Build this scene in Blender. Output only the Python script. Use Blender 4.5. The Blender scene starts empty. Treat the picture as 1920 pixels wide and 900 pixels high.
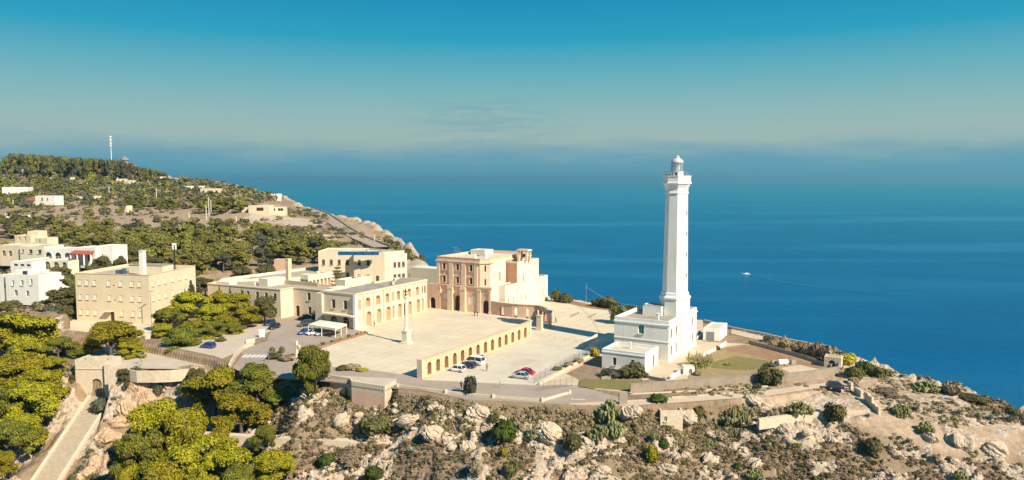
import bpy, bmesh, math, random
import numpy as np
from math import sin, cos, tan, pi, radians, degrees, atan, atan2, hypot, sqrt
from mathutils import Vector, Matrix
random.seed(7); np.random.seed(7)
SC = bpy.context.scene; COL = SC.collection
# ------------------------------------------------------------------ camera (drone, 98.6 m above the sea)
F = 1400.0; H = 98.6; PITCH = atan(113 / F)
cam = bpy.data.cameras.new('camera'); camo = bpy.data.objects.new('camera', cam); COL.objects.link(camo)
camo.location = (0, 0, H); camo.rotation_euler = (pi / 2 - PITCH, 0, 0)
cam.sensor_width = 36; cam.lens = 36 * F / 1920; cam.clip_start = 1; cam.clip_end = 200000
SC.camera = camo
# ------------------------------------------------------------------ light
SUN_AZ = radians(-43); SUN_EL = radians(38)          # azimuth measured from +X, counter-clockwise
sl = bpy.data.lights.new('sun', 'SUN'); sl.energy = 5.0; sl.angle = radians(.5); sl.color = (1, .88, .70)
so = bpy.data.objects.new('sun', sl); COL.objects.link(so)
sd = Vector((cos(SUN_AZ) * cos(SUN_EL), sin(SUN_AZ) * cos(SUN_EL), sin(SUN_EL)))
so.rotation_euler = sd.to_track_quat('Z', 'Y').to_euler()
so.location = (120, -120, 200)
SC.view_settings.view_transform = 'Standard'; SC.view_settings.look = 'None'
SC.view_settings.exposure = 0.68; SC.view_settings.gamma = 1
def lin(r, g, b):
    f = lambda c: (c / 255 / 12.92) if c / 255 <= .04045 else ((c / 255 + .055) / 1.055) ** 2.4
    return (f(r), f(g), f(b), 1)
W = bpy.data.worlds.new('World'); SC.world = W; W.use_nodes = True
nt = W.node_tree; nt.nodes.clear()
def N(t, k, **kw):
    n = t.nodes.new(k)
    for a, v in kw.items(): setattr(n, a, v)
    return n
out = N(nt, 'ShaderNodeOutputWorld'); bg = N(nt, 'ShaderNodeBackground')
sky = N(nt, 'ShaderNodeTexSky', sky_type='NISHITA', sun_disc=False, sun_elevation=SUN_EL, sun_rotation=pi / 2 - SUN_AZ,
        altitude=100, dust_density=2.0, ozone_density=2.0)
skm = N(nt, 'ShaderNodeVectorMath', operation='SCALE'); skm.inputs['Scale'].default_value = 0.10
nt.links.new(sky.outputs[0], skm.inputs[0])
tc = N(nt, 'ShaderNodeTexCoord'); sep = N(nt, 'ShaderNodeSeparateXYZ'); nt.links.new(tc.outputs['Generated'], sep.inputs[0])
# ragged fog bank over the sea: elevation disturbed by noise
nmap = N(nt, 'ShaderNodeMapping'); nmap.inputs['Scale'].default_value = (3.2, 3.2, 22)
nt.links.new(tc.outputs['Generated'], nmap.inputs[0])
noi = N(nt, 'ShaderNodeTexNoise'); noi.inputs['Scale'].default_value = 1.6; noi.inputs['Detail'].default_value = 5; noi.inputs['Roughness'].default_value = .6
nt.links.new(nmap.outputs[0], noi.inputs['Vector'])
nm = N(nt, 'ShaderNodeMath', operation='MULTIPLY_ADD'); nm.inputs[1].default_value = 0.060; nm.inputs[2].default_value = -0.030
nt.links.new(noi.outputs[0], nm.inputs[0])
# the disturbance grows where the bank ends
ad = N(nt, 'ShaderNodeMath', operation='ADD'); nt.links.new(sep.outputs[2], ad.inputs[0]); nt.links.new(nm.outputs[0], ad.inputs[1])
fogr = N(nt, 'ShaderNodeMapRange', interpolation_type='SMOOTHSTEP'); fogr.inputs[1].default_value = .016; fogr.inputs[2].default_value = .060
nt.links.new(ad.outputs[0], fogr.inputs[0])
ramp = N(nt, 'ShaderNodeValToRGB'); nt.links.new(sep.outputs[2], ramp.inputs[0])
E_ = ramp.color_ramp.elements
G = .602
def rc(r, g, b):
    c = lin(r, g, b); return (c[0] * G, c[1] * G, c[2] * G, 1)
E_[0].position = 0.0; E_[0].color = rc(160, 187, 184)
E_[1].position = 1.0; E_[1].color = rc(0, 110, 175)
for pos, c in ((.055, rc(166, 190, 184)), (.085, rc(150, 188, 188)), (.13, rc(108, 180, 192)), (.18, rc(30, 162, 194)), (.235, rc(0, 142, 188)), (.45, rc(0, 130, 185))):
    e = E_.new(pos); e.color = c
bank = N(nt, 'ShaderNodeMixRGB'); 
bank.inputs[1].default_value = rc(102, 164, 186)
nt.links.new(fogr.outputs[0], bank.inputs[0]); nt.links.new(ramp.outputs[0], bank.inputs[2])
# below the bank the blue deepens towards the waterline
low = N(nt, 'ShaderNodeMapRange'); low.inputs[1].default_value = -.002; low.inputs[2].default_value = .022
nt.links.new(sep.outputs[2], low.inputs[0])
lowm = N(nt, 'ShaderNodeMixRGB'); lowm.inputs[1].default_value = rc(92, 160, 186)
nt.links.new(low.outputs[0], lowm.inputs[0]); nt.links.new(bank.outputs[0], lowm.inputs[2])
# a smudge of thin cloud low over the sea
def gauss(sock, c, w):
    a = N(nt, 'ShaderNodeMath', operation='SUBTRACT'); a.inputs[1].default_value = c; nt.links.new(sock, a.inputs[0]); b = N(nt, 'ShaderNodeMath', operation='DIVIDE'); b.inputs[1].default_value = w; nt.links.new(a.outputs[0], b.inputs[0])
    q = N(nt, 'ShaderNodeMath', operation='MULTIPLY'); nt.links.new(b.outputs[0], q.inputs[0]); nt.links.new(b.outputs[0], q.inputs[1]); e = N(nt, 'ShaderNodeMath', operation='MULTIPLY_ADD'); e.inputs[1].default_value = -1; e.inputs[2].default_value = 1; e.use_clamp = True; nt.links.new(q.outputs[0], e.inputs[0]); return e.outputs[0]
gx_, gz_ = gauss(sep.outputs[0], -.03, .13), gauss(sep.outputs[2], .078, .038)
cn = N(nt, 'ShaderNodeTexNoise'); cn.inputs['Scale'].default_value = 5; cn.inputs['Detail'].default_value = 7; cn.inputs['Roughness'].default_value = .6; cn.inputs['Distortion'].default_value = .7; nt.links.new(nmap.outputs[0], cn.inputs['Vector'])
cr_ = N(nt, 'ShaderNodeMapRange'); cr_.inputs[1].default_value = .40; cr_.inputs[2].default_value = .70; cr_.inputs[4].default_value = .6; nt.links.new(cn.outputs[0], cr_.inputs[0])
c1 = N(nt, 'ShaderNodeMath', operation='MULTIPLY'); nt.links.new(gx_, c1.inputs[0]); nt.links.new(gz_, c1.inputs[1]); c2_ = N(nt, 'ShaderNodeMath', operation='MULTIPLY'); nt.links.new(c1.outputs[0], c2_.inputs[0]); nt.links.new(cr_.outputs[0], c2_.inputs[1])
cm = N(nt, 'ShaderNodeMixRGB'); cm.inputs[2].default_value = rc(104, 160, 176); nt.links.new(c2_.outputs[0], cm.inputs[0]); nt.links.new(lowm.outputs[0], cm.inputs[1])
mixs = N(nt, 'ShaderNodeMixRGB'); mixs.inputs[0].default_value = .04
nt.links.new(cm.outputs[0], mixs.inputs[1]); nt.links.new(skm.outputs[0], mixs.inputs[2])
nt.links.new(mixs.outputs[0], bg.inputs[0]); bg.inputs[1].default_value = 1.0
nt.links.new(bg.outputs[0], out.inputs[0])
# ------------------------------------------------------------------ survey helpers: a bearing in the photograph to a point in the world
def ray(px, py):
    dx = (px - 960) / F; dy = -(py - 450) / F
    return dx, cos(PITCH) + dy * sin(PITCH), -sin(PITCH) + dy * cos(PITCH)
def P(px, py, z=57.0):
    r = ray(px, py); t = (z - H) / r[2]; return (r[0] * t, r[1] * t, z)
def PD(px, py, Y):
    r = ray(px, py); t = Y / r[1]; return (r[0] * t, Y, H + r[2] * t)
def proj(X, Y, Z):
    dz = Z - H; dep = Y * cos(PITCH) - dz * sin(PITCH); up = Y * sin(PITCH) + dz * cos(PITCH)
    return 960 + F * X / dep, 450 - F * up / dep
def along(c, ang, px):
    dx, dy = cos(radians(ang)), sin(radians(ang)); k = px - 960
    dep = c[1] * cos(PITCH) - (c[2] - H) * sin(PITCH)
    return (k * dep - F * c[0]) / (F * dx - k * dy * cos(PITCH))
def mv(c, ang, d, dz=0):
    return (c[0] + cos(radians(ang)) * d, c[1] + sin(radians(ang)) * d, c[2] + dz)
# ------------------------------------------------------------------ materials
def mat(name, c, rough=.85, var=.15, scale=.4, bump=0.0, bscale=4.0, c2=None, spec=.25, detail=6, stain=0.0, metal=0.0):
    m = bpy.data.materials.new(name); m.use_nodes = True; t = m.node_tree; b = t.nodes['Principled BSDF']
    b.inputs['Roughness'].default_value = rough; b.inputs['Specular IOR Level'].default_value = spec; b.inputs['Metallic'].default_value = metal
    c = tuple(c[:3]); c2 = tuple(c2[:3]) if c2 else tuple(x * (1 - var) for x in c)
    co = N(t, 'ShaderNodeTexCoord')
    geo = N(t, 'ShaderNodeNewGeometry')
    no = N(t, 'ShaderNodeTexNoise'); no.inputs['Scale'].default_value = scale; no.inputs['Detail'].default_value = detail; no.inputs['Roughness'].default_value = .65
    t.links.new(geo.outputs['Position'], no.inputs['Vector'])
    rr = N(t, 'ShaderNodeMapRange'); rr.inputs[1].default_value = .32; rr.inputs[2].default_value = .68; t.links.new(no.outputs[0], rr.inputs[0])
    mx = N(t, 'ShaderNodeMixRGB'); mx.inputs[1].default_value = (*c, 1); mx.inputs[2].default_value = (*c2, 1)
    t.links.new(rr.outputs[0], mx.inputs[0]); last = mx.outputs[0]
    if stain:
        mp = N(t, 'ShaderNodeMapping'); mp.inputs['Scale'].default_value = (1.3, 1.3, .12); t.links.new(geo.outputs['Position'], mp.inputs[0])
        n2 = N(t, 'ShaderNodeTexNoise'); n2.inputs['Scale'].default_value = 1.2; n2.inputs['Detail'].default_value = 5; t.links.new(mp.outputs[0], n2.inputs['Vector'])
        r2 = N(t, 'ShaderNodeMapRange'); r2.inputs[1].default_value = .5; r2.inputs[2].default_value = .75; r2.inputs[4].default_value = stain; t.links.new(n2.outputs[0], r2.inputs[0])
        m2 = N(t, 'ShaderNodeMixRGB'); m2.inputs[2].default_value = (c[0] * .62, c[1] * .58, c[2] * .52, 1); t.links.new(r2.outputs[0], m2.inputs[0]); t.links.new(last, m2.inputs[1]); last = m2.outputs[0]
    t.links.new(last, b.inputs['Base Color'])
    if bump:
        n3 = N(t, 'ShaderNodeTexNoise'); n3.inputs['Scale'].default_value = bscale; n3.inputs['Detail'].default_value = 5; t.links.new(geo.outputs['Position'], n3.inputs['Vector'])
        bp = N(t, 'ShaderNodeBump'); bp.inputs['Strength'].default_value = .6; bp.inputs['Distance'].default_value = bump
        t.links.new(n3.outputs[0], bp.inputs['Height']); t.links.new(bp.outputs[0], b.inputs['Normal'])
    return m
M = {}
M['cream'] = mat('cream_plaster', (.72, .61, .43), .9, .12, .25, .01, stain=.25)
M['cream2'] = mat('warm_plaster', (.70, .575, .39), .9, .12, .25, .01, stain=.25)
M['pale'] = mat('pale_plaster', (.74, .66, .50), .9, .10, .25, .01, stain=.2)
M['pink'] = mat('pink_stone', (.66, .395, .275), .9, .25, .35, .03, 3, c2=(.71, .50, .36), stain=.3)
M['pier'] = mat('pale_stone_trim', (.70, .53, .37), .9, .12, .5, .02)
M['white'] = mat('whitewash', (.80, .775, .69), .8, .09, .35, .008, stain=.42)
M['whitetrim'] = mat('white_trim', (.84, .82, .75), .8, .05, .3)
M['roofgrey'] = mat('grey_roof', (.25, .22, .19), .95, .3, .4, c2=(.37, .325, .27))
M['rooftan'] = mat('tan_roof', (.46, .39, .29), .95, .2, .3, c2=(.36, .29, .21), stain=0)
M['roofpale'] = mat('pale_roof', (.62, .56, .44), .95, .2, .3, c2=(.48, .43, .35))
M['glass'] = mat('dark_glass', (.025, .035, .045), .15, .2, 1, spec=.6)
M['shutter'] = mat('grey_brown_shutter', (.11, .085, .075), .6, .2, 2)
M['green'] = mat('green_shutter', (.0, .16, .14), .5, .1, 2)
M['door'] = mat('dark_brown_door', (.07, .035, .028), .6, .3, 2)
M['blackiron'] = mat('black_iron', (.03, .03, .035), .5, .2, 3)
M['greymetal'] = mat('grey_metal', (.35, .36, .37), .45, .15, 3, metal=.6)
M['paleframe'] = mat('pale_frame', (.72, .66, .54), .7, .05, 1)
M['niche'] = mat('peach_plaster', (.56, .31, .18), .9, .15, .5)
M['plaza'] = mat('plaza_paving', (.68, .575, .405), .85, .1, .12, c2=(.60, .50, .35), bump=.008, bscale=3)
M['parking'] = mat('parking_surface', (.64, .56, .42), .85, .1, .10, c2=(.52, .455, .345), bump=.01, bscale=3)
M['asphalt'] = mat('asphalt', (.33, .265, .205), .9, .1, .2, c2=(.39, .32, .25), bump=.01, bscale=6)
M['asphaltlight'] = mat('worn_asphalt', (.46, .385, .29), .9, .1, .2, c2=(.54, .45, .34), bump=.01, bscale=6)
M['whiteline'] = mat('road_paint', (.78, .76, .70), .7, .15, 2)
M['drystone'] = mat('dry_stone', (.66, .55, .40), .95, .2, 1.5, .08, 2.5, c2=(.52, .425, .30))
M['steps'] = mat('worn_step', (.50, .42, .31), .95, .2, 1.5, .06, 3, c2=(.38, .31, .22))
M['greystone'] = mat('weathered_wall', (.36, .29, .215), .95, .2, .8, .05, 3, c2=(.25, .215, .175), stain=.4)
M['rock'] = mat('limestone', (.63, .51, .375), .95, .2, 1.3, .3, 2.0, c2=(.34, .26, .185), detail=10)
M['redrock'] = mat('ochre_limestone', (.62, .43, .27), .95, .2, 1.2, .3, 1.8, c2=(.33, .22, .14), detail=10)
M['soil'] = mat('red_soil', (.34, .19, .11), .95, .2, .8, .05, 3, c2=(.25, .145, .085))
M['sand'] = mat('pale_track', (.60, .47, .33), .95, .15, .5, .05, 2, c2=(.50, .39, .27))
M['lawn'] = mat('lawn', (.25, .19, .085), .95, .2, .35, .05, 6, c2=(.36, .255, .145))
M['lawngreen'] = mat('lawn_green', (.21, .185, .06), .95, .2, .6, .05, 6)
M['bark'] = mat('pine_bark', (.14, .105, .08), .95, .3, 3, .03, 8)
M['rubber'] = mat('tyre_rubber', (.02, .02, .02), .8, .1, 3)
M['terracotta'] = mat('terracotta', (.42, .10, .06), .85, .2, 2)
M['canvas'] = mat('cream_canvas', (.74, .68, .52), .9, .06, .6)
M['wood'] = mat('weathered_wood', (.30, .23, .16), .9, .2, 2)
def leafmat(name, c, c2, sc=.5, rough=.7, bright=None):
    m = bpy.data.materials.new(name); m.use_nodes = True; t = m.node_tree; b = t.nodes['Principled BSDF']
    b.inputs['Roughness'].default_value = rough; b.inputs['Specular IOR Level'].default_value = .15
    geo = N(t, 'ShaderNodeNewGeometry'); oi = N(t, 'ShaderNodeObjectInfo')
    no = N(t, 'ShaderNodeTexNoise'); no.inputs['Scale'].default_value = sc; no.inputs['Detail'].default_value = 4
    t.links.new(geo.outputs['Position'], no.inputs['Vector'])
    ri = N(t, 'ShaderNodeMath', operation='MULTIPLY_ADD'); ri.inputs[1].default_value = .5; ri.inputs[2].default_value = -.25
    t.links.new(geo.outputs['Random Per Island'], ri.inputs[0])
    rr = N(t, 'ShaderNodeMapRange'); rr.inputs[1].default_value = .3; rr.inputs[2].default_value = .7; t.links.new(no.outputs[0], rr.inputs[0])
    sm = N(t, 'ShaderNodeMath', operation='ADD', use_clamp=True); t.links.new(rr.outputs[0], sm.inputs[0]); t.links.new(ri.outputs[0], sm.inputs[1])
    mx = N(t, 'ShaderNodeMixRGB'); mx.inputs[1].default_value = (*c, 1); mx.inputs[2].default_value = (*c2, 1); t.links.new(sm.outputs[0], mx.inputs[0])
    hs = N(t, 'ShaderNodeHueSaturation'); t.links.new(mx.outputs[0], hs.inputs['Color'])
    vr = N(t, 'ShaderNodeMapRange'); vr.inputs[3].default_value = .8; vr.inputs[4].default_value = 1.15; t.links.new(oi.outputs['Random'], vr.inputs[0]); t.links.new(vr.outputs[0], hs.inputs['Value'])
    hr = N(t, 'ShaderNodeMapRange'); hr.inputs[3].default_value = .487; hr.inputs[4].default_value = .515; t.links.new(oi.outputs['Random'], hr.inputs[0]); t.links.new(hr.outputs[0], hs.inputs['Hue'])
    t.links.new(hs.outputs[0], b.inputs['Base Color'])
    return m
M['pine'] = leafmat('pine_needles', (.185, .175, .007), (.33, .275, .010))
M['pine2'] = leafmat('darker_pine_needles', (.105, .125, .012), (.19, .195, .018))
M['pinefar'] = leafmat('pine_needles_far', (.125, .125, .028), (.215, .195, .035))
M['pinecore'] = leafmat('shaded_inner_twigs', (.075, .068, .018), (.11, .095, .02))  # twig brown, darkened to carry the shade inside the crowns
M['olive'] = leafmat('olive_leaves', (.060, .065, .040), (.10, .10, .060))
M['hazel'] = leafmat('holm_oak_leaves', (.075, .075, .024), (.135, .12, .04))
M['cypress'] = leafmat('cypress_leaves', (.035, .055, .022), (.06, .075, .03))
M['greyscrub'] = leafmat('grey_scrub', (.165, .12, .08), (.25, .19, .125))
M['brownscrub'] = leafmat('brown_scrub', (.22, .155, .09), (.33, .24, .14))
M['bush'] = leafmat('bright_bush', (.04, .062, .010), (.08, .105, .018))
M['yellowbush'] = leafmat('yellow_bush', (.28, .24, .02), (.40, .32, .03))
M['reed'] = leafmat('giant_reed', (.24, .22, .08), (.34, .30, .13))
M['cactus'] = leafmat('cactus_pads', (.14, .16, .06), (.30, .29, .12))
M['agave'] = leafmat('agave_leaves', (.20, .24, .20), (.30, .33, .25))
# ------------------------------------------------------------------ object helpers
def link(o, parent=None):
    COL.objects.link(o)
    if parent: o.parent = parent
    return o
def meta(o, label=None, cat=None, group=None, kind=None):
    if label: o['label'] = label
    if cat: o['category'] = cat
    if group: o['group'] = group
    if kind: o['kind'] = kind
    return o
def empty(name, loc, label=None, cat=None, group=None, rz=0):
    o = bpy.data.objects.new(name, None); o.empty_display_size = .5; link(o); o.location = loc; o.rotation_euler.z = rz
    return meta(o, label, cat, group)
class MB:
    """collects faces and links them as one mesh object"""
    def __init__(s, origin=(0, 0, 0)): s.v = []; s.f = []; s.m = []; s.o = Vector(origin)
    def face(s, pts, mi=0):
        n = len(s.v)
        s.v.extend([(p[0] - s.o.x, p[1] - s.o.y, p[2] - s.o.z) for p in pts]); s.f.append(tuple(range(n, n + len(pts)))); s.m.append(mi)
    def prism(s, pts, z0, z1, mi=0, cap=True, bottom=False):
        k = len(pts)
        for i in range(k):
            a, b = pts[i], pts[(i + 1) % k]
            s.face([(a[0], a[1], z0), (b[0], b[1], z0), (b[0], b[1], z1), (a[0], a[1], z1)], mi)
        if cap: s.face([(q[0], q[1], z1) for q in pts], mi)
        if bottom: s.face([(q[0], q[1], z0) for q in reversed(pts)], mi)
    def loft(s, ring0, ring1, mi=0):
        k = len(ring0)
        for i in range(k):
            j = (i + 1) % k
            s.face([ring0[i], ring0[j], ring1[j], ring1[i]], mi)
    def box(s, c, sx, sy, sz, rz=0, mi=0):          # c = centre of the base
        ca, sa = cos(rz), sin(rz)
        pts = [(c[0] + x * ca - y * sa, c[1] + x * sa + y * ca) for x, y in ((-sx / 2, -sy / 2), (sx / 2, -sy / 2), (sx / 2, sy / 2), (-sx / 2, sy / 2))]
        s.prism(pts, c[2], c[2] + sz, mi, True, True)
    def tube(s, a, b, r0, r1=None, n=6, mi=0, cap=True):
        r1 = r0 if r1 is None else r1; a = Vector(a); b = Vector(b); d = (b - a).normalized()
        u = d.orthogonal().normalized(); w = d.cross(u)
        R0 = [a + (u * cos(2 * pi * i / n) + w * sin(2 * pi * i / n)) * r0 for i in range(n)]
        R1 = [b + (u * cos(2 * pi * i / n) + w * sin(2 * pi * i / n)) * r1 for i in range(n)]
        s.loft(R0, R1, mi)
        if cap: s.face(R1, mi); s.face(list(reversed(R0)), mi)
    def lathe(s, c, prof, n=12, mi=0, ph=0):
        rings = [[(c[0] + r * cos(ph + 2 * pi * i / n), c[1] + r * sin(ph + 2 * pi * i / n), c[2] + z) for i in range(n)] for r, z in prof]
        for i in range(len(rings) - 1): s.loft(rings[i], rings[i + 1], mi)
        s.face(rings[-1], mi)
    def mesh(s, name, mats):
        me = bpy.data.meshes.new(name); me.from_pydata(s.v, [], s.f)
        for m in mats: me.materials.append(M[m] if isinstance(m, str) else m)
        if len(mats) > 1: me.polygons.foreach_set('material_index', s.m)
        me.update(); return me
    def build(s, name, mats, parent=None, **kw):
        if isinstance(mats, str) or not isinstance(mats, (list, tuple)): mats = [mats]
        o = bpy.data.objects.new(name, s.mesh(name, mats)); link(o, parent)
        if not parent: o.location = s.o
        return meta(o, **kw)
def npmesh(name, v, f, mats, mi=None, smooth=False):
    me = bpy.data.meshes.new(name); v = np.asarray(v, dtype=np.float32); f = np.asarray(f, dtype=np.int32); k = f.shape[1]
    me.vertices.add(len(v)); me.vertices.foreach_set('co', v.ravel())
    me.loops.add(f.size); me.loops.foreach_set('vertex_index', f.ravel())
    me.polygons.add(len(f)); me.polygons.foreach_set('loop_start', np.arange(len(f), dtype=np.int32) * k)
    for m in mats: me.materials.append(M[m])
    if mi is not None: me.polygons.foreach_set('material_index', np.asarray(mi, dtype=np.int32))
    me.polygons.foreach_set('use_smooth', np.full(len(f), smooth))
    me.update(calc_edges=True); me.validate(); return me
def ccw(pts):
    a = sum(pts[i][0] * pts[(i + 1) % len(pts)][1] - pts[(i + 1) % len(pts)][0] * pts[i][1] for i in range(len(pts)))
    return list(pts) if a > 0 else list(reversed(pts))
# ------------------------------------------------------------------ noise
def _h(ix, iy, s):
    n = (ix.astype(np.int64) * 374761393 + iy.astype(np.int64) * 668265263 + s * 1442695041) & 0x7fffffff
    n = ((n ^ (n >> 13)) * 1274126177) & 0x7fffffff
    return ((n ^ (n >> 16)) & 0xffff) / 65535.0
def vnoise(x, y, s=0):
    ix = np.floor(x); iy = np.floor(y); fx = x - ix; fy = y - iy; fx = fx * fx * (3 - 2 * fx); fy = fy * fy * (3 - 2 * fy)
    a = _h(ix, iy, s); b = _h(ix + 1, iy, s); c = _h(ix, iy + 1, s); d = _h(ix + 1, iy + 1, s)
    return (a + (b - a) * fx) * (1 - fy) + (c + (d - c) * fx) * fy
def fbm(x, y, o=4, s=0):
    t = 0; a = .5; w = 0
    for i in range(o): t = t + a * vnoise(x, y, s + i * 17); w += a; a *= .5; x = x * 2.03 + 7.1; y = y * 2.03 + 3.7
    return t / w
def sm(a, b, x): t = np.clip((x - a) / (b - a), 0, 1); return t * t * (3 - 2 * t)
# ------------------------------------------------------------------ terrain height
CP = [(-200, 900, 36), (40, 900, 39), (170, 752, 48.5), (110, 800, 44), (0, 800, 43.5), (-150, 760, 47), (0, 700, 52), (100, 700, 53.2), (0, 745, 48.2), (0, 900, 35.5), (-200, 640, 57), (20, 620, 57.5),
      (230, 900, 38.5), (300, 860, 41), (220, 830, 42), (250, 780, 46), (215, 705, 54.5), (360, 692, 55.4), (380, 760, 48.3), (440, 803, 45), (480, 775, 48), (400, 830, 44.2), (520, 820, 46.8), (560, 755, 54),
      (480, 700, 56.5), (640, 830, 48), (700, 855, 47), (640, 780, 52), (700, 900, 45), (500, 900, 42.5), (400, 900, 40), (300, 980, 34), (640, 990, 40), (900, 990, 43.5), (1200, 990, 43.5), (1600, 990, 44), (1950, 990, 45), (-200, 990, 33),
      (690, 753, 53.4), (640, 752, 53.4), (800, 752, 55.6), (880, 752, 56.2), (1050, 760, 56), (900, 800, 53), (760, 800, 50.8), (1050, 800, 53.2), (760, 770, 53.8), (1000, 775, 54.7), (900, 850, 50.6), (1100, 850, 50.8), (900, 900, 48.2), (1100, 900, 48.2),
      (1250, 750, 56), (1250, 790, 53.7), (1400, 745, 56.3), (1400, 790, 53), (1300, 820, 51), (1500, 800, 53.3), (1440, 790, 54.0), (1620, 780, 54.6), (1300, 900, 47.6), (1500, 860, 49.8), (1500, 900, 47.2),
      (1570, 735, 56.3), (1700, 760, 55), (1640, 810, 52.8), (1700, 860, 50), (1700, 900, 47.8), (1800, 800, 53), (1900, 800, 52.6), (1900, 850, 49.8), (1900, 900, 47.5), (1780, 745, 55), (1910, 770, 53.6), (2100, 850, 50), (2100, 990, 44),
      (1640, 700, 56.6), (1560, 655, 57), (1300, 603, 57), (1190, 577, 57), (1040, 556, 57), (900, 530, 57), (820, 500, 58), (785, 480, 61.2), (765, 458, 63.5), (740, 445, 65), (700, 425, 67.5), (650, 408, 69.5), (620, 402, 70.5), (560, 386, 76), (520, 369, 83),
      (720, 470, 60.2), (700, 455, 62.3), (640, 428, 66.3), (600, 405, 70.7), (575, 393, 73.5), (660, 480, 59), (600, 460, 61), (540, 440, 66), (500, 415, 71), (560, 415, 70.5), (590, 440, 67),
      (480, 398, 76.5), (440, 375, 84), (440, 355, 90), (400, 345, 94), (330, 338, 98), (300, 328, 104), (262, 318, 112), (232, 313, 114), (120, 315, 114), (0, 318, 113), (-300, 316, 113),
      (100, 345, 93), (250, 345, 92), (100, 378, 80), (250, 380, 79), (0, 378, 80), (-250, 378, 80), (100, 400, 75), (250, 400, 74), (380, 400, 75), (100, 425, 70), (250, 425, 69.5), (400, 430, 68), (-200, 420, 71),
      (250, 470, 64), (400, 470, 63), (500, 480, 60.5), (300, 510, 59.5), (450, 510, 58.5), (560, 490, 59), (100, 480, 62.5), (100, 505, 60), (0, 545, 56), (100, 560, 55), (0, 480, 63), (-200, 520, 60)]
_c = np.array([P(a, b, z) if b > 345 or z < 90 else PD(a, b, (H - z) / max(.001, (b - 337) / F) if b > 345 else 850.0) for a, b, z in CP])
for k, (a, b, z) in enumerate(CP):                     # near the horizon a fixed distance is safer than a fixed height
    if b <= 347:
        Y = {345: 780., 338: 800.}.get(b, 850. if b > 310 else 900.); _c[k] = PD(a, b, Y)
    elif z >= 90 and b <= 356: _c[k] = PD(a, b, 760.)
_x = [(-300, -60, 8), (0, -60, 5), (300, -60, 8), (0, 60, 22), (-60, 60, 22), (60, 60, 24), (-200, 60, 22), (150, 60, 24), (0, 0, 10), (90, 0, 10), (-150, 0, 10), (-900, 300, 60), (-900, 800, 110), (-500, 1100, 95), (-300, 1100, 80), (0, 1100, 60), (300, 500, 40), (-400, 100, 40), (-700, 100, 50)]
_c = np.vstack([_c, np.array(_x, dtype=float)])
def warp(x, y): 
    r = np.sqrt(x * x + (y + 60) ** 2) + 20
    return np.arctan2(x, y + 60) * 2.2, np.log(r) * 2.2
_u, _v = warp(_c[:, 0], _c[:, 1])
def _ker(d): return d
_A = _ker(np.hypot(_u[:, None] - _u[None], _v[:, None] - _v[None])); n_ = len(_c)
_B = np.zeros((n_ + 3, n_ + 3)); _B[:n_, :n_] = _A - np.eye(n_) * 1e-4; _B[:n_, n_] = 1; _B[:n_, n_ + 1] = _u; _B[:n_, n_ + 2] = _v; _B[n_:, :n_] = _B[:n_, n_:].T
_w = np.linalg.solve(_B, np.concatenate([_c[:, 2], [0, 0, 0]]))
LAND = [P(2300, 880, 50), P(2100, 830, 51.5), P(1920, 768, 54), P(1830, 737, 54.7), P(1760, 719, 55.3), P(1640, 690, 56.5), P(1575, 662, 57), P(1480, 641, 57), P(1372, 616, 57), P(1310, 600, 57), P(1192, 576, 57), P(1110, 567, 57), P(1040, 555, 57), P(940, 538, 57),
        P(835, 512, 57), P(803, 497, 59), P(786, 480, 61.2), P(767, 457, 63.5), P(742, 443, 65), P(702, 424, 67.5), P(652, 407, 69.5), P(622, 401, 70.5), P(562, 385, 76), P(522, 368, 83), PD(480, 358, 760), PD(440, 349, 790), PD(330, 334, 830), PD(300, 325, 860), PD(262, 314, 880), PD(232, 310, 880),
        PD(120, 310, 900), PD(0, 312, 920), PD(-400, 312, 950), (-1000, 900), (-1200, 300), (-900, -100), (400, -100), (330, 60)]
LAND = np.array([(p[0], p[1]) for p in LAND])
def sdist(x, y, poly):                                  # > 0 outside
    n = len(poly); d = np.full(x.shape, 1e9); ins = np.zeros(x.shape, bool)
    for i in range(n):
        ax, ay = poly[i]; bx, by = poly[(i + 1) % n]; ex, ey = bx - ax, by - ay
        t = np.clip(((x - ax) * ex + (y - ay) * ey) / (ex * ex + ey * ey), 0, 1)
        d = np.minimum(d, np.hypot(x - ax - t * ex, y - ay - t * ey))
        cnd = ((ay > y) != (by > y)); xx = ax + (y - ay) / (ey if ey else 1e-9) * ex
        ins ^= cnd & (x < xx)
    return np.where(ins, -d, d)
FLAT = [P(a, b, 57) for a, b in ((436, 688), (470, 704), (600, 701), (625, 705), (656, 713), (722, 723), (742, 713), (748, 731), (836, 743), (880, 748), (1050, 757), (1180, 761), (1310, 753), (1450, 742), (1570, 724), (1572, 664), (1480, 643), (1372, 618), (1310, 602), (1192, 578), (1110, 568), (1040, 556), (940, 540), (830, 515), (600, 503), (395, 522), (250, 545), (135, 585), (130, 625), (290, 648), (400, 672))]
FLAT = np.array([(p[0], p[1]) for p in FLAT])
TERR = np.array([P(a, b, 55.2)[:2] for a, b in ((212, 692), (300, 690), (360, 693), (440, 690), (430, 660), (300, 645), (150, 640), (100, 660), (135, 690))]); TERR[:3, 1] += 2.3; TERR[8, 1] += 2.3
HEADP = np.array([P(a, b, 55.5)[:2] for a, b in ((1180, 745), (1300, 735), (1430, 728), (1575, 708), (1600, 695), (1700, 715), (1800, 740), (1930, 775), (1940, 800), (1760, 800), (1640, 778), (1600, 772), (1450, 765), (1300, 752))])
def ROCKY(x, y):
    a = fbm(x * .17 + 3, y * .24, 5, 11); sd_ = sdist(x, y, FLAT); band_ = sm(9, 5, sd_) * sm(.3, 1.6, sd_) * (.10 + .07 * sm(-38, -32, x) * sm(22, 16, x)) * sm(166, 156, y) 
    return sm(.475, .545, a + band_ - .10 * sm(-62, -75, x) * 0)
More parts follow.
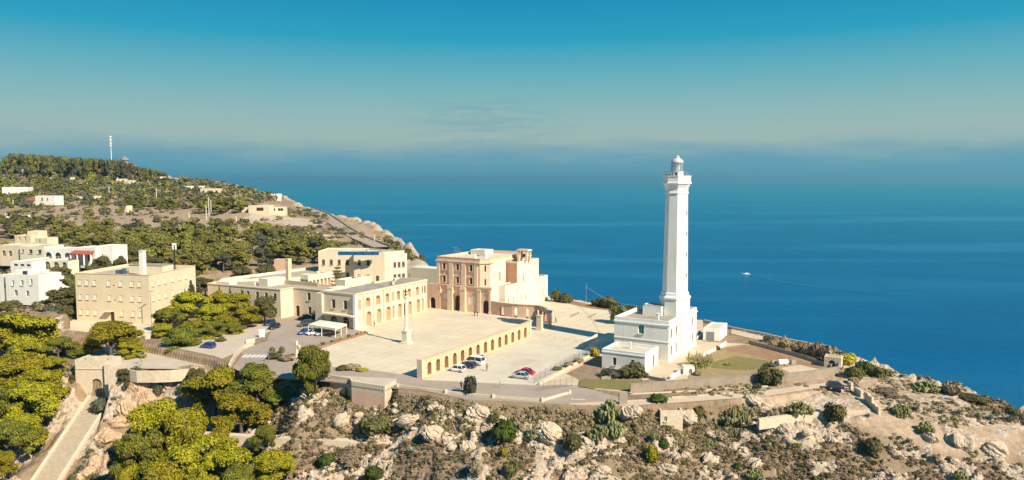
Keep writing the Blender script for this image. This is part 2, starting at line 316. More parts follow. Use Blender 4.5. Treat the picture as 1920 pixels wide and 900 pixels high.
def T(x, y, fine=True):
    x = np.atleast_1d(np.asarray(x, float)); y = np.atleast_1d(np.asarray(y, float)); sh = x.shape; x = x.ravel(); y = y.ravel()
    u, v = warp(x, y); z = np.empty(len(x))
    for i in range(0, len(x), 20000):
        s = slice(i, i + 20000)
        z[s] = _ker(np.hypot(u[s, None] - _u[None], v[s, None] - _v[None])) @ _w[:n_] + _w[n_] + u[s] * _w[n_ + 1] + v[s] * _w[n_ + 2]
    sf = sdist(x, y, FLAT); st = sdist(x, y, TERR); so_ = sdist(x, y, LAND)
    far = sm(230, 420, np.hypot(x, y)); R = np.zeros_like(z)
    if fine:
        wob = 2.5 * (fbm(x * .25, y * .25, 3, 5) - .5)
        rk = ROCKY(x, y) * (1 - far)
        rr = fbm(x * .55, y * .8, 5, 23); r2 = np.floor(rr * 9) / 9 + sm(.25, .9, (rr * 9) % 1) / 9
        fl = sm(0, 1.6, np.minimum(sf, st))
        hp = 1 - .8 * sm(1, -2, sdist(x, y, HEADP))
        R = hp * (rk * (r2 - .46) * 4.2 + (fbm(x * .12, y * .12, 4, 31) - .5) * 2.2 + (fbm(x * .5, y * .5, 3, 37) - .5) * .7) * fl * (1 - far * .6)
        R += far * ((fbm(x * .02, y * .02, 5, 41) - .5) * 5 * sm(0, 12, -so_ + 6) + (fbm(x * .09, y * .09, 5, 47) - .5) * 7 * sm(14, 0, np.abs(so_)))
        z = z + R
        so_ = so_ + wob * sm(2, -1, np.abs(so_) - 3) * .6
    zs = 48.2 - .45 * (170.0 - y); ks = sm(5.5, 3.6, np.abs(x + 95.4 - .07 * (170 - y) * .7)) * sm(132, 136, y) * sm(172.5, 170.5, y); z = z * (1 - ks) + zs * ks
    z = z * sm(0, 1.0, st) + 55.1 * (1 - sm(0, 1.0, st))
    z = z * sm(0, 1.2, sf) + 56.9 * (1 - sm(0, 1.2, sf))
    o = np.maximum(so_, 0)
    z = z - np.where(y > 700, o * .5, np.minimum(o * 1.3, 12 + o * .8))
    return np.maximum(z, -6).reshape(sh)
def TZ(x, y, fine=True): return float(T([x], [y], fine)[0])
def TR(px, py, y0=85., y1=1100., lift=0.0):             # where a line of sight meets the ground
    r = ray(px, py); ys = np.geomspace(y0, y1, 1400); t = ys / r[1]
    zs = H + r[2] * t; g = T(r[0] * t, ys) + lift; k = np.argmax(zs < g)
    return (r[0] * t[k], ys[k], float(g[k]))
def OFF(px, py, Y):                                     # a point of the ground under a bearing at a given distance north
    r = ray(px, py); t = Y / r[1]; return (r[0] * t, Y, TZ(r[0] * t, Y))
# ------------------------------------------------------------------ terrain mesh (fan-shaped grid, finer nearby)
def terrain():
    na, nr = 620, 640
    az = np.radians(np.linspace(-52, 50, na)); rr = np.concatenate([np.geomspace(20, 110, 60), np.geomspace(112, 260, 380), np.geomspace(262, 1150, 200)])
    A, R = np.meshgrid(az, rr); X = R * np.sin(A); Y = R * np.cos(A) - 0
    Z = T(X, Y)
    idx = np.arange(na * nr).reshape(nr, na)
    f = np.stack([idx[:-1, :-1], idx[:-1, 1:], idx[1:, 1:], idx[1:, :-1]], -1).reshape(-1, 4)
    zz = Z.ravel()[f]; f = f[zz.max(1) > -5.5]
    me = npmesh('terrain', np.stack([X.ravel(), Y.ravel(), Z.ravel()], 1), f, [])
    # how rocky / how dusty each spot is (the kind of ground, painted by place)
    x = X.ravel(); y = Y.ravel(); far = sm(230, 420, np.hypot(x, y))
    px = 960 + F * x / np.maximum(y, 1)
    gy, gx = np.gradient(Z); step = np.hypot(gx, gy).ravel() / np.maximum(.25, np.hypot(*np.gradient(R)).ravel())
    rock = ROCKY(x, y) * (1 - far) * sm(.5, 2.5, sdist(x, y, FLAT)) * sm(.3, 2, sdist(x, y, TERR))
    rock += far * sm(.55, .66, fbm(x * .02, y * .02, 5, 91))
    so_ = sdist(x, y, LAND); rock = np.maximum(rock, sm(-9, -1, so_) * sm(200, 260, y) * .9)
    rock = np.maximum(rock, far * sm(26, 6, np.hypot(x + 117, y - 430)) )
    # dust: trodden pale ground on the right-hand headland
    pt = np.array([P(a, b, 55)[:2] for a, b in ((1300, 735), (1430, 728), (1575, 708), (1600, 690), (1700, 705), (1800, 735), (1930, 775), (1940, 800), (1800, 808), (1650, 790), (1600, 785), (1450, 782), (1300, 752))])
    dust = sm(1.5, -2.5, sdist(x, y, pt))
    pl = np.array([P(a, b, 67)[:2] for a, b in ((620, 404), (700, 428), (735, 450), (690, 445), (640, 420))])
    dust = np.maximum(dust, .8 * sm(8, -8, sdist(x, y, pl)))
    sc = np.array([P(a, b, 71)[:2] for a, b in ((0, 388), (200, 384), (450, 388), (560, 405), (560, 432), (400, 432), (200, 425), (0, 425))])
    dust = np.maximum(dust, .5 * sm(10, -20, sdist(x, y, sc)))
    red = sm(.45, .6, fbm(x * .05, y * .05, 3, 77)) * sm(-55, -80, x) * sm(200, 180, y)
    for nm_, val in (('rock', rock), ('dust', dust), ('red', red)):
        at = me.attributes.new(nm_, 'FLOAT', 'POINT'); at.data.foreach_set('value', np.clip(val, 0, 1).astype(np.float32))
    m = bpy.data.materials.new('hillside_ground'); m.use_nodes = True; t = m.node_tree; b = t.nodes['Principled BSDF']; b.inputs['Roughness'].default_value = .95; b.inputs['Specular IOR Level'].default_value = .1
    geo = N(t, 'ShaderNodeNewGeometry')
    def noise(s, d=6, r=.6):
        n = N(t, 'ShaderNodeTexNoise'); n.inputs['Scale'].default_value = s; n.inputs['Detail'].default_value = d; n.inputs['Roughness'].default_value = r; t.links.new(geo.outputs['Position'], n.inputs['Vector']); return n.outputs[0]
    def mr(i, a, b_, c=0, d=1):
        n = N(t, 'ShaderNodeMapRange'); n.inputs[1].default_value = a; n.inputs[2].default_value = b_; n.inputs[3].default_value = c; n.inputs[4].default_value = d; t.links.new(i, n.inputs[0]); return n.outputs[0]
    def mix(f, a, c):
        n = N(t, 'ShaderNodeMixRGB')
        for k, q in ((0, f), (1, a), (2, c)):
            if isinstance(q, tuple): n.inputs[k].default_value = (*q, 1)
            else: t.links.new(q, n.inputs[k])
        return n.outputs[0]
    def math_(op, a, c):
        n = N(t, 'ShaderNodeMath', operation=op)
        for k, q in ((0, a), (1, c)):
            if isinstance(q, (int, float)): n.inputs[k].default_value = q
            else: t.links.new(q, n.inputs[k])
        return n.outputs[0]
    def attr(n_):
        a = N(t, 'ShaderNodeAttribute', attribute_name=n_); return a.outputs['Fac']
    ground = mix(mr(noise(.35), .35, .65), (.34, .24, .15), (.235, .165, .105))
    ground = mix(mr(noise(2.2, 4), .5, .75, 0, .7), ground, (.33, .265, .18))
    ground = mix(mr(noise(.9, 5), .55, .68, 0, .75), ground, (.10, .105, .045))
    dustc = mix(mr(noise(.6), .35, .65), (.50, .37, .255), (.33, .245, .165))
    ground = mix(attr('dust'), ground, dustc)
    rc_ = mix(mr(noise(1.1, 8, .7), .35, .62), (.27, .20, .14), (.64, .52, .385))
    rc_ = mix(mr(noise(3.2, 6, .75), .50, .60, 0, .6), rc_, (.22, .16, .11))
    rc_ = mix(mr(noise(.25, 4), .5, .65, 0, .6), rc_, (.45, .40, .345))
    rc_ = mix(attr('red'), rc_, mix(mr(noise(.8, 8), .4, .6), (.56, .33, .19), (.70, .52, .34)))
    rm = math_('ADD', attr('rock'), mr(noise(.9, 6, .7), .3, .7, -.55, .40)); rm = mr(rm, .36, .56)
    t.links.new(mix(rm, ground, rc_), b.inputs['Base Color'])
    bp = N(t, 'ShaderNodeBump'); bp.inputs['Distance'].default_value = .5; bp.inputs['Strength'].default_value = .8; t.links.new(noise(1.3, 8, .7), bp.inputs['Height']); t.links.new(bp.outputs[0], b.inputs['Normal'])
    me.materials.append(m)
    o = bpy.data.objects.new('terrain', me); link(o); meta(o, 'rocky limestone headland and scrub covered hillside above the sea', kind='structure')
terrain()
# ------------------------------------------------------------------ sea
def sea():
    mb = MB(); mb.face([(-60000, -3000, 0), (60000, -3000, 0), (60000, 90000, 0), (-60000, 90000, 0)])
    m = bpy.data.materials.new('sea_water'); m.use_nodes = True; t = m.node_tree; b = t.nodes['Principled BSDF']
    b.inputs['Roughness'].default_value = .35; b.inputs['Specular IOR Level'].default_value = .12; b.inputs['IOR'].default_value = 1.33
    geo = N(t, 'ShaderNodeNewGeometry'); sp = N(t, 'ShaderNodeSeparateXYZ'); t.links.new(geo.outputs['Position'], sp.inputs[0])
    # long slicks lying across the view
    mp = N(t, 'ShaderNodeMapping'); mp.inputs['Scale'].default_value = (.0007, .0042, 1); mp.inputs['Rotation'].default_value = (0, 0, radians(4)); t.links.new(geo.outputs['Position'], mp.inputs[0])
    n1 = N(t, 'ShaderNodeTexNoise'); n1.inputs['Scale'].default_value = 1; n1.inputs['Detail'].default_value = 5; n1.inputs['Distortion'].default_value = .6; t.links.new(mp.outputs[0], n1.inputs['Vector'])
    r1 = N(t, 'ShaderNodeMapRange'); r1.inputs[1].default_value = .52; r1.inputs[2].default_value = .68; r1.inputs[4].default_value = .55; t.links.new(n1.outputs[0], r1.inputs[0])
    # teal towards the horizon: sky reflection and haze put into the water colour
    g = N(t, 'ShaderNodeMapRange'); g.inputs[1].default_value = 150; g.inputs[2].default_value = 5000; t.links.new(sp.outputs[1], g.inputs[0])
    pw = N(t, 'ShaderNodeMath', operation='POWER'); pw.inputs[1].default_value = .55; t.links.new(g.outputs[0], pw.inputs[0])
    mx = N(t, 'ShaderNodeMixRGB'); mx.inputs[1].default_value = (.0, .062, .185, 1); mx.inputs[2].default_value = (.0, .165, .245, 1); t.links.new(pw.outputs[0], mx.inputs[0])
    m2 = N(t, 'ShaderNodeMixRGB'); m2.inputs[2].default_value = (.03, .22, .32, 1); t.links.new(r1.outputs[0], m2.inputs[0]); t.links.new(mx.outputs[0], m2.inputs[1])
    n4 = N(t, 'ShaderNodeTexNoise'); n4.inputs['Scale'].default_value = .012; n4.inputs['Detail'].default_value = 6; t.links.new(geo.outputs['Position'], n4.inputs['Vector'])
    h4 = N(t, 'ShaderNodeMapRange'); h4.inputs[1].default_value = .3; h4.inputs[2].default_value = .7; h4.inputs[3].default_value = .9; h4.inputs[4].default_value = 1.1; t.links.new(n4.outputs[0], h4.inputs[0])
    hs = N(t, 'ShaderNodeHueSaturation'); t.links.new(h4.outputs[0], hs.inputs['Value']); t.links.new(m2.outputs[0], hs.inputs['Color'])
    t.links.new(hs.outputs[0], b.inputs['Base Color'])
    mp2 = N(t, 'ShaderNodeMapping'); mp2.inputs['Scale'].default_value = (.05, .12, 1); mp2.inputs['Rotation'].default_value = (0, 0, radians(12)); t.links.new(geo.outputs['Position'], mp2.inputs[0])
    n3 = N(t, 'ShaderNodeTexNoise'); n3.inputs['Scale'].default_value = 1; n3.inputs['Detail'].default_value = 6; n3.inputs['Roughness'].default_value = .6; t.links.new(mp2.outputs[0], n3.inputs['Vector'])
    bp = N(t, 'ShaderNodeBump'); bp.inputs['Distance'].default_value = 2.0; bp.inputs['Strength'].default_value = .55; t.links.new(n3.outputs[0], bp.inputs['Height']); t.links.new(bp.outputs[0], b.inputs['Normal'])
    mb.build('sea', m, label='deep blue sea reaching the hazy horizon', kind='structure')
sea()
def sheet(name, pix, z, m, label, thick=.0):
    pts = ccw([P(a, b, z)[:2] if len(q) == 2 else q for q in pix for a, b in [q[:2]]]); mb = MB()
    mb.prism([(p[0], p[1]) for p in pts], z - .3, z, 0)
    bm = bmesh.new(); me = mb.mesh(name, [m]); bm.from_mesh(me); bmesh.ops.triangulate(bm, faces=[f for f in bm.faces if len(f.verts) > 4]); bm.to_mesh(me); bm.free()
    o = bpy.data.objects.new(name, me); link(o); return meta(o, label, kind='structure')
GND = 57.0
def joints(m, size, dark, ang=30):
    t = m.node_tree; b = t.nodes['Principled BSDF']; src = b.inputs['Base Color'].links[0].from_socket; geo = N(t, 'ShaderNodeNewGeometry'); mp = N(t, 'ShaderNodeMapping'); mp.inputs['Rotation'].default_value = (0, 0, radians(ang)); t.links.new(geo.outputs['Position'], mp.inputs[0])
    br = N(t, 'ShaderNodeTexBrick'); br.inputs['Scale'].default_value = 1; br.inputs['Brick Width'].default_value = size; br.inputs['Row Height'].default_value = size; br.inputs['Mortar Size'].default_value = .05; br.inputs['Color1'].default_value = (1, 1, 1, 1); br.inputs['Color2'].default_value = (.93, .93, .93, 1); br.inputs['Mortar'].default_value = (dark, dark, dark, 1); br.offset = 0; t.links.new(mp.outputs[0], br.inputs['Vector'])
    st = N(t, 'ShaderNodeTexNoise'); st.inputs['Scale'].default_value = .35; st.inputs['Detail'].default_value = 8; st.inputs['Roughness'].default_value = .75; st.inputs['Distortion'].default_value = 1.2; t.links.new(geo.outputs['Position'], st.inputs['Vector'])
    sr = N(t, 'ShaderNodeMapRange'); sr.inputs[1].default_value = .52; sr.inputs[2].default_value = .75; sr.inputs[3].default_value = 1; sr.inputs[4].default_value = .80; t.links.new(st.outputs[0], sr.inputs[0])
    m1 = N(t, 'ShaderNodeMixRGB', blend_type='MULTIPLY'); m1.inputs[0].default_value = 1; t.links.new(src, m1.inputs[1]); t.links.new(br.outputs[0], m1.inputs[2])
    m2 = N(t, 'ShaderNodeMixRGB', blend_type='MULTIPLY'); m2.inputs[0].default_value = 1; t.links.new(m1.outputs[0], m2.inputs[1]); t.links.new(sr.outputs[0], m2.inputs[2]); t.links.new(m2.outputs[0], b.inputs['Base Color'])
joints(M['plaza'], 3.2, .68); joints(M['parking'], 9.0, .78); joints(M['asphalt'], 60, .9)
sheet('square_paving', [(640, 712), (790, 712), (1000, 636), (1060, 640), (1165, 640), (1195, 590), (1190, 579), (1110, 569), (1040, 557), (940, 541), (860, 545), (800, 560), (600, 575), (675, 622), (470, 702), (600, 712)], GND, 'plaza', 'wide cream stone paving of the church square')
sheet('road', [(436, 690), (470, 704), (600, 712), (640, 716), (790, 731), (870, 748), (1050, 757), (1180, 750), (1080, 722), (1000, 722), (800, 708), (680, 692), (640, 690), (560, 676), (600, 655), (676, 626), (600, 560), (520, 575), (515, 600), (500, 640), (455, 655), (452, 670)], GND + .02, 'asphalt', 'grey asphalt road curving past the square')
sheet('parking_lot', [(790, 712), (1000, 722), (1128, 655), (1135, 640), (1002, 636)], GND + .04, 'parking', 'pale parking area beside the arcade wall')
# ------------------------------------------------------------------ building kit
def U(p0, ang, px): return along(p0, ang, px)
def arc_pts(u, v, w, h, n=8):
    r = w / 2; c = v + h - r; return [(u + r * cos(pi - pi * i / n), c + r * sin(pi - pi * i / n)) for i in range(n + 1)]
def facade(mb, p0, p1, z0, z1, ops, mi=0, depth=.3, rmi=None, back=None):
    """wall from p0 to p1 (left to right seen from outside) with real openings and reveals; ops = (u, v, w, h, arch[, depth])"""
    d = Vector((p1[0] - p0[0], p1[1] - p0[1])); L = d.length; d /= L; n = Vector((d.y, -d.x)); Hh = z1 - z0; rmi = mi if rmi is None else rmi
    def q(u, v, dp=0): return (p0[0] + d.x * u - n.x * dp, p0[1] + d.y * u - n.y * dp, z0 + v)
    ops = [o for o in ops if o[0] - o[2] / 2 > .02 and o[0] + o[2] / 2 < L - .02]
    us = sorted({0, L} | {round(o[0] + s * o[2] / 2, 4) for o in ops for s in (-1, 1)}); vs = sorted({0, Hh} | {round(x, 4) for o in ops for x in (max(o[1], 0), min(o[1] + o[3], Hh - .05))})
    for i in range(len(us) - 1):
        for j in range(len(vs) - 1):
            uc, vc = (us[i] + us[i + 1]) / 2, (vs[j] + vs[j + 1]) / 2
            if any(abs(uc - o[0]) < o[2] / 2 and o[1] < vc < o[1] + o[3] for o in ops): continue
            mb.face([q(us[i], vs[j]), q(us[i + 1], vs[j]), q(us[i + 1], vs[j + 1]), q(us[i], vs[j + 1])], mi)
    for o in ops:
        u, v, w, h, arch = o[:5]; dp = o[5] if len(o) > 5 else depth; h = min(h, Hh - .05 - v)
        if arch:
            A = arc_pts(u, v, w, h); k = len(A) // 2
            for i in range(k): mb.face([q(u - w / 2, v + h), q(*A[i]), q(*A[i + 1])], mi)
            for i in range(k, len(A) - 1): mb.face([q(u + w / 2, v + h), q(*A[i]), q(*A[i + 1])], mi)
            cont = [(u - w / 2, v)] + A + [(u + w / 2, v)]
        else: cont = [(u - w / 2, v), (u - w / 2, v + h), (u + w / 2, v + h), (u + w / 2, v)]
        for i in range(len(cont)):
            a, b = cont[i], cont[(i + 1) % len(cont)]
            mb.face([q(*a), q(*b), q(b[0], b[1], dp), q(a[0], a[1], dp)], rmi)
        if back is not None: mb.face([q(a[0], a[1], dp) for a in cont], back)
_pane = {}
def pane_mesh(w, h, arch, style):
    key = (round(w, 2), round(h, 2), arch, style)
    if key in _pane: return _pane[key]
    mb = MB(); w, h = key[0], key[1]; t = min(.09, w * .12)
    fm, pm = {'glass': (0, 1), 'shutter': (1, 1), 'pale': (0, 0), 'door': (1, 1)}.get(style, (0, 1))
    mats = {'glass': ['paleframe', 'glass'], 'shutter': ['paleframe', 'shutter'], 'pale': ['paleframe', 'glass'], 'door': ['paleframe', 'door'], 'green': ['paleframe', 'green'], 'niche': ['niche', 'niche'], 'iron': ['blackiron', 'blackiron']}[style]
    cont = ([(-w / 2, 0)] + arc_pts(0, 0, w, h) + [(w / 2, 0)]) if arch else [(-w / 2, 0), (-w / 2, h), (w / 2, h), (w / 2, 0)]
    mb.face([(a, 0, b) for a, b in reversed(cont)], pm)
    if style not in ('niche',):
        hh = h - (w / 2 if arch else 0)
        for x0, x1, z0, z1 in ((-w / 2, -w / 2 + t, 0, hh), (w / 2 - t, w / 2, 0, hh), (-t / 2, t / 2, 0, hh), (-w / 2 + t, w / 2 - t, 0, t), (-w / 2 + t, w / 2 - t, hh - t, hh)):
            mb.face([(x0, -.05, z0), (x1, -.05, z0), (x1, -.05, z1), (x0, -.05, z1)], fm if style != 'shutter' else 1)
            mb.face([(x0, -.05, z0), (x0, -.05, z1), (x0, 0, z1), (x0, 0, z0)], fm); mb.face([(x1, -.05, z0), (x1, 0, z0), (x1, 0, z1), (x1, -.05, z1)], fm)
        if style in ('shutter', 'green'):                # louvre slats
            k = max(4, int(h / .28))
            for i in range(k):
                z = t + (hh - 2 * t) * (i + .3) / k; mb.face([(-w / 2 + t, -.045, z), (w / 2 - t, -.045, z), (w / 2 - t, -.005, z + .1), (-w / 2 + t, -.005, z + .1)], 1)
    _pane[key] = mb.mesh('window', mats); return _pane[key]
def sill_mesh(w):
    key = ('sill', round(w, 2))
    if key not in _pane:
        mb = MB(); mb.box((0, -.10, -.12), w + .3, .3, .12); _pane[key] = mb.mesh('sill', ['whitetrim' if False else 'pier']); 
    return _pane[key]
def place_op(root, p0, p1, z0, o, style, name='window', depth=.3, sill=True, label=None):
    d = Vector((p1[0] - p0[0], p1[1] - p0[1])); d.normalize(); n = Vector((d.y, -d.x)); u, v, w, h, arch = o[:5]; dp = o[5] if len(o) > 5 else depth
    ob = bpy.data.objects.new(name, pane_mesh(w, h, arch, style)); link(ob, root)
    ob.location = Vector((p0[0] + d.x * u - n.x * (dp - .01), p0[1] + d.y * u - n.y * (dp - .01), z0 + v)) - root.location
    ob.rotation_euler.z = atan2(d.y, d.x)
    if label: ob['label'] = label
    if sill and not arch and w < 2 and style != 'door':
        s = bpy.data.objects.new('sill', sill_mesh(w)); link(s, ob); s.location = (0, -dp + .01, 0)
    return ob
def band(root, pts, z, hgt, out, m, name='cornice', closed=True):
    """moulding running round a footprint, proud of it by out"""
    mb = MB(root.location); k = len(pts); r = range(k if closed else k - 1)
    for i in r:
        a, b = pts[i], pts[(i + 1) % k]; d = Vector((b[0] - a[0], b[1] - a[1])); d.normalize(); n = Vector((d.y, -d.x)) * out; e = d * out
        q = [(a[0] - e.x + n.x, a[1] - e.y + n.y), (b[0] + e.x + n.x, b[1] + e.y + n.y), (b[0] + e.x - n.x * .3, b[1] + e.y - n.y * .3), (a[0] - e.x - n.x * .3, a[1] - e.y - n.y * .3)]
        mb.prism(q, z + .003 * i, z + hgt + .003 * i, 0, True, True)
    return mb.build(name, m, root)
def block(root, pts, z0, z1, wm, rm, opens={}, parapet=.7, cornice=None, depth=.3, trim=None, pt=.35):
    """pts counter-clockwise; opens = {edge index: [(opening tuple, style, name, label)]}"""
    pts = [tuple(p[:2]) for p in pts]; k = len(pts)
    mb = MB(root.location)
    for i in range(k):
        a, b = pts[i], pts[(i + 1) % k]; ops = opens.get(i, [])
        facade(mb, a, b, z0, z1, [o[0] for o in ops], 0, depth)
        for o in ops:
            place_op(root, a, b, z0, o[0], o[1], o[2] if len(o) > 2 else 'window', depth, label=o[3] if len(o) > 3 else None)
    # parapet ring: inset polygon
    ins = []
    for i in range(k):
        a, b, c = Vector(pts[i - 1]), Vector(pts[i]), Vector(pts[(i + 1) % k]); d1 = (b - a).normalized(); d2 = (c - b).normalized()
        n1 = Vector((-d1.y, d1.x)); n2 = Vector((-d2.y, d2.x)); bi = (n1 + n2); bi /= max(.3, bi.length_squared / 2) ; ins.append(b + bi * pt)
    for i in range(k):
        j = (i + 1) % k
        mb.face([(*pts[i], z1), (*pts[j], z1), (ins[j].x, ins[j].y, z1), (ins[i].x, ins[i].y, z1)])
        mb.face([(ins[i].x, ins[i].y, z1), (ins[j].x, ins[j].y, z1), (ins[j].x, ins[j].y, z1 - parapet), (ins[i].x, ins[i].y, z1 - parapet)])
    w = mb.build('wall', wm, root)
    r = MB(root.location); r.face([(p.x, p.y, z1 - parapet) for p in ins]); ro = r.build('roof', rm, root)
    bm = bmesh.new(); bm.from_mesh(ro.data); bmesh.ops.triangulate(bm, faces=bm.faces[:]); bm.to_mesh(ro.data); bm.free()
    if cornice: band(root, pts, z1 - cornice[0], cornice[1], cornice[2], cornice[3])
    return w
def rootat(name, p, label, cat, group=None): return empty(name, (p[0], p[1], p[2] if len(p) > 2 else 57), label, cat, group)
def smallbox(root, name, c, sx, sy, sz, rz, m, **kw):
    mb = MB(root.location if root else (c[0], c[1], c[2])); mb.box(c, sx, sy, sz, rz); return mb.build(name, m, root, **kw)
Z0 = 57.0
# ------------------------------------------------------------------ lighthouse
def lighthouse():
    C = P(1253, 681); A60, A150 = 60, 150
    zt = 66.6
    a = mv(C, A150, 13.2); b = mv(C, A60, 22); c = mv(b, A150, 13.2)
    root = rootat('lighthouse', C, 'tall white octagonal lighthouse rising from a square two storey keepers house', 'lighthouse')
    fr = [((6.6, 6.1, 1.35, 2.05, False), 'green', 'window', 'window with dark green shutters')]
    def su(px): return U(C, A60, px)
    side = []
    for px in (1258.5, 1267.5, 1298.0):
        for v in (1.6, 5.6): side.append(((su(px), v, .95, 2.0, False), 'shutter'))
    block(root, [a, C, b, c], Z0, zt, 'white', 'roofgrey', {0: fr, 1: side}, parapet=.9, depth=.22)
    band(root, [a[:2], C[:2], b[:2], c[:2]], zt - 1.15, .28, .22, 'whitetrim'); band(root, [a[:2], C[:2], b[:2], c[:2]], Z0 + 4.6, .25, .12, 'whitetrim', 'string_course'); band(root, [a[:2], C[:2], b[:2], c[:2]], Z0, .5, .10, 'whitetrim', 'plinth')
    # projecting middle bay on the sunny side
    e0 = mv(mv(C, A60, 8.2), -30, .004); e1 = mv(e0, A60, 7.0)
    mb = MB(root.location); mb.prism([mv(e0, -30, .35)[:2], mv(e1, -30, .35)[:2], e1[:2], e0[:2]], Z0, zt + .15); mb.build('projecting_bay', 'white', root)
    # roof hut, chimney, aerials
    h = mv(mv(C, A60, 12.6), A150, 7.6)
    mb = MB(root.location); mb.box((h[0], h[1], zt - .9), 5.2, 4.6, 2.2, radians(60)); mb.build('roof_hut', 'white', root)
    mb = MB(root.location); mb.box((h[0], h[1], zt + 1.32), 5.0, 4.4, .06, radians(60)); mb.build('hut_roof', 'roofgrey', root)
    ch = mv(mv(C, A60, 1.6), A150, 3.2); mb = MB(root.location); mb.box((ch[0], ch[1], zt - .9), .55, .55, 2.1, radians(60)); mb.box((ch[0], ch[1], zt + 1.2), .75, .75, .15, radians(60)); mb.build('chimney', 'white', root)
    # tower
    t = mv(P(1265, 655), 0, 0.0); cx, cy = 40.0, 181.6
    ph = radians(-120 + 22.5)
    def ring(r, z): return [(cx + r * cos(ph + 2 * pi * i / 8), cy + r * sin(ph + 2 * pi * i / 8), Z0 + z) for i in range(8)]
    def oct_(name, prof, m='white'):
        mb = MB(root.location)
        for i in range(len(prof) - 1): mb.loft(ring(*prof[i]), ring(*prof[i + 1]))
        mb.face(ring(*prof[-1])); return mb.build(name, m, root)
    oct_('pedestal', [(3.62, 7.5), (3.62, 12.6)]); oct_('pedestal_moulding', [(3.62, 12.6), (3.85, 12.8), (3.85, 13.2), (3.4, 13.5), (3.3, 14.2), (3.12, 14.3)], 'whitetrim')
    oct_('tower', [(3.08, 13.3), (2.66, 38.6)])
    oct_('neck_moulding', [(2.68, 38.2), (2.86, 38.3), (2.86, 38.6), (2.68, 38.75)], 'whitetrim')
    oct_('gallery', [(2.68, 38.7), (2.74, 39.6), (3.25, 40.5), (3.5, 40.65), (3.5, 41.0), (3.3, 41.1), (3.3, 42.35), (3.42, 42.4), (3.42, 42.55), (3.1, 42.56), (3.1, 42.1)], 'whitetrim')
    # small tower windows up the sunny facet
    for k, zz in enumerate((18, 23, 28, 33)):
        r = 3.08 - (zz - 13.3) / 25.3 * .42; ap = r * cos(pi / 8); an = radians(-30)
        w = MB(root.location); w.box((cx + (ap + .0) * cos(an), cy + (ap + .0) * sin(an), Z0 + zz), .12, .5, 1.1, an); w.build('window', 'shutter', root)
    lt = MB(root.location); lt.lathe((cx, cy, Z0 + 42.0), [(1.5, 0), (1.5, 1.45), (1.62, 1.5), (1.62, 1.62)], 16); lt.build('lantern_base', 'whitetrim', root)
    an = radians(-108); dr = MB(root.location); dr.box((cx + 1.49 * cos(an), cy + 1.49 * sin(an), Z0 + 42.5), .1, .5, .8, an); dr.build('door', 'blackiron', root)
    ra = MB(root.location)
    for i in range(16):
        q = 2 * pi * i / 16; ra.tube((cx + 1.42 * cos(q), cy + 1.42 * sin(q), Z0 + 43.6), (cx + 1.42 * cos(q), cy + 1.42 * sin(q), Z0 + 45.75), .05, n=4)
    for zz in (43.62, 44.7, 45.7): 
        for i in range(16):
            q, q2 = 2 * pi * i / 16, 2 * pi * (i + 1) / 16; ra.tube((cx + 1.42 * cos(q), cy + 1.42 * sin(q), Z0 + zz), (cx + 1.42 * cos(q2), cy + 1.42 * sin(q2), Z0 + zz), .05, n=4)
    ra.build('glazing_bars', 'greymetal', root)
    gl = bpy.data.materials.new('lantern_glass'); gl.use_nodes = True; b_ = gl.node_tree.nodes['Principled BSDF']; b_.inputs['Base Color'].default_value = (.6, .75, .78, 1); b_.inputs['Alpha'].default_value = .3; b_.inputs['Roughness'].default_value = .05
    g = MB(root.location); 
    rg = lambda r, z: [(cx + r * cos(2 * pi * i / 16), cy + r * sin(2 * pi * i / 16), Z0 + z) for i in range(16)]
    g.loft(rg(1.38, 43.6), rg(1.38, 45.7)); g.build('lantern_glass', gl, root)
    ln = MB(root.location); ln.lathe((cx, cy, Z0 + 43.6), [(.3, 0), (.62, .35), (.74, .9), (.62, 1.5), (.3, 1.8)], 10); ln.build('lens', 'whitetrim', root)
    dm = MB(root.location); dm.lathe((cx, cy, Z0 + 45.7), [(1.54, 0), (1.54, .1), (1.36, .5), (1.0, .88), (.55, 1.15), (.5, 1.2), (.48, 1.5), (.3, 1.68), (.1, 1.74)], 16); dm.build('dome', 'domegrey', root)
    rl = MB(root.location)
    for rr, n_ in ((3.05, 8),):
        R0 = ring(rr, 42.5)
        for i in range(8):
            p, q = Vector(R0[i]), Vector(R0[(i + 1) % 8])
            for s in (0, .33, .66): 
                w = p.lerp(q, s); rl.tube(w, w + Vector((0, 0, 1.05)), .035, n=4)
            for zz in (.5, 1.05): rl.tube(p + Vector((0, 0, zz)), q + Vector((0, 0, zz)), .03, n=4)
    rl.build('gallery_railing', 'greymetal', root)
    eq = MB(root.location)
    for q, hh in ((-2.6, 1.3), (-2.2, 1.7), (-2.9, 1.0), (.1, .9), (.3, 1.4)):
        p = (cx + 2.4 * cos(q), cy + 2.4 * sin(q), Z0 + 42.55); eq.box(p, .45, .3, hh * .6, q); eq.tube(p, (p[0], p[1], p[2] + hh), .04, n=4)
    eq.tube((cx - 2.9, cy - 1, Z0 + 44), (cx - 5.0, cy - 1.2, Z0 + 44.3), .04, n=4)
    eq.build('aerials', 'greymetal', root)
    # annex
    D = P(1209, 700); an = rootat('lighthouse_annex', D, 'low white flat roofed annex with a chimney in front of the lighthouse house', 'outbuilding')
    a = mv(D, 150, 10.0); b = mv(D, 60, 8.6); c = mv(b, 150, 10.0)
    block(an, [a, D, b, c], Z0, Z0 + 4.3, 'white', 'roofpale', {0: [((3.0, .9, .8, 1.7, False), 'shutter'), ((7.2, .9, .8, 1.7, False), 'shutter')], 1: [((2.3, .1, 1.1, 3.0, True), 'pale', 'door'), ((5.6, .3, .9, 2.6, False), 'shutter', 'door')]}, parapet=.45, depth=.2)
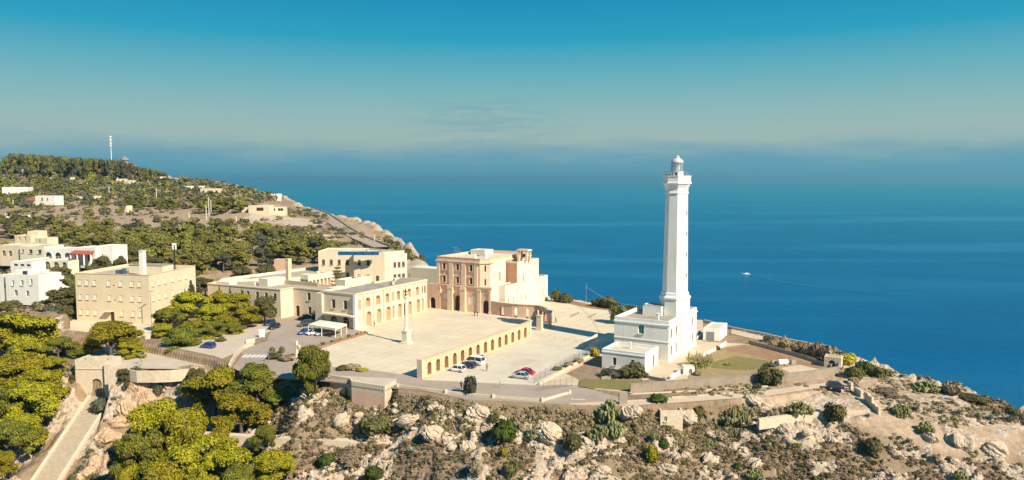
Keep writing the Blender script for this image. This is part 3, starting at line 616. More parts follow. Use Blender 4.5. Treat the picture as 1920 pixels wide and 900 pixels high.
    band(an, [a[:2], D[:2], b[:2], c[:2]], Z0 + 3.55, .2, .14, 'whitetrim')
    smallbox(an, 'chimney', (*mv(mv(D, 60, 4.8), 150, 5.2)[:2], Z0 + 3.85), .45, .45, 1.5, radians(60), 'white')
    # garage
    G_ = P(1349, 640); g = rootat('garage', G_, 'small white garage with a grey metal door behind the lighthouse', 'garage')
    a = mv(G_, 165, U(G_, 165, 1318)); b = mv(G_, 62, 9); c = (a[0] + b[0] - G_[0], a[1] + b[1] - G_[1])
    block(g, [a, G_, b, c], Z0, Z0 + 3.3, 'white', 'roofpale', {0: [((1.75, .05, 2.1, 2.3, False), 'glass', 'garage_door')]}, parapet=.25, depth=.12)
    g2 = MB(g.location); d = Vector((G_[0] - a[0], G_[1] - a[1])).normalized(); n = Vector((d.y, -d.x)); q = Vector(a[:2]) + d * 1.75 - n * .06
    for k in range(5): g2.box((q.x, q.y, Z0 + .07 + k * .45), 2.05, .05, .43, atan2(d.y, d.x))
    g2.build('door_slats', 'greymetal', g)
M['domegrey'] = mat('lead_dome', (.56, .55, .52), .45, .15, 2)
lighthouse()
# ------------------------------------------------------------------ square left building
def left_building():
    C = P(282, 607); zt = 71.2; AF = 180 - 11.5; AS = 82; Ct = (C[0], C[1], zt)
    L1 = U(C, AF, 144.6); L2 = U(Ct, AS, 366)
    a = mv(C, AF, L1); b = mv(C, AS, L2); c = mv(b, AF, L1)
    root = rootat('hostel_building', C, 'large plain three storey cream block with a white chimney on its flat roof', 'building')
    f = []
    for px in (153, 166.3, 180.5, 207.5, 229.6, 250.8, 264.8):
        u = L1 - U(C, AF, px)
        for v, ok in ((10.7, 1), (6.4, 1), (1.9, px != 207.5)):
            if ok: f.append(((u, v, 1.05, 1.55, False), 'pale', 'window'))
    u = L1 - U(C, AF, 211.5); f.append(((u, .1, 1.25, 2.9, False), 'door', 'door', 'dark brown double door'))
    for px, v in ((218.3, 11.2), (219.3, 6.9)): f.append(((L1 - U(C, AF, px), v, .4, .6, False), 'glass'))
    s = []
    for px in (289, 300.5, 312, 326, 338.5, 350.5):
        for v in (10.7, 6.4, 1.9): s.append(((U(C, AS, px), v, 1.05, 1.55, False), 'pale'))
    block(root, [a, C, b, c], Z0, zt, 'cream2', 'rooftan', {0: f, 1: s}, parapet=.9, depth=.16)
    band(root, [a[:2], C[:2], b[:2], c[:2]], zt - .12, .16, .12, 'pier')
    ca = mv(C, AF, U(C, AF, 207.5)); d = radians(AF + 180)
    mb = MB(root.location); k = mv(ca, AF + 90, .85); mb.box((k[0], k[1], Z0 + 3.25), 2.6, 1.7, .15, d); mb.build('door_canopy', 'cream', root)
    # low service wing and things on the roof
    R = mv(mv(C, AS, 9), AF, 4.5, zt - 57 - .9)
    mb = MB(root.location); h = mv(mv(C, AS, 12), AF, 7.5); mb.box((h[0], h[1], zt - .9), 11.5, 5, 2.4, radians(AF)); mb.build('stair_hut', 'cream', root)
    mb = MB(root.location); mb.box((h[0], h[1], zt + 1.51), 11.8, 5.3, .12, radians(AF)); mb.build('hut_roof', 'roofgrey', root)
    ch = mv(mv(C, AS, 3.2), AF, U((C[0], C[1], 72), AF, 255)); mb = MB(root.location); mb.box((ch[0], ch[1], zt - .9), 1.35, 1.35, 7.4, radians(AF)); mb.box((ch[0], ch[1], zt + 6.5), 1.6, 1.6, .2, radians(AF)); mb.build('chimney', 'white', root)
    tk = mv(mv(C, AS, 6), AF, 12.5); mb = MB(root.location); mb.lathe((tk[0], tk[1], zt - .9), [(.7, 0), (.7, 1.6), (.3, 1.8)], 10); mb.box((tk[0] - 1.7, tk[1], zt - .9), 1.2, 1.2, 1.3, .1); mb.build('water_tank', mat('blue_tank', (.05, .09, .16), .5), root)
    m_ = mv(mv(C, AS, 15), AF, 1.3); mast = empty('antenna_mast', (m_[0], m_[1], zt - .9), 'dark lattice aerial mast with white drum antennas on the hostel roof', 'antenna')
    mb = MB(mast.location); z = zt - .9
    for q in range(3): mb.tube((m_[0] + .3 * cos(q * 2.1), m_[1] + .3 * sin(q * 2.1), z), (m_[0] + .15 * cos(q * 2.1), m_[1] + .15 * sin(q * 2.1), z + 8.2), .07, n=4)
    for k in range(12):
        for q in range(3): mb.tube((m_[0] + .26 * cos(q * 2.1), m_[1] + .26 * sin(q * 2.1), z + k * .66), (m_[0] + .24 * cos(q * 2.1 + 2.1), m_[1] + .24 * sin(q * 2.1 + 2.1), z + k * .66 + .66), .035, n=3)
    mb.build('lattice', 'blackiron', mast)
    for q, zz in ((0, 6.9), (2.1, 6.9), (4.2, 6.9)):
        mb = MB(mast.location); mb.box((m_[0] + .5 * cos(q), m_[1] + .5 * sin(q), z + zz), .25, .5, 1.9, q); mb.build('panel_antenna', 'whitetrim', mast)
    mb = MB(mast.location); mb.box((m_[0] - 1.3, m_[1] - .6, z), 1.5, 1.0, 1.3, .2); mb.build('equipment_cabinet', 'greymetal', mast)
    for k in range(4):
        v_ = mv(mv(C, AF, U(C, AF, 226) + 0 * k), AS + 180, 1.2); 
    # white water main along the terrace
left_building()
# ------------------------------------------------------------------ sanctuary buildings west of the square
def west_wing():
    zt = 65.9; A = P(527, 597); root = rootat('pilgrim_house', A, 'long low cream building with a courtyard and dark windows beside the road', 'building')
    b = mv(A, 154, U((A[0], A[1], zt), 154, 389)); e = mv(A, 60, U((A[0], A[1], Z0), 60, 550.6)); f = mv(e, -30, U(e, -30, 612))
    g = mv(f, 60, 9); h = mv(e, 60, 9); h = mv(h, 150, 6)
    bk = P(412, 526, zt)
    i_ = mv(mv(A, 60, 12), 150, 14)
    L = U(A, 154, 389); ops0 = []
    for px in (455, 466, 483.5, 500, 516.5): ops0.append(((hypot(b[0] - A[0], b[1] - A[1]) - U(A, 154, px), 5.1, 1.15, 2.3, False), 'shutter'))
    for px in (500, 516.5): ops0.append(((hypot(b[0] - A[0], b[1] - A[1]) - U(A, 154, px), 1.0, 1.15, 2.0, False), 'shutter'))
    o2 = [((U(e, -30, 558.5), .05, 1.5, 3.2, False), 'door', 'door', 'dark brown door'), ((U(e, -30, 580), 5.3, 1.3, 2.3, False), 'shutter'), ((U(e, -30, 581), 1.0, 1.3, 2.3, False), 'shutter')]
    block(root, [b, A, e, f, g, h, mv(h, 154, 20), (bk[0], bk[1])], Z0, zt, 'cream', 'rooftan', {0: ops0, 2: o2}, parapet=.5, cornice=(.35, .3, .15, 'pier'), depth=.22)
    # back wing round the courtyard
    c1 = P(597, 500, zt); q0 = P(413, 525.6, zt - .3); k1 = P(620, 511, zt); k0 = P(556, 521.5, zt); k2 = P(470, 532, zt)
    arc = []
    pk0, pk1 = (k0[0], k0[1]), (k1[0], k1[1]); LL = hypot(k1[0] - k0[0], k1[1] - k0[1])
    for n in range(9): arc.append(((LL * (n + .55) / 9, 4.2, LL / 9 * .7, 3.0, False), 'niche', 'loggia_bay'))
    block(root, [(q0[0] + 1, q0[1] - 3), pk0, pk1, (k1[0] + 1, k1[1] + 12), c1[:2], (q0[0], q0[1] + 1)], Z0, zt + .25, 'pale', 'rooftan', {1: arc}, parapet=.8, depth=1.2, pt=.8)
    ch = P(539, 527, zt); ch = P(541, 522, zt); mb = MB(root.location); mb.box((ch[0], ch[1], zt - .6), 1.25, 1.25, 7.0, radians(60)); mb.box((ch[0], ch[1], zt + 6.4), 1.5, 1.5, .25, radians(60)); mb.build('chimney', 'cream2', root)
    for px, py, sx, sy, sz in ((510, 531, 7, 4, 2.3), (425, 530, 6, 3, .9), (575, 520, 4, 3, 1.6)):
        c = P(px, py, zt); smallbox(root, 'roof_hut', (c[0], c[1], zt - .5), sx, sy, sz, radians(60 if sx == 7 else -28), 'pale')
    # dark ridge parapet on the inner roof edge
    r0 = P(529, 529, zt); r1 = P(597, 534.5, zt); mb = MB(root.location); a_ = atan2(r1[1] - r0[1], r1[0] - r0[0]); mb.box(((r0[0] + r1[0]) / 2, (r0[1] + r1[1]) / 2, zt - .5), hypot(r1[0] - r0[0], r1[1] - r0[1]), .5, 1.2, a_); mb.build('parapet', 'rooftan', root)
    # high dormitory block behind
    zt = 73; c = P(721, 473, zt); hb = rootat('dormitory_block', (c[0], c[1], 57), 'tall cream three storey block with blue tanks on its roof behind the courtyard', 'building')
    l1 = U(c, 176, 663); p1 = mv(c, 176, l1); p2 = mv(p1, 86, 3.5); p3 = mv(p2, 178, U(p2, 178, 596.5)); s1 = mv(c, 48, 9.0); bk1 = mv(s1, 150, 8); bk3 = mv(p3, 88, 13)
    def w(L0, st, ang, pxs, v, sty='shutter', ww=1.15, hh=2.0): return [((L0 - U(st, ang, q), v, ww, hh, False), sty) for q in pxs]
    l3 = hypot(p3[0] - p2[0], p3[1] - p2[1])
    fr = w(l1, c, 176, (673, 690), 11.2) + w(l1, c, 176, (707,), 5.6) + w(l1, c, 176, (673, 690), 6.0)
    lf = [((l3 - U(p2, 178, q), 10.9, 1.1, 2.0, False), 'shutter') for q in (606, 620.5, 635.5, 651)] + [((l3 - U(p2, 178, 651), 6.2, 1.1, 2.0, False), 'shutter')]
    block(hb, [p3, p2, p1, c, s1, bk1, (bk1[0] - 8, bk1[1] + 6), bk3], 57, zt, 'cream', 'roofpale', {0: lf, 2: fr}, parapet=.6, depth=.22)
    r0 = mv(c, 48, 2.6); r0 = mv(r0, -42, .01); L4 = U((r0[0], r0[1], 72), 40, 763); r1 = mv(r0, 40, L4); wn = []
    for q in (728.5, 740, 748, 756):
        for v in (5.9, 10.2):
            wn.append(((U(r0, 40, q), v, 1.2, 1.9, False), 'shutter' if q != 728.5 else 'glass'))
    block(hb, [r0, r1, mv(r1, 130, 11), mv(r0, 130, 11)], 57, 72.0, 'pale', 'rooftan', {0: wn}, parapet=.5, depth=.2)
    tk = mat('blue_cover', (.015, .10, .22), .5, .2, 1)
    for k, (px, ln_) in enumerate(((640, 3.2), (657, 2.6), (672, 3.0), (690, 4.2), (702, 2.2))):
        q = P(px, 474.5, zt + .3); mb = MB(hb.location); mb.box((q[0], q[1] + 2.5, zt - .6), ln_, 1.5, 1.15, .05 * k); mb.build('water_tank', tk, hb)
    fl = P(679, 473, zt); mb = MB((fl[0], fl[1] + 1, zt - .6)); mb.tube((fl[0], fl[1] + 1, zt - .6), (fl[0], fl[1] + 1, zt + 3.2), .06, n=5); mb.build('flagpole', 'greymetal', label='thin grey pole on the dormitory block roof', cat='pole')
    # bright inner block
    z2 = 68.2; c = P(647, 525, z2); ib = rootat('chapel_house', (c[0], c[1], 57), 'bright flat roofed house between the courtyard and the arcaded wing', 'building')
    a = mv(c, 150, U(c, 150, 630)); b = mv(c, 60, U(c, 60, 697)); d = mv(b, 150, hypot(a[0] - c[0], a[1] - c[1]))
    block(ib, [a, c, b, d], 57, z2, 'pale', 'roofpale', {0: [((1.6, 7.6, .8, 1.6, False), 'shutter')]}, parapet=.4)
    q = P(634, 541, 66.5); smallbox(ib, 'roof_hut', (q[0], q[1], 64), 5.0, 4.0, 3.0, radians(60), 'pale')
    # cafe and arcaded wing
    zt = 67.1; K = P(669, 618); ab = rootat('arcaded_wing', K, 'long two storey wing with rows of arches facing the square', 'building')
    AB = 62; Lc = U(K, 150, 606); a = mv(K, 150, Lc); Lw = U((K[0], K[1], 57), AB, 801); b = mv(K, AB, Lw); c = mv(b, 152, 11); d = mv(a, 62, 30)
    ops = []
    def au(px): return U(K, AB, px)
    for px, wpx in ((692, 10.5), (711, 9.5), (728.6, 9), (750, 8), (769, 7.5), (784.4, 7)):
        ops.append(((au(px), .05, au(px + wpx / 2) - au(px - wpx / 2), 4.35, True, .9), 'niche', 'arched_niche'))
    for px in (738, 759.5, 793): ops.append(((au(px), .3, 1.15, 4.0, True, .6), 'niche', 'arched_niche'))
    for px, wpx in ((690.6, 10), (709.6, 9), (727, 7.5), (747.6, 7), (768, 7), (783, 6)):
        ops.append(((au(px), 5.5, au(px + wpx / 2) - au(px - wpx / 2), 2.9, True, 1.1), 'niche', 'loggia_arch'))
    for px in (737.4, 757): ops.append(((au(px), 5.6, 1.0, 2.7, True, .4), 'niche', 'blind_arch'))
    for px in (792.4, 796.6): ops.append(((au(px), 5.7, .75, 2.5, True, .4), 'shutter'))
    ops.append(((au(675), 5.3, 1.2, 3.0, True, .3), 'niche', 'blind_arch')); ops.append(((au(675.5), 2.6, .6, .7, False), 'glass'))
    fr = [((Lc - U(K, 150, 626), 5.3, 1.3, 2.5, False), 'shutter'), ((Lc - U(K, 150, 648), 5.3, 1.3, 2.5, False), 'shutter'), ((Lc - U(K, 150, 626), .05, 2.6, 3.1, True, .6), 'glass', 'door'), ((Lc - U(K, 150, 648), .05, 2.6, 3.3, True, .6), 'glass', 'door')]
    block(ab, [a, K, b, c, mv(K, 62, 22)[:2] + () if False else mv(mv(K, 62, 22), 152, 11), mv(mv(K, 62, 22), 152, Lc), ], 57, zt, 'cream', 'roofgrey', {0: fr, 1: ops}, parapet=.55, depth=.25, cornice=(.5, .35, .2, 'pier'))
    # dark doors inside three of the loggia arches
    for px in (688.5, 707.5, 726, 747):
        q = mv(mv(K, AB, au(px)), 150, 1.0); mb = MB(ab.location); mb.box((q[0], q[1], 62.6), .9, .15, 2.0, radians(AB)); mb.build('loggia_door', 'door', ab)
    for px in (682, 701, 720, 760, 777, 799):
        q = mv(mv(K, AB, au(px)), AB - 90, .14); mb = MB(ab.location); mb.box((q[0], q[1], 57), .5, .26, 9.6, radians(AB)); mb.build('pilaster', 'pier', ab)
    q = mv(K, 150, -.05); mb = MB(ab.location); mb.box((*mv(K, 195, .3)[:2], 57), .9, .9, 9.7, radians(60)); mb.build('corner_pier', 'whitetrim', ab)
    # left buttress pier of the cafe front and its concrete shelf
    q = P(601.5, 603); mb = MB(ab.location); mb.box((a[0] - .6, a[1] + .9, 57), 2.4, 2.6, 9.3, radians(60)); mb.build('end_bay', 'cream', ab)
    q0 = mv(a, -30, 1.2); q = mv(mv(q0, -30, (Lc - 1.4) / 2), -120, .9); mb = MB(ab.location); mb.box((q[0], q[1], 60.65), Lc - 1.6, 1.9, .35, radians(-30)); mb.build('shelf_canopy', 'cream', ab)
    # link wall between the arcaded wing and the basilica
    lk = P(801, 577); l2 = P(821, 579); lw = rootat('gateway_wall', lk, 'pink stone wall with an arched gateway joining the arcaded wing to the basilica', 'wall')
    ang = degrees(atan2(l2[1] - lk[1], l2[0] - lk[0])); LL = hypot(l2[0] - lk[0], l2[1] - lk[1])
    mb = MB(lw.location); facade(mb, lk, l2, 57, 65.0, [(LL * .52, .05, 2.1, 3.6, True, .8)], 0); bk = [mv(lk, ang + 90, 1), mv(l2, ang + 90, 1)]
    mb.face([(lk[0], lk[1], 65), (l2[0], l2[1], 65), (bk[1][0], bk[1][1], 65), (bk[0][0], bk[0][1], 65)]); mb.face([(bk[1][0], bk[1][1], 57), (bk[0][0], bk[0][1], 57), (bk[0][0], bk[0][1], 65), (bk[1][0], bk[1][1], 65)])
    mb.build('wall', 'pink', lw); place_op(lw, lk, l2, 57, (LL * .52, .05, 2.1, 3.6, True, .8), 'iron', 'gate', sill=False)
    # white wall behind, where the arcaded wing meets the slope
    w0 = P(783, 530, 62); mb = MB((w0[0], w0[1], 57)); mb.box((w0[0] + 6, w0[1] + 16, 57), 22, 6, 8.4, radians(-30)); mb.build('back_store', 'pale', label='plain pale store wall behind the gateway beside the basilica', cat='building')
west_wing()
g_ = np.random.default_rng(9)
for o in [q for q in list(COL.objects) if q.name.split('.')[0] in ('pilgrim_house', 'arcaded_wing', 'dormitory_block', 'chapel_house')]:
    rf_ = [c for c in o.children if c.name.startswith('roof') and not c.name.startswith('roof_')]
    for c in rf_:
        for k in range(4):
            p = c.data.polygons[int(g_.integers(len(c.data.polygons)))]; q = o.location + c.data.vertices[p.vertices[0]].co * .2 + c.data.vertices[p.vertices[1]].co * .4 + c.data.vertices[p.vertices[2]].co * .4; s_ = g_.uniform(.5, 1.2)
            smallbox(o, 'roof_vent', (q.x, q.y, q.z), s_, g_.uniform(.5, 1.5), g_.uniform(.4, 1.1), g_.uniform(0, 1.5), ('pale', 'greymetal', 'rooftan')[k % 3])
# ------------------------------------------------------------------ basilica
def basilica():
    Lc = P(819.5, 578); root = rootat('basilica', Lc, 'pink stone basilica with tall pilasters, arched doors and a small bell cote', 'church')
    AF = -31; h1 = 65.2; h2 = 74.0
    w1 = U(Lc, AF, 921); R1 = mv(Lc, AF, w1); w2 = U(Lc, AF, 899.5); R2 = mv(Lc, AF, w2)
    # lower storey
    def uu(px): return U(Lc, AF, px)
    dq = .55
    lo = [((uu(859), .05, 2.6, 4.9, True, .7), 'door', 'door', 'tall arched main door'), ((uu(911.5), .05, 2.5, 4.1, True, .6), 'door', 'door', 'arched side door'), ((uu(835), 2.9, 1.5, 2.2, False, .12), 'pale', 'panel'), ((uu(885), 2.4, 2.3, 2.6, False, .12), 'pale', 'panel')]
    b1 = mv(R1, 60, 8); b0 = mv(Lc, 60, 8)
    block(root, [Lc, R1, b1, b0], 57, h1, 'pink', 'rooftan', {0: lo}, parapet=.05, depth=.3)
    band(root, [Lc[:2], R1[:2], b1[:2], b0[:2]], h1 - .35, .4, .4, 'pier', 'string_course')
    for px, w, o in ((824, 1.4, .35), (846.5, 1.9, .9), (870, 1.9, .9), (899, 1.2, .35), (919, .7, .3)):
        q = mv(mv(Lc, AF, uu(px)), AF - 90, o / 2); mb = MB(root.location); mb.box((q[0], q[1], 57), w, o, h1 - 57.4, radians(AF)); mb.box((*mv(q, AF - 90, .05)[:2], 57), w + .25, o + .12, .7, radians(AF)); mb.box((*mv(q, AF - 90, .05)[:2], h1 - 1.3), w + .3, o + .15, .5, radians(AF)); mb.build('pilaster', 'pier', root)
    # upper storey with a turned corner facet
    S = mv(Lc, AF + 90, .25); S2 = mv(R2, AF + 90, .25); fa = 12; S3 = mv(S2, fa, U((S2[0], S2[1], 70), fa, 919)); bk = mv(S3, 60, 26); bl = mv(S, 60, 26)
    up = []
    for px in (834, 859, 884):
        for v in (.9, 5.0): up.append(((U(S, AF, px), v - (h1 - 65.2), .95, 1.9, False, .35), 'door', 'window'))
    fc = hypot(S3[0] - S2[0], S3[1] - S2[1]); fo = [((fc * .52, .6, .5, 2.0, False, .3), 'door', 'window'), ((fc * .52, 4.9, .5, 2.0, False, .3), 'door', 'window')]
    block(root, [S, S2, S3, bk, bl], h1 - .2, h2, 'pink', 'roofpale', {0: up, 1: fo}, parapet=.9, depth=.35)
    band(root, [S[:2], S2[:2], S3[:2], bk[:2]], h2 - 1.5, .4, .45, 'pier', closed=False); band(root, [S[:2], S2[:2], S3[:2], bk[:2]], h2 - .1, .16, .12, 'pier', 'coping', closed=False)
    for px, w, o in ((823, 1.1, .3), (847, 1.6, .35), (870, 1.6, .35), (893, 1.2, .3)):
        q = mv(mv(S, AF, U(S, AF, px)), AF - 90, o / 2); mb = MB(root.location); mb.box((q[0], q[1], h1 + .06), w, o, h2 - h1 - 1.6, radians(AF)); mb.build('pilaster', 'pier', root)
    for px in (834, 859, 884):                              # window surrounds
        for v in (.62, 4.72):
            q = mv(mv(S, AF, U(S, AF, px)), AF - 90, .17); mb = MB(root.location); zb = h1 - .2 + v
            mb.box((q[0], q[1], zb), 1.6, .3, .18, radians(AF)); mb.box((q[0], q[1], zb + 2.38), 1.9, .36, .24, radians(AF))
            for s_ in (-.68, .68): t_ = mv(q, AF, s_); mb.box((t_[0], t_[1], zb + .17), .22, .2, 2.22, radians(AF))
            mb.build('window_surround', 'pier', root)
    # nave side: bright wall running back
    n0 = mv(S3, 55, .2); n1z = 73.2
    q1 = P(920.5, 490, n1z)
    nv0 = S3; L = U((nv0[0], nv0[1], n1z), 52, 948); nv1 = mv(nv0, 52, L)
    block(root, [nv0, nv1, mv(nv1, 142, 14), mv(nv0, 142, 6)], 57, 73.0, 'pale', 'roofpale', {0: [((L * .6, 9.5, 1.1, 3.0, True, .25), 'niche', 'blind_window'), ((L * .27, 11.5, .4, .9, False), 'glass')]}, parapet=.5)
    # choir block with bell cote
    zc = 72.4; c = P(970, 491, zc); L = U(c, 58, 1010); c1 = mv(c, 58, L); fl = U(c, 150, 950); cl = mv(c, 150, fl)
    block(root, [cl, c, c1, mv(c1, 150, 15), mv(cl, 150, 6)[:2] if False else mv(mv(c, 150, 15), 60, 3)], 57, zc, 'pale', 'roofpale', {1: [((L * .28, 6.5, 1.2, 4.3, True, .25), 'niche', 'blind_window')]}, parapet=.5)
    mb = MB(root.location); f0 = mv(cl, -120, .02); mb.box((*mv(mv(c, 150, fl / 2), -120, .16)[:2], 57), fl, .3, zc - 57.5, radians(-30)); mb.build('end_wall', 'niche', root)
    bc = mv(c, 58, L * .42); t = MB(root.location)
    bq = mv(bc, 150, .9); bz = zc - .3
    for sx in (-1.5, 1.5):
        for sy in (-.55, .55):
            q = mv(mv(bq, 150, sx), 60, sy * 2); t.box((q[0], q[1], bz), .6, .6, 3.6, radians(60))
    t.box((bq[0], bq[1], bz + 3.35), 3.0, 4.4, .35, radians(60)); t.box((bq[0], bq[1], bz + 3.7), 2.6, 3.9, .18, radians(60)); t.build('bell_cote', 'pier', root)
    be = MB(root.location); be.lathe((bq[0], bq[1], bz + 1.3), [(.6, 0), (.5, .3), (.35, .9), (.1, 1.2)], 10); be.build('bell', 'blackiron', root)
    # low side aisle block
    za = 65.3; s0 = mv(R1, AF, .02); s1 = mv(s0, 18, U(s0, 18, 935)); s2 = mv(s1, -20, U(s1, -20, 947)); AA = 62
    s3 = mv(s2, AA, U((s2[0], s2[1], za + .6), AA, 1027)); s4 = mv(s3, 150, 14); s5 = mv(s0, 60, 20); La = hypot(s3[0] - s2[0], s3[1] - s2[1])
    wo = [((U((s2[0], s2[1], 61), AA, px), 2.6, .8, 2.0, False, .2), 'niche', 'window') for px in (953.5, 963, 977, 986, 996, 1006.5, 1018)]
    block(root, [s0, s1, s2, s3, s4, s5], 57, za + .5, 'pale', 'rooftan', {0: [((hypot(s1[0] - s0[0], s1[1] - s0[1]) * .55, 2.2, .7, 1.7, False), 'glass')], 2: wo}, parapet=.45, depth=.2)
    dp = mv(mv(s2, AA, U((s2[0], s2[1], 61), AA, 970.5)), AA - 90, .1); mb = MB(root.location); mb.tube((dp[0], dp[1], 57), (dp[0], dp[1], 65.6), .09, n=5); mb.build('drainpipe', 'rooftan', root)
    # things on the roof
    for du, dv, sx, sy, sz in ((4.5, 20, 6, 5, 1.7), (8.5, 15, 2.2, 2.2, 2.3)):
        c = mv(mv(S, AF, du), 60, dv); smallbox(root, 'roof_hut', (c[0], c[1], h2 - .9), sx, sy, sz, radians(AF), 'pale')
    for px, k in ((853, 4.6), (860, 4.0), (891, 1.6), (911, 1.5)):
        c = P(px, 480, h2); mb = MB(root.location); mb.tube((c[0], c[1], h2 - .9), (c[0], c[1], h2 - .9 + k * .8), .07, n=4)
        if k > 3:
            for z in (.55, .8): mb.tube((c[0] - .9, c[1], h2 - .9 + k * z), (c[0] + .9, c[1] + .2, h2 - .9 + k * z), .05, n=4)
            mb.build('aerial', 'greymetal', root)
        else: mb.lathe((c[0], c[1], h2 - .9), [(.6, 0), (.6, .6), (.3, 1.2), (.1, 1.6)], 8); mb.build('finial', 'whitetrim', root)
basilica()
# ------------------------------------------------------------------ freestanding arcades
def two_sided(mb, p0, p1, z0, z1, ops, th, capends=(True, True)):
    d = Vector((p1[0] - p0[0], p1[1] - p0[1])); L = d.length; d /= L; n = Vector((d.y, -d.x))
    q0 = (p0[0] - n.x * th, p0[1] - n.y * th); q1 = (p1[0] - n.x * th, p1[1] - n.y * th)
    facade(mb, p0, p1, z0, z1, [(*o[:5], th) for o in ops], rmi=1)
    facade(mb, q1, q0, z0, z1, [(L - o[0], *o[1:5], .001) for o in ops])
    mb.face([(p0[0], p0[1], z1), (p1[0], p1[1], z1), (q1[0], q1[1], z1), (q0[0], q0[1], z1)])
    if capends[0]: mb.face([(p0[0], p0[1], z0), (p0[0], p0[1], z1), (q0[0], q0[1], z1), (q0[0], q0[1], z0)])
    if capends[1]: mb.face([(p1[0], p1[1], z0), (p1[0], p1[1], z1), (q1[0], q1[1], z1), (q1[0], q1[1], z0)])
def arcades():
    a = P(794, 709); b = P(993, 632); ang = degrees(atan2(b[1] - a[1], b[0] - a[0])); root = rootat('arcade_wall', a, 'straight honey coloured arcade wall of fourteen arches between square and parking', 'arcade')
    ops = [(U(a, ang, px), .25, 1.5, 2.75, True) for px in (805.4, 821.6, 837.4, 853, 867.4, 882, 896.4, 910.4, 923.4, 937, 949, 961.4, 973.4, 985)]
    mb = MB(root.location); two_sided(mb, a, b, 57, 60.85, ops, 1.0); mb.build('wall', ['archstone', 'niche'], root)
    L = hypot(b[0] - a[0], b[1] - a[1]); q = mv(mv(a, ang, L / 2), ang + 90, .5); mb = MB(root.location); mb.box((q[0], q[1], 60.853), L + .2, 1.2, .12, radians(ang)); mb.build('coping', 'pink', root)
    for s in (-.35, L + .3):
        q = mv(mv(a, ang, s), ang + 90, .5); mb = MB(root.location); mb.box((q[0], q[1], 57), .7 if s < 0 else .9, 1.3, 4.05, radians(ang)); mb.build('end_pier', 'pier', root)
    for o in ops:
        for s in (-1, 1):
            pass
    pts = [P(px, py) for px, py in ((921, 589), (934, 591.3), (948, 593.5), (960, 595), (972, 596), (983, 596.8), (993, 597.4), (1003, 598), (1012, 599.2), (1020, 601.5), (1026, 605), (1028.5, 609.5), (1027, 614))]
    ex = rootat('curved_arcade', pts[4], 'curved pink stone arcade sweeping out from the basilica side door', 'arcade')
    mb = MB(ex.location); cap = MB(ex.location)
    for i in range(len(pts) - 1):
        p, q = pts[i], pts[i + 1]; L = hypot(q[0] - p[0], q[1] - p[1]); w = min(L * .62, 1.9)
        ops = [(L / 2, .05, w, 2.95, True)] if (i % 2 == 1 or i > 7) else []
        two_sided(mb, p, q, 57, 61.0 , ops, .9, (i == 0, i == len(pts) - 2))
        a_ = atan2(q[1] - p[1], q[0] - p[0]); c = mv(mv(p, degrees(a_), L / 2), degrees(a_) + 90, .45); cap.box((c[0], c[1], 61.003 + .002 * i), L + .35, 1.3, .2, a_)
    mb.build('wall', ['pink', 'niche'], ex); cap.build('coping', 'pier', ex)
    pr = P(1012, 618.5); mb = MB((pr[0], pr[1], 57)); mb.box((pr[0], pr[1], 57), 1.15, 1.5, 3.9, radians(60)); mb.box((pr[0], pr[1], 60.9), 1.35, 1.7, .25, radians(60)); mb.box((pr[0], pr[1], 56.99), 1.4, 1.75, .5, radians(60)); mb.build('gate_pier', 'pier', label='square stone gate pier at the near end of the curved arcade', cat='pier')
    # column with its cross
    c = P(762, 643.5); co = rootat('votive_column', c, 'tall slim stone column with a cross on a square pedestal in the square', 'column')
    mb = MB(co.location); mb.box((c[0], c[1], 57), 2.5, 2.5, .3, radians(60)); mb.box((c[0], c[1], 57.3), 1.6, 1.6, 2.8, radians(60)); mb.box((c[0], c[1], 57.302), 1.8, 1.8, .35, radians(60)); mb.box((c[0], c[1], 60.1), 1.9, 1.9, .3, radians(60)); mb.build('pedestal', 'pale', co)
    mb = MB(co.location); mb.lathe((c[0], c[1], 60.4), [(.75, 0), (.7, .2), (.5, .4), (.42, .6), (.28, 7.9), (.28, 8.0)], 14); mb.build('shaft', 'pale', co)
    mb = MB(co.location); mb.lathe((c[0], c[1], 68.4), [(.36, 0), (.7, .5), (.7, .7)], 8); mb.box((c[0], c[1], 69.1), .95, .95, .2, radians(60)); mb.build('capital', 'pale', co)
    mb = MB(co.location); mb.box((c[0], c[1], 69.3), .18, .18, 1.7, radians(60)); mb.box((c[0], c[1], 70.2), 1.3, .16, .16, radians(-20)); mb.lathe((c[0], c[1], 69.3), [(.35, 0), (.2, .4)], 8); mb.build('cross', 'blackiron', co)
M['archstone'] = mat('honey_stone', (.66, .49, .31), .9, .15, .5, .03, 3, c2=(.60, .42, .26), stain=.3)
arcades()
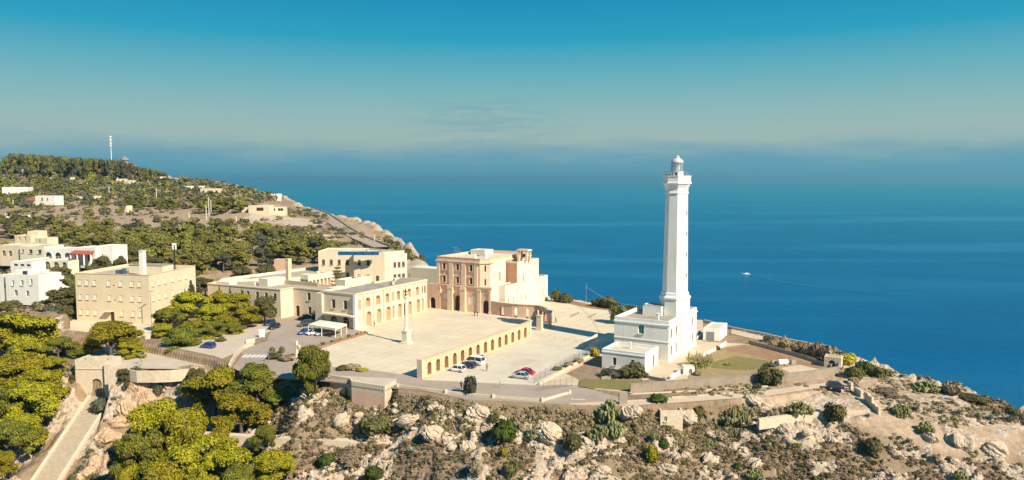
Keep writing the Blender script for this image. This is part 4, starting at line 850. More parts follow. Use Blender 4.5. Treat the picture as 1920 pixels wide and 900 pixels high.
# ------------------------------------------------------------------ foliage kit (numpy leaf clouds)
RNG = np.random.default_rng(5)
def ico(sub):
    bm = bmesh.new(); bmesh.ops.create_icosphere(bm, subdivisions=sub, radius=1); v = np.array([x.co[:] for x in bm.verts]); f = np.array([[q.index for q in x.verts] for x in bm.faces]); bm.free(); return v, f
ICO1, ICO2, ICO3 = ico(1), ico(2), ico(3)
def leaves(C, R, n, size, up=.25, seed=0, low=-.45, aspect=.55):
    """n little quads on the skins of ellipsoid puffs C, R"""
    g = np.random.default_rng(seed); C = np.asarray(C, float); R = np.asarray(R, float)
    a = (R[:, 0] * R[:, 1]); k = g.choice(len(C), n, p=a / a.sum())
    d = g.normal(size=(n, 3)); d[:, 2] = np.where(d[:, 2] < low * 1.2, -d[:, 2], d[:, 2]); d /= np.linalg.norm(d, axis=1)[:, None]
    r = g.uniform(.80, 1.10, n)[:, None]; p = C[k] + d * R[k] * r
    nn = d + g.normal(size=(n, 3)) * .45; nn[:, 2] += up; nn /= np.linalg.norm(nn, axis=1)[:, None]
    t = np.cross(nn, g.normal(size=(n, 3))); t /= np.linalg.norm(t, axis=1)[:, None]; b = np.cross(nn, t)
    s = size * g.uniform(.6, 1.3, n)[:, None]
    v = np.stack([p - t * s, p + b * s * aspect, p + t * s, p - b * s * aspect], 1).reshape(-1, 3); return v, np.arange(n * 4).reshape(-1, 4)
def cores(C, R, k=.82, base=ICO1, seed=1, jit=.12):
    g = np.random.default_rng(seed); V = []; Fc = []; o = 0
    for c, r in zip(C, R):
        v = base[0] * (1 + g.normal(size=(len(base[0]), 1)) * jit) * np.array(r) * k + np.array(c); V.append(v); f = base[1] + o; Fc.append(np.concatenate([f, f[:, 2:3]], 1)); o += len(v)
    return np.concatenate(V), np.concatenate(Fc)
def join(parts):
    V = []; Fc = []; mi = []; o = 0
    for (v, f), m in parts:
        if f.shape[1] == 3: f = np.concatenate([f, f[:, 2:3]], 1)
        V.append(v); Fc.append(f + o); mi.append(np.full(len(f), m)); o += len(v)
    return np.concatenate(V), np.concatenate(Fc), np.concatenate(mi)
def polymesh(name, v, f, mats, mi=None, smooth=False):
    """quads, where a repeated last index means a triangle"""
    tri = f[:, 2] == f[:, 3]; me = bpy.data.meshes.new(name); v = np.asarray(v, np.float32)
    cnt = np.where(tri, 3, 4); ls = np.concatenate([[0], np.cumsum(cnt)[:-1]]).astype(np.int32)
    flat = f.ravel(); keep = np.ones(len(flat), bool); keep[3::4] = ~tri; flat = flat[keep]
    me.vertices.add(len(v)); me.vertices.foreach_set('co', v.ravel()); me.loops.add(len(flat)); me.loops.foreach_set('vertex_index', flat.astype(np.int32))
    me.polygons.add(len(f)); me.polygons.foreach_set('loop_start', ls)
    for m in mats: me.materials.append(M[m] if isinstance(m, str) else m)
    if mi is not None: me.polygons.foreach_set('material_index', np.asarray(mi, np.int32))
    me.polygons.foreach_set('use_smooth', np.full(len(f), smooth)); me.update(calc_edges=True); return me
def limb(a, b, r0, r1, n=5):
    a = np.array(a, float); b = np.array(b, float); d = b - a; d /= np.linalg.norm(d); u = np.cross(d, [.3, .9, .1]); u /= np.linalg.norm(u); w = np.cross(d, u)
    q = np.arange(n) * 2 * pi / n; c = np.cos(q)[:, None] * u + np.sin(q)[:, None] * w
    v = np.concatenate([a + c * r0, b + c * r1]); f = np.array([[i, (i + 1) % n, n + (i + 1) % n, n + i] for i in range(n)]); return v, f
def pine_parts(seed, W_=12., H_=10., nl=8200, lsize=.235, puffs=22, flat=.55, cb=.38):
    g = np.random.default_rng(seed); C = []; R = []
    lean = g.uniform(-.8, .8, 2)
    for i in range(puffs):
        lev = g.uniform(0, 1) ** .8                       # 0 low, 1 top
        rad = (W_ / 2) * (1 - .62 * lev ** 1.6) * g.uniform(.25, .86); a = g.uniform(0, 2 * pi) if i else 0
        z = H_ * (cb + (.90 - cb) * lev); s = g.uniform(.10, .19) * W_
        C.append([rad * cos(a) + lean[0] * z / H_, rad * sin(a) + lean[1] * z / H_, z]); R.append([s, s * g.uniform(.8, 1.1), s * flat])
    for i in range(int(puffs * 1.3)):                     # smaller billows riding on the big ones
        k = g.integers(puffs); d = g.normal(size=3); d[2] = abs(d[2]) * .6; d /= np.linalg.norm(d); s = g.uniform(.06, .11) * W_
        C.append(list(np.array(C[k]) + d * np.array(R[k]) * .85)); R.append([s, s, s * .65])
    C = np.array(C); R = np.array(R); zt = (C[:, 2] + R[:, 2]).max(); C[:, 2] *= H_ / zt
    lv = leaves(C, R, nl, lsize, .30, seed); cr = cores(C, R, .80, ICO2 if nl > 2500 else ICO1, seed, .14)
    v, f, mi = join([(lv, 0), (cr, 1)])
    tr = []; fork = np.array([lean[0] * .4, lean[1] * .4, H_ * .42]); mid = np.array([lean[0] * .1 + g.uniform(-.3, .3), g.uniform(-.3, .3), H_ * .2])
    tr += [limb((0, 0, -1.5), mid, .034 * W_, .027 * W_, 7), limb(mid, fork, .027 * W_, .022 * W_, 7)]
    for i in range(0, puffs, 2): 
        m = fork * .5 + C[i] * .5 + [0, 0, -.05 * H_]; tr += [limb(fork, m, .016 * W_, .011 * W_, 5), limb(m, C[i], .011 * W_, .005 * W_, 4)]
    tv, tf, _ = join([(t, 0) for t in tr]); return (v, f, mi), (tv, tf)
def make_tree_meshes(tag_, seeds, mat_, **kw):
    out_ = []
    for s in seeds:
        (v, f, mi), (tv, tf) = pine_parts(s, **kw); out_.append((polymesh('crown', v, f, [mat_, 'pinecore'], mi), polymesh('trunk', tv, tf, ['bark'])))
    return out_
PINES = [make_tree_meshes('pine', (s,), 'pine2' if s in (13, 16) else 'pine')[0] for s in (11, 12, 13, 14, 15, 16)]
OLIVES = make_tree_meshes('dark', (21, 22, 23), 'hazel', nl=3000, lsize=.34, puffs=16, flat=.7, cb=.3)
# smaller, coarser crowns for the far woods; crown and trunk in one mesh
def far_tree(seed, m, nl=420, ls=.75, puffs=9, **kw):
    (v, f, mi), (tv, tf) = pine_parts(seed, nl=nl, lsize=ls, puffs=puffs, **kw); V, Fc, MI = join([((v, f), 0), ((tv, tf), 1)]); return V, Fc, MI, m
FAR = [far_tree(30 + i, ('pinefar', 'hazel', 'pinefar', 'olive', 'pinefar', 'greyscrub')[i], cb=.16, flat=.72, nl=700, ls=.55, puffs=12) for i in range(6)]
FARM = [polymesh('tree', V, Fc, [m, 'bark'], MI) for V, Fc, MI, m in FAR]
def tree(px, ptop, Y, wpx, kind=PINES, name='pine_tree', label=None, cat='tree', group=None, k=None, hmin=2.5, z0=None):
    c = PD(px, ptop, Y); z = TZ(c[0], Y, False) if z0 is None else z0; w = wpx * Y / F; h = max(hmin, c[2] - z, .74 * w); z = c[2] - h if h > c[2] - z else z
    crown, trunk = kind[random.randrange(len(kind)) if k is None else k]
    r = empty(name, (c[0], Y, z), label, cat, group, random.uniform(0, 6.28)); r.scale = (w / 12, w / 12, h / 10)
    for n_, me in (('crown', crown), ('trunk', trunk)): link(bpy.data.objects.new(n_, me), r)
    return r
# ------------------------------------------------------------------ pines close to the camera
TREES = [
 (50, 582, 184, 150, 'broad bright pine at the left edge, standing highest above the stairs'), (5, 600, 181, 110, 'pine cut by the left edge of the view above the grey roof'), (108, 632, 178, 70, 'narrow pine leaning over the slope left of the arched gate'),
 (22, 664, 170, 120, 'pine with a rounded crown at the left edge, second row down'), (78, 690, 167, 105, 'pine crown directly left of the arched gate'), (8, 722, 161, 90, 'small crowned pine at the left edge beside the stairs'),
 (66, 716, 161, 120, 'large pine spreading beside the upper stair flight'), (100, 668, 173, 60, 'slim pine just behind the gate building on the left'), (18, 788, 152, 100, 'pine on the low left slope beside the lower stair flight'), (2, 845, 143, 60, 'pine crown in the bottom left corner'),
 (204, 604, 181, 118, 'spreading pine with a forked trunk on the terrace above the gate'), (342, 611, 186, 92, 'pine on the terrace in front of the car park entrance'), (262, 652, 180, 40, 'small round tree on the terrace between two pines'),
 (348, 547, 208, 92, 'bright pine against the sunny side of the hostel'), (318, 577, 203, 78, 'yellow green pine at the foot of the hostel corner'), (392, 570, 203, 66, 'pine in the middle of the grove beside the hostel'), (440, 548, 214, 84, 'tallest rounded pine of the grove by the pilgrim house'),
 (398, 600, 196, 60, 'low pine at the front edge of the grove'), (458, 573, 207, 74, 'pine of the grove nearest the parked black car'), (410, 545, 222, 56, 'pine behind the grove near the cypresses'), (432, 604, 200, 50, 'small pine on the rocky verge of the road'), (300, 606, 196, 50, 'little pine beside the hostel retaining wall'),
 (400, 690, 158, 118, 'pine on the slope below the crossing, left of a pair'), (478, 684, 156, 126, 'pine on the slope below the crossing, right of a pair'), (452, 735, 150, 128, 'dark undersided pine reaching lowest below the road'), (372, 715, 160, 70, 'small pine half behind the slope pines'), (523, 735, 153, 50, 'small pine at the right end of the slope group'),
 (300, 748, 147, 135, 'tall pine above the cave shadow on the lower slope'), (350, 768, 142, 120, 'pine behind the big crowns at the bottom of the view'), (268, 806, 138, 130, 'pine at the bottom left of the lower group'), (350, 822, 136, 150, 'widest bright pine at the bottom of the lower group'),
 (430, 826, 134, 125, 'pine at the bottom between the wide one and the slim one'), (497, 796, 139, 56, 'slim pointed pine at the end of the white path wall'), (506, 846, 132, 100, 'pine crown low at the bottom right of the group'), (300, 868, 130, 110, 'pine crown cut by the bottom edge, left'), (440, 872, 128, 110, 'pine crown cut by the bottom edge, right'), (232, 872, 133, 60, 'small pine crown at the bottom beside the rocks'), (376, 878, 127, 90, 'pine crown cut by the bottom edge, middle'),
 (588, 648, 150, 92, 'lone two tiered pine standing beside the stone cross')]
TREES += [(372, 600, 199, 84, 'pine in the heart of the grove above the parked blue car'), (425, 588, 203, 80, 'pine of the grove with its crown over the road verge'), (335, 640, 190, 64, 'low pine in front of the grove on the terrace edge'), (385, 628, 193, 60, 'pine directly above the parked blue car'), (238, 640, 181, 60, 'pine to the right of the forked terrace pine'), (150, 652, 180, 44, 'small pine to the left of the forked terrace pine'), (60, 640, 175, 90, 'pine filling the left slope behind the gate'), (40, 770, 156, 100, 'low pine beside the middle of the stairs'), (235, 835, 138, 70, 'small pine left of the lower slope group'), (405, 800, 141, 90, 'pine rising at the middle of the lower slope group')]
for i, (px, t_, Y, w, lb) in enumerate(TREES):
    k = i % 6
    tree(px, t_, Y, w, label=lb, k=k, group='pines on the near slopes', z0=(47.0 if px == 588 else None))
tree(495, 556, 213, 60, OLIVES, 'dark_pine', 'dark green pine against the corner of the pilgrim house')
tree(412, 632, 190, 34, OLIVES, 'dark_pine', 'narrow dark conifer beside the blue car')
for px, t_, Y, w, lb in ((130, 640, 186, 60, 'dark holm oak behind the gate building'), (232, 690, 165, 36, 'bushy tree clinging to the wall above the ochre cliff'), (140, 700, 172, 34, 'grey leaved bush growing against the left side of the gate building'), (368, 690, 164, 60, 'dark tree at the end of the terrace wall'), (112, 500, 262, 70, 'brownish tree between the white villa and the hostel'), (165, 505, 250, 60, 'dark tree close to the left wall of the hostel'), (150, 540, 236, 60, 'dark tree in the shadow of the hostel'), (95, 560, 240, 60, 'green tree below the white villa'), (60, 575, 232, 80, 'wide olive tree left of the hostel'), (112, 540, 234, 80, 'wide dark tree in the hollow left of the hostel'), (128, 572, 222, 60, 'dark tree at the left foot of the hostel'), (80, 590, 225, 80, 'spreading dark tree below the white villa'), (135, 515, 245, 56, 'dark tree rising against the left corner of the hostel'), (100, 520, 252, 50, 'dark tree under the terrace of the white villa'), (15, 565, 236, 70, 'olive tree at the left edge below the white villa'),
    (190, 480, 285, 60, 'green tree behind the hostel roof, left'), (150, 470, 300, 50, 'tree in front of the arched villa'), (240, 455, 320, 60, 'tree with dark crown behind the white chimney'), (225, 480, 290, 40, 'small grey tree behind the hostel roof'), (290, 480, 300, 66, 'grey green tree behind the hostel roof, right'), (385, 520, 262, 56, 'grey olive between hostel and pilgrim house'), (360, 505, 275, 50, 'grey shrub tree behind the hostel corner'), (130, 485, 290, 44, 'tree beside the arched villa terrace'), (455, 500, 290, 60, 'round grey olive behind the long roof, left'), (500, 498, 295, 60, 'round grey olive behind the long roof, right')):
    tree(px, t_, Y, w, OLIVES, 'broadleaf_tree', lb)
# cypresses
def cypress_mesh(seed):
    g = np.random.default_rng(seed); C = []; R = []
    for i in range(9): z = .6 + i * 1.05; r = 1.25 * (1 - (i / 9.2) ** 1.7) * (.75 if i == 0 else 1); C.append([g.uniform(-.1, .1), g.uniform(-.1, .1), z]); R.append([r, r, 1.0])
    v, f, mi = join([(leaves(C, R, 1500, .2, .5, seed, -1), 0), (cores(C, R, .9, ICO1, seed), 0)]); return polymesh('foliage', v, f, ['cypress'])
CY = cypress_mesh(3)
for px, t_, Y, w, lb in ((358, 524, 224, 26, 'thick dark cypress touching the sunny side of the hostel'), (374, 534, 226, 20, 'second cypress from the hostel wall'), (347, 540, 220, 12, 'thin cypress closest to the hostel wall'), (411, 535, 226, 12, 'leftmost of three slim cypresses before the pilgrim house'), (431, 538, 224, 13, 'middle of three slim cypresses before the pilgrim house'), (453, 541, 223, 14, 'rightmost of three slim cypresses before the pilgrim house'), (482, 553, 220, 18, 'cypress beside the dark pine')):
    c = PD(px, t_, Y); z = 57.0; r = empty('cypress_tree', (c[0], Y, z), lb, 'cypress', 'cypresses near the hostel'); w_ = w * Y / F; r.scale = (w_ / 2.4, w_ / 2.4, (c[2] - z) / 10); link(bpy.data.objects.new('foliage', CY), r)
    tb = MB(); tb.tube((0, 0, -.3), (0, 0, 1.2), .15, .12); link(bpy.data.objects.new('trunk', tb.mesh('trunk', ['bark'])), r)
# norfolk pine in the courtyard
def norfolk():
    c = PD(633, 497, 243); z = 57.0; h = c[2] - z; r = empty('norfolk_pine', (c[0], 243, z), 'tall tiered conifer rising out of the courtyard', 'tree')
    g = np.random.default_rng(2); C = []; R = []; tr = [limb((0, 0, 0), (0, 0, h), .25, .04, 6)]
    for i in range(9):
        zz = h * (.28 + .07 * i * 1.12); L = 3.6 * (1 - i / 10.0)
        for k in range(7):
            a = k * 2 * pi / 7 + i; tr.append(limb((0, 0, zz), (L * cos(a), L * sin(a), zz + .5), .06, .03, 3))
            for s in (.5, .8, 1.0): C.append([L * s * cos(a), L * s * sin(a), zz + .35 * s]); R.append([.5, .5, .22])
    v, f, _ = join([(leaves(C, R, 2200, .2, .6, 2), 0)]); link(bpy.data.objects.new('foliage', polymesh('foliage', v, f, ['hazel'])), r); tv, tf, _ = join([(t, 0) for t in tr]); link(bpy.data.objects.new('trunk', polymesh('trunk', tv, tf, ['bark'])), r)
norfolk()
# ------------------------------------------------------------------ far woods and hillside
_az = None
def TRN(px, py, y0=150., y1=1000., n=420):
    px = np.asarray(px, float); py = np.asarray(py, float); dx = (px - 960) / F; dy = -(py - 450) / F; ry = cos(PITCH) + dy * sin(PITCH); rz = -sin(PITCH) + dy * cos(PITCH)
    ys = np.geomspace(y0, y1, n); t = ys[None] / ry[:, None]; X = dx[:, None] * t; Zr = H + rz[:, None] * t; g = T(X, np.broadcast_to(ys, X.shape), False)
    hit = Zr < g; k = np.argmax(hit, 1); ok = hit.any(1); i = np.arange(len(px)); return X[i, k], ys[k], g[i, k], ok
def inpoly(x, y, poly): return sdist(np.asarray(x, float), np.asarray(y, float), np.asarray(poly, float)) < 0
def scatter(poly, n, seed):
    g = np.random.default_rng(seed); p = np.array(poly, float); lo, hi = p.min(0), p.max(0); q = g.uniform(lo, hi, (n * 6, 2)); q = q[inpoly(q[:, 0], q[:, 1], p)][:n]; return q[:, 0], q[:, 1]
def solo(me, x, y, z, sx, sz, name, label, cat, group):
    o = bpy.data.objects.new(name, me); link(o); o.location = (x, y, z - .1); o.scale = (sx, sx, sz); o.rotation_euler.z = random.uniform(0, 6.28); return meta(o, label, cat, group)
# the wood behind the sanctuary
wood = [(215, 470), (230, 440), (330, 436), (450, 440), (520, 450), (600, 470), (640, 474), (600, 500), (480, 512), (400, 520), (330, 520), (240, 500)]
xs, ys = scatter(wood, 170, 4); X, Y, Z, ok = TRN(xs, ys); o_ = np.argsort(Y)
for i in o_:
    if ok[i] and not (sdist(np.array([X[i]]), np.array([Y[i]]), FLAT)[0] < 3):
        s = random.uniform(.7, 1.15); k = random.choice((0, 2, 4, 0, 2, 1, 3)); solo(FARM[k], X[i], Y[i], Z[i], s, s * random.uniform(.8, 1.0), 'pine_tree', 'yellow green pine in the wood behind the long low building', 'tree', 'pines of the wood behind the sanctuary')
wood2 = [(100, 452), (100, 425), (230, 430), (230, 470), (160, 470)]
xs, ys = scatter(wood2, 34, 5); X, Y, Z, ok = TRN(xs, ys)
for i in range(len(X)):
    if ok[i]: s = random.uniform(.6, .95); solo(FARM[random.choice((0, 2, 4))], X[i], Y[i], Z[i], s, s * .85, 'pine_tree', 'bright pine in the belt above the arched villa', 'tree', 'pines above the arched villa')
# trees of the hill: bands
def band_trees(poly, n, seed, smin, smax, kinds, label, group, hz=.8):
    xs, ys = scatter(poly, n, seed); X, Y, Z, ok = TRN(xs, ys); 
    for i in range(len(X)):
        if ok[i]: s = random.uniform(smin, smax); solo(FARM[random.choice(kinds)], X[i], Y[i], Z[i], s, s * hz * random.uniform(.8, 1.15), 'hill_tree', label, 'tree', group)
band_trees([(230, 385), (440, 382), (455, 400), (240, 400)], 34, 6, .6, 1.0, (0, 4, 1), 'pine in the dark row along the upper edge of the open scrub field', 'pines along the scrub field')
band_trees([(0, 345), (160, 345), (200, 372), (0, 384)], 48, 7, .6, 1.15, (0, 2, 4, 1), 'bushy pine on the left hillside above the white house with the red awning', 'pines on the left hillside')
band_trees([(0, 405), (90, 405), (130, 430), (90, 450), (0, 470)], 36, 8, .5, .9, (0, 2, 4, 1, 3), 'pine at the left edge below the scrub field', 'pines at the left edge')
band_trees([(280, 335), (330, 345), (430, 352), (520, 372), (500, 382), (300, 365)], 46, 9, .5, .9, (1, 3, 0, 4), 'dark tree on the ridge sloping down to the sea', 'trees on the seaward ridge')
# crest wood on the skyline
g_ = np.random.default_rng(10)
for i in range(64):
    px = 12 + (248 - 12) * i / 63 + g_.uniform(-2, 2); Y = 800 + g_.uniform(-20, 40); x = (px - 960) / F * Y; z = TZ(x, Y, False); top = 288 + 13 * max(0, (px - 40) / 200) + g_.uniform(-1, 2); top = top + (6 if px < 20 else 0) + (4 if px > 235 else 0)
    zt = PD(px, top, Y)[2]; hh = max(6, zt - z); solo(FARM[(1, 0, 4, 1, 3)[i % 5]], x, Y, z, g_.uniform(.8, 1.15), hh / 10, 'crest_pine', 'pine of the dark wood along the hill crest', 'tree', 'pines along the hill crest')
for i in range(16):
    px = 250 + (312 - 250) * i / 15 ; Y = 790 + g_.uniform(-20, 30); x = (px - 960) / F * Y; z = TZ(x, Y, False); top = 309 + 14 * ((px - 250) / 62) + g_.uniform(-1, 2)
    zt = PD(px, top, Y)[2]; solo(FARM[(1, 0, 3)[i % 3]], x, Y, z, g_.uniform(.6, .9), max(4, zt - z) / 10, 'crest_pine', 'low pine on the crest right of the water tower', 'tree', 'low pines right of the tower')
# scrub masses (nobody could count these)
def mass(name, protos, X, Y, Z, S, SZ, mats, label, seed=0):
    g = np.random.default_rng(seed); V = []; Fc = []; MI = []; o = 0; pk = g.integers(len(protos), size=len(X)); an = g.uniform(0, 2 * pi, len(X))
    for k, (v, f, mi) in enumerate(protos):
        w = np.where(pk == k)[0]
        if not len(w): continue
        c, s = np.cos(an[w])[:, None], np.sin(an[w])[:, None]; vx = v[:, 0][None] * S[w][:, None]; vy = v[:, 1][None] * S[w][:, None]
        vv = np.stack([vx * c - vy * s + X[w][:, None], vx * s + vy * c + Y[w][:, None], v[:, 2][None] * SZ[w][:, None] + Z[w][:, None]], -1)
        ff = f[None] + (np.arange(len(w)) * len(v))[:, None, None] + o; V.append(vv.reshape(-1, 3)); Fc.append(ff.reshape(-1, 4)); MI.append(np.tile(mi, len(w))); o += len(w) * len(v)
    me = polymesh(name, np.concatenate(V), np.concatenate(Fc), mats, np.concatenate(MI)); ob = bpy.data.objects.new(name, me); link(ob); return meta(ob, label, kind='stuff')
def bush_proto(seed, nl, ls, m, puffs=4):
    g = np.random.default_rng(seed); C = []; R = []
    for i in range(puffs): a = g.uniform(0, 6.28); r = .55 * (i > 0); C.append([r * cos(a), r * sin(a), g.uniform(.15, .4)]); R.append([g.uniform(.4, .65)] * 2 + [g.uniform(.35, .55)])
    v, f, _ = join([(leaves(C, R, nl, ls, .3, seed), 0), (cores(C, R, .8, ICO1, seed), 0)]); return v, f, np.full(len(f), m)
FB = [bush_proto(50 + i, 26, .28, i % 4, 3) for i in range(8)]
def hillmass(poly, n, seed, smin, smax, name, label, mats=('pinefar', 'hazel', 'greyscrub', 'olive'), hz=1.1):
    xs, ys = scatter(poly, n, seed); X, Y, Z, ok = TRN(xs, ys); ok &= sdist(X, Y, FLAT) > 2; X, Y, Z = X[ok], Y[ok], Z[ok]; g = np.random.default_rng(seed)
    dn = fbm(X * .02, Y * .02, 3, seed) > g.uniform(.25, .6, len(X)); X, Y, Z = X[dn], Y[dn], Z[dn]; S = g.uniform(smin, smax, len(X)) ; mass(name, FB, X, Y, Z - .2, S, S * hz, mats, label, seed)
hillmass([(0, 312), (100, 312), (240, 316), (300, 330), (420, 350), (520, 375), (440, 392), (200, 388), (0, 384)], 2600, 61, 3.0, 7.0, 'hilltop_scrub', 'dense grey green scrub covering the upper hillside')
hillmass([(0, 384), (440, 388), (560, 395), (600, 430), (540, 450), (300, 438), (0, 440)], 800, 62, 1.0, 3.8, 'open_scrub', 'low bushes dotted over the open brown field')
hillmass([(540, 385), (600, 400), (720, 466), (640, 476), (560, 460), (480, 420)], 520, 63, 1.5, 3.6, 'roadside_scrub', 'green scrub along the inland side of the coast road')
hillmass([(610, 402), (700, 425), (790, 485), (810, 500), (740, 480), (640, 420)], 260, 64, .8, 2.2, 'cliff_scrub', 'small bushes on the sea cliff beyond the road')
hillmass([(0, 430), (220, 440), (400, 500), (400, 560), (140, 580), (0, 600)], 500, 65, 1.2, 3.0, 'garden_scrub', 'garden shrubs between the villas')
# ------------------------------------------------------------------ slope dressing: scrub, boulders, named bushes
def lite_proto(seed, nl, ls, m):
    g = np.random.default_rng(seed); C = [[0, 0, .2], [.4, .1, .2], [-.25, .35, .18]]; R = [[.6, .55, .5], [.42, .42, .38], [.4, .45, .35]]
    v, f, _ = join([(leaves(C, R, nl, ls, .3, seed), 0), (cores(C[:1], R[:1], .85, ICO1, seed), 0)]); return v, f, np.full(len(f), m)
NB = [lite_proto(70 + i, 32, .24, i % 3) for i in range(9)]
def slopemass(n, seed, smin, smax, name, label, mats, rockmax=1.0, region=(-80, 118, 118, 158), hz=.9, thr=.45, sc=.12):
    g = np.random.default_rng(seed); X = g.uniform(region[0], region[1], n); Y = g.uniform(region[2], region[3], n)
    ok = (sdist(X, Y, FLAT) > .8) & (sdist(X, Y, TERR) > .8) & (sdist(X, Y, LAND) < 0) & (ROCKY(X, Y) <= rockmax) & (fbm(X * sc, Y * sc, 3, seed) > thr) & ((np.abs(X + 95.4) > 6) | (Y > 172)) & (sdist(X, Y, TRACK) > .3) & (sdist(X, Y, HEADP) > .2)
    X, Y = X[ok], Y[ok]; Z = T(X, Y); S = g.uniform(smin, smax, len(X)); mass(name, NB, X, Y, Z - .12, S, S * hz, mats, label, seed)
TRACK = np.array([P(a, b, 55.5)[:2] for a, b in ((1060, 748), (1300, 737), (1440, 728), (1440, 742), (1300, 748), (1060, 760))])
slopemass(17000, 81, .4, 1.05, 'dry_scrub', 'dry brown and grey low scrub covering the rocky slope', ('brownscrub', 'greyscrub', 'hazel'), .85, thr=.30)
slopemass(4500, 82, .4, 1.1, 'green_scrub', 'low olive green scrub scattered over the rocky slope', ('olive', 'hazel', 'greyscrub'), 1.0, thr=.52, sc=.07)
slopemass(4500, 83, .22, .55, 'crevice_scrub', 'small tufts growing in the cracks of the limestone', ('brownscrub', 'hazel', 'greyscrub'), 1.0, thr=.40)
slopemass(1600, 84, .5, 1.3, 'bank_scrub', 'scrub on the banks left of the stairs and under the pines', ('hazel', 'greyscrub', 'olive'), 1.0, (-125, -75, 130, 190), thr=.35)
def edgemass(n, seed, name, label, mats, smin, smax, poly, d0, d1, region, thr=.35):
    g = np.random.default_rng(seed); X = g.uniform(region[0], region[1], n); Y = g.uniform(region[2], region[3], n); s_ = sdist(X, Y, poly); ok = (s_ > d0) & (s_ < d1) & (fbm(X * .15, Y * .15, 3, seed) > thr) & ((np.abs(X + 95.4) > 6) | (Y > 172)) & (sdist(X, Y, LAND) < 0) & ((poly is HEADP) | (sdist(X, Y, HEADP) > -.3)); X, Y = X[ok], Y[ok]
    S = g.uniform(smin, smax, len(X)); mass(name, NB, X, Y, T(X, Y) - .15, S, S * 1.05, mats, label, seed)
edgemass(42000, 85, 'bank_grass', 'grey green scrub and dry grass on the bank below the road and walls', ('brownscrub', 'greyscrub', 'hazel'), .35, .9, FLAT, .5, 5.5, (-75, 75, 125, 160), .36)
edgemass(60000, 87, 'verge_grass', 'dry grass and weeds on the verge under the roadside wall', ('reed', 'olive', 'brownscrub'), .2, .55, FLAT, .35, 2.6, (-75, 75, 125, 160), .33)
edgemass(6500, 86, 'headland_scrub', 'sparse dry tufts on the dusty headland', ('brownscrub', 'greyscrub', 'hazel'), .25, .8, HEADP, -40, 0, (30, 120, 115, 160), .47)
def boulder_mesh(seed, sub=3):
    g = np.random.default_rng(seed); v, f = ICO2 if sub == 2 else ICO3; v = v.copy(); sh = g.uniform(-9, 9, 3)
    for k in range(7):                                    # chipped planes give flat broken faces
        n = g.normal(size=3); n /= np.linalg.norm(n); d = g.uniform(.5, .85); s = v @ n; v = v - np.maximum(s - d, 0)[:, None] * n
    r = 1 + .28 * (fbm(v[:, 0] * 2.2 + sh[0] + v[:, 2], v[:, 1] * 2.2 + sh[1] - v[:, 2] * 1.3, 4, seed) - .5); v = v * r[:, None] * np.array([1, g.uniform(.7, 1), g.uniform(.55, .85)])
    return v, np.concatenate([f, f[:, 2:3]], 1)
def crag_mesh(seed):
    bm = bmesh.new(); bmesh.ops.create_icosphere(bm, subdivisions=5, radius=1); v = np.array([x.co[:] for x in bm.verts]); f = np.array([[q.index for q in x.verts] for x in bm.faces]); bm.free()
    g = np.random.default_rng(seed); sh = g.uniform(-9, 9, 2); a = fbm(v[:, 0] * 1.5 + sh[0] + v[:, 2] * .8, v[:, 1] * 1.5 + sh[1] - v[:, 2], 5, seed); b = 1 - np.abs(2 * fbm(v[:, 0] * 3.5 + v[:, 2] * 2, v[:, 1] * 3.5 - v[:, 2] * 2.3, 4, seed + 5) - 1)
    a = np.floor(a * 8) / 8 + sm(.2, .9, (a * 8) % 1) / 8; r = .62 + .9 * (a - .25) + .20 * (b - .6); return polymesh('boulder', v * r[:, None] * [1, .9, .8], np.concatenate([f, f[:, 2:3]], 1), ['rock'])
def bmeshes(m): return [polymesh('boulder', *boulder_mesh(s, 2), [m]) for s in range(90, 98)]
BO = bmeshes('rock'); BR = bmeshes('redrock')
CR_ = [crag_mesh(s) for s in (301, 302, 303, 304)]; CR8 = CR_ + CR_; CRR = []
for m_ in CR_: q_ = m_.copy(); q_.materials[0] = M['redrock']; CRR.append(q_)
CRR = CRR + CRR
def boulder(x, y, s, label, group, kind=BO, sink=.35, zs=1.0):
    o = bpy.data.objects.new('boulder', kind[random.randrange(8)]); link(o); z = TZ(x, y); o.location = (x, y, z + s * (.5 - sink) * .6); o.scale = (s, s * random.uniform(.7, 1.1), s * zs * random.uniform(.8, 1.1)); o.rotation_euler = (random.uniform(-.2, .2), random.uniform(-.2, .2), random.uniform(0, 6.28)); return meta(o, label, 'boulder', group)
g_ = np.random.default_rng(33); cnt = 0
bx = g_.uniform(-60, 105, 5200); by = g_.uniform(122, 152, 5200); okb = (sdist(bx, by, FLAT) > 1.2) & (ROCKY(bx, by) > .35) & (sdist(bx, by, LAND) < 0) & (sdist(bx, by, HEADP) > .5) & (sdist(bx, by, TRACK) > .5)
bx, by = bx[okb], by[okb]
for i in range(min(230, len(bx))):
    s = .5 + 1.0 * g_.random() ** 2; boulder(bx[i], by[i], s, 'pale weathered limestone boulder lying in the scrub of the slope', 'limestone boulders on the slope', CR8, .6, .8)
sx_, sy_ = bx[230:], by[230:]; SP = []
for s in (1, 2, 3, 4): v, f = boulder_mesh(120 + s, 2); v2, f2 = ICO1; gq = np.random.default_rng(s); q = v2 * (1 + gq.normal(size=(len(v2), 1)) * .16); SP.append((q * [1, .8, .6], np.concatenate([f2, f2[:, 2:3]], 1), np.zeros(len(f2), int)))
S = g_.uniform(.15, .5, len(sx_)); mass('loose_stones', SP, sx_, sy_, T(sx_, sy_) + .05, S, S, ['rock'], 'small pale stones strewn between the boulders', 3)
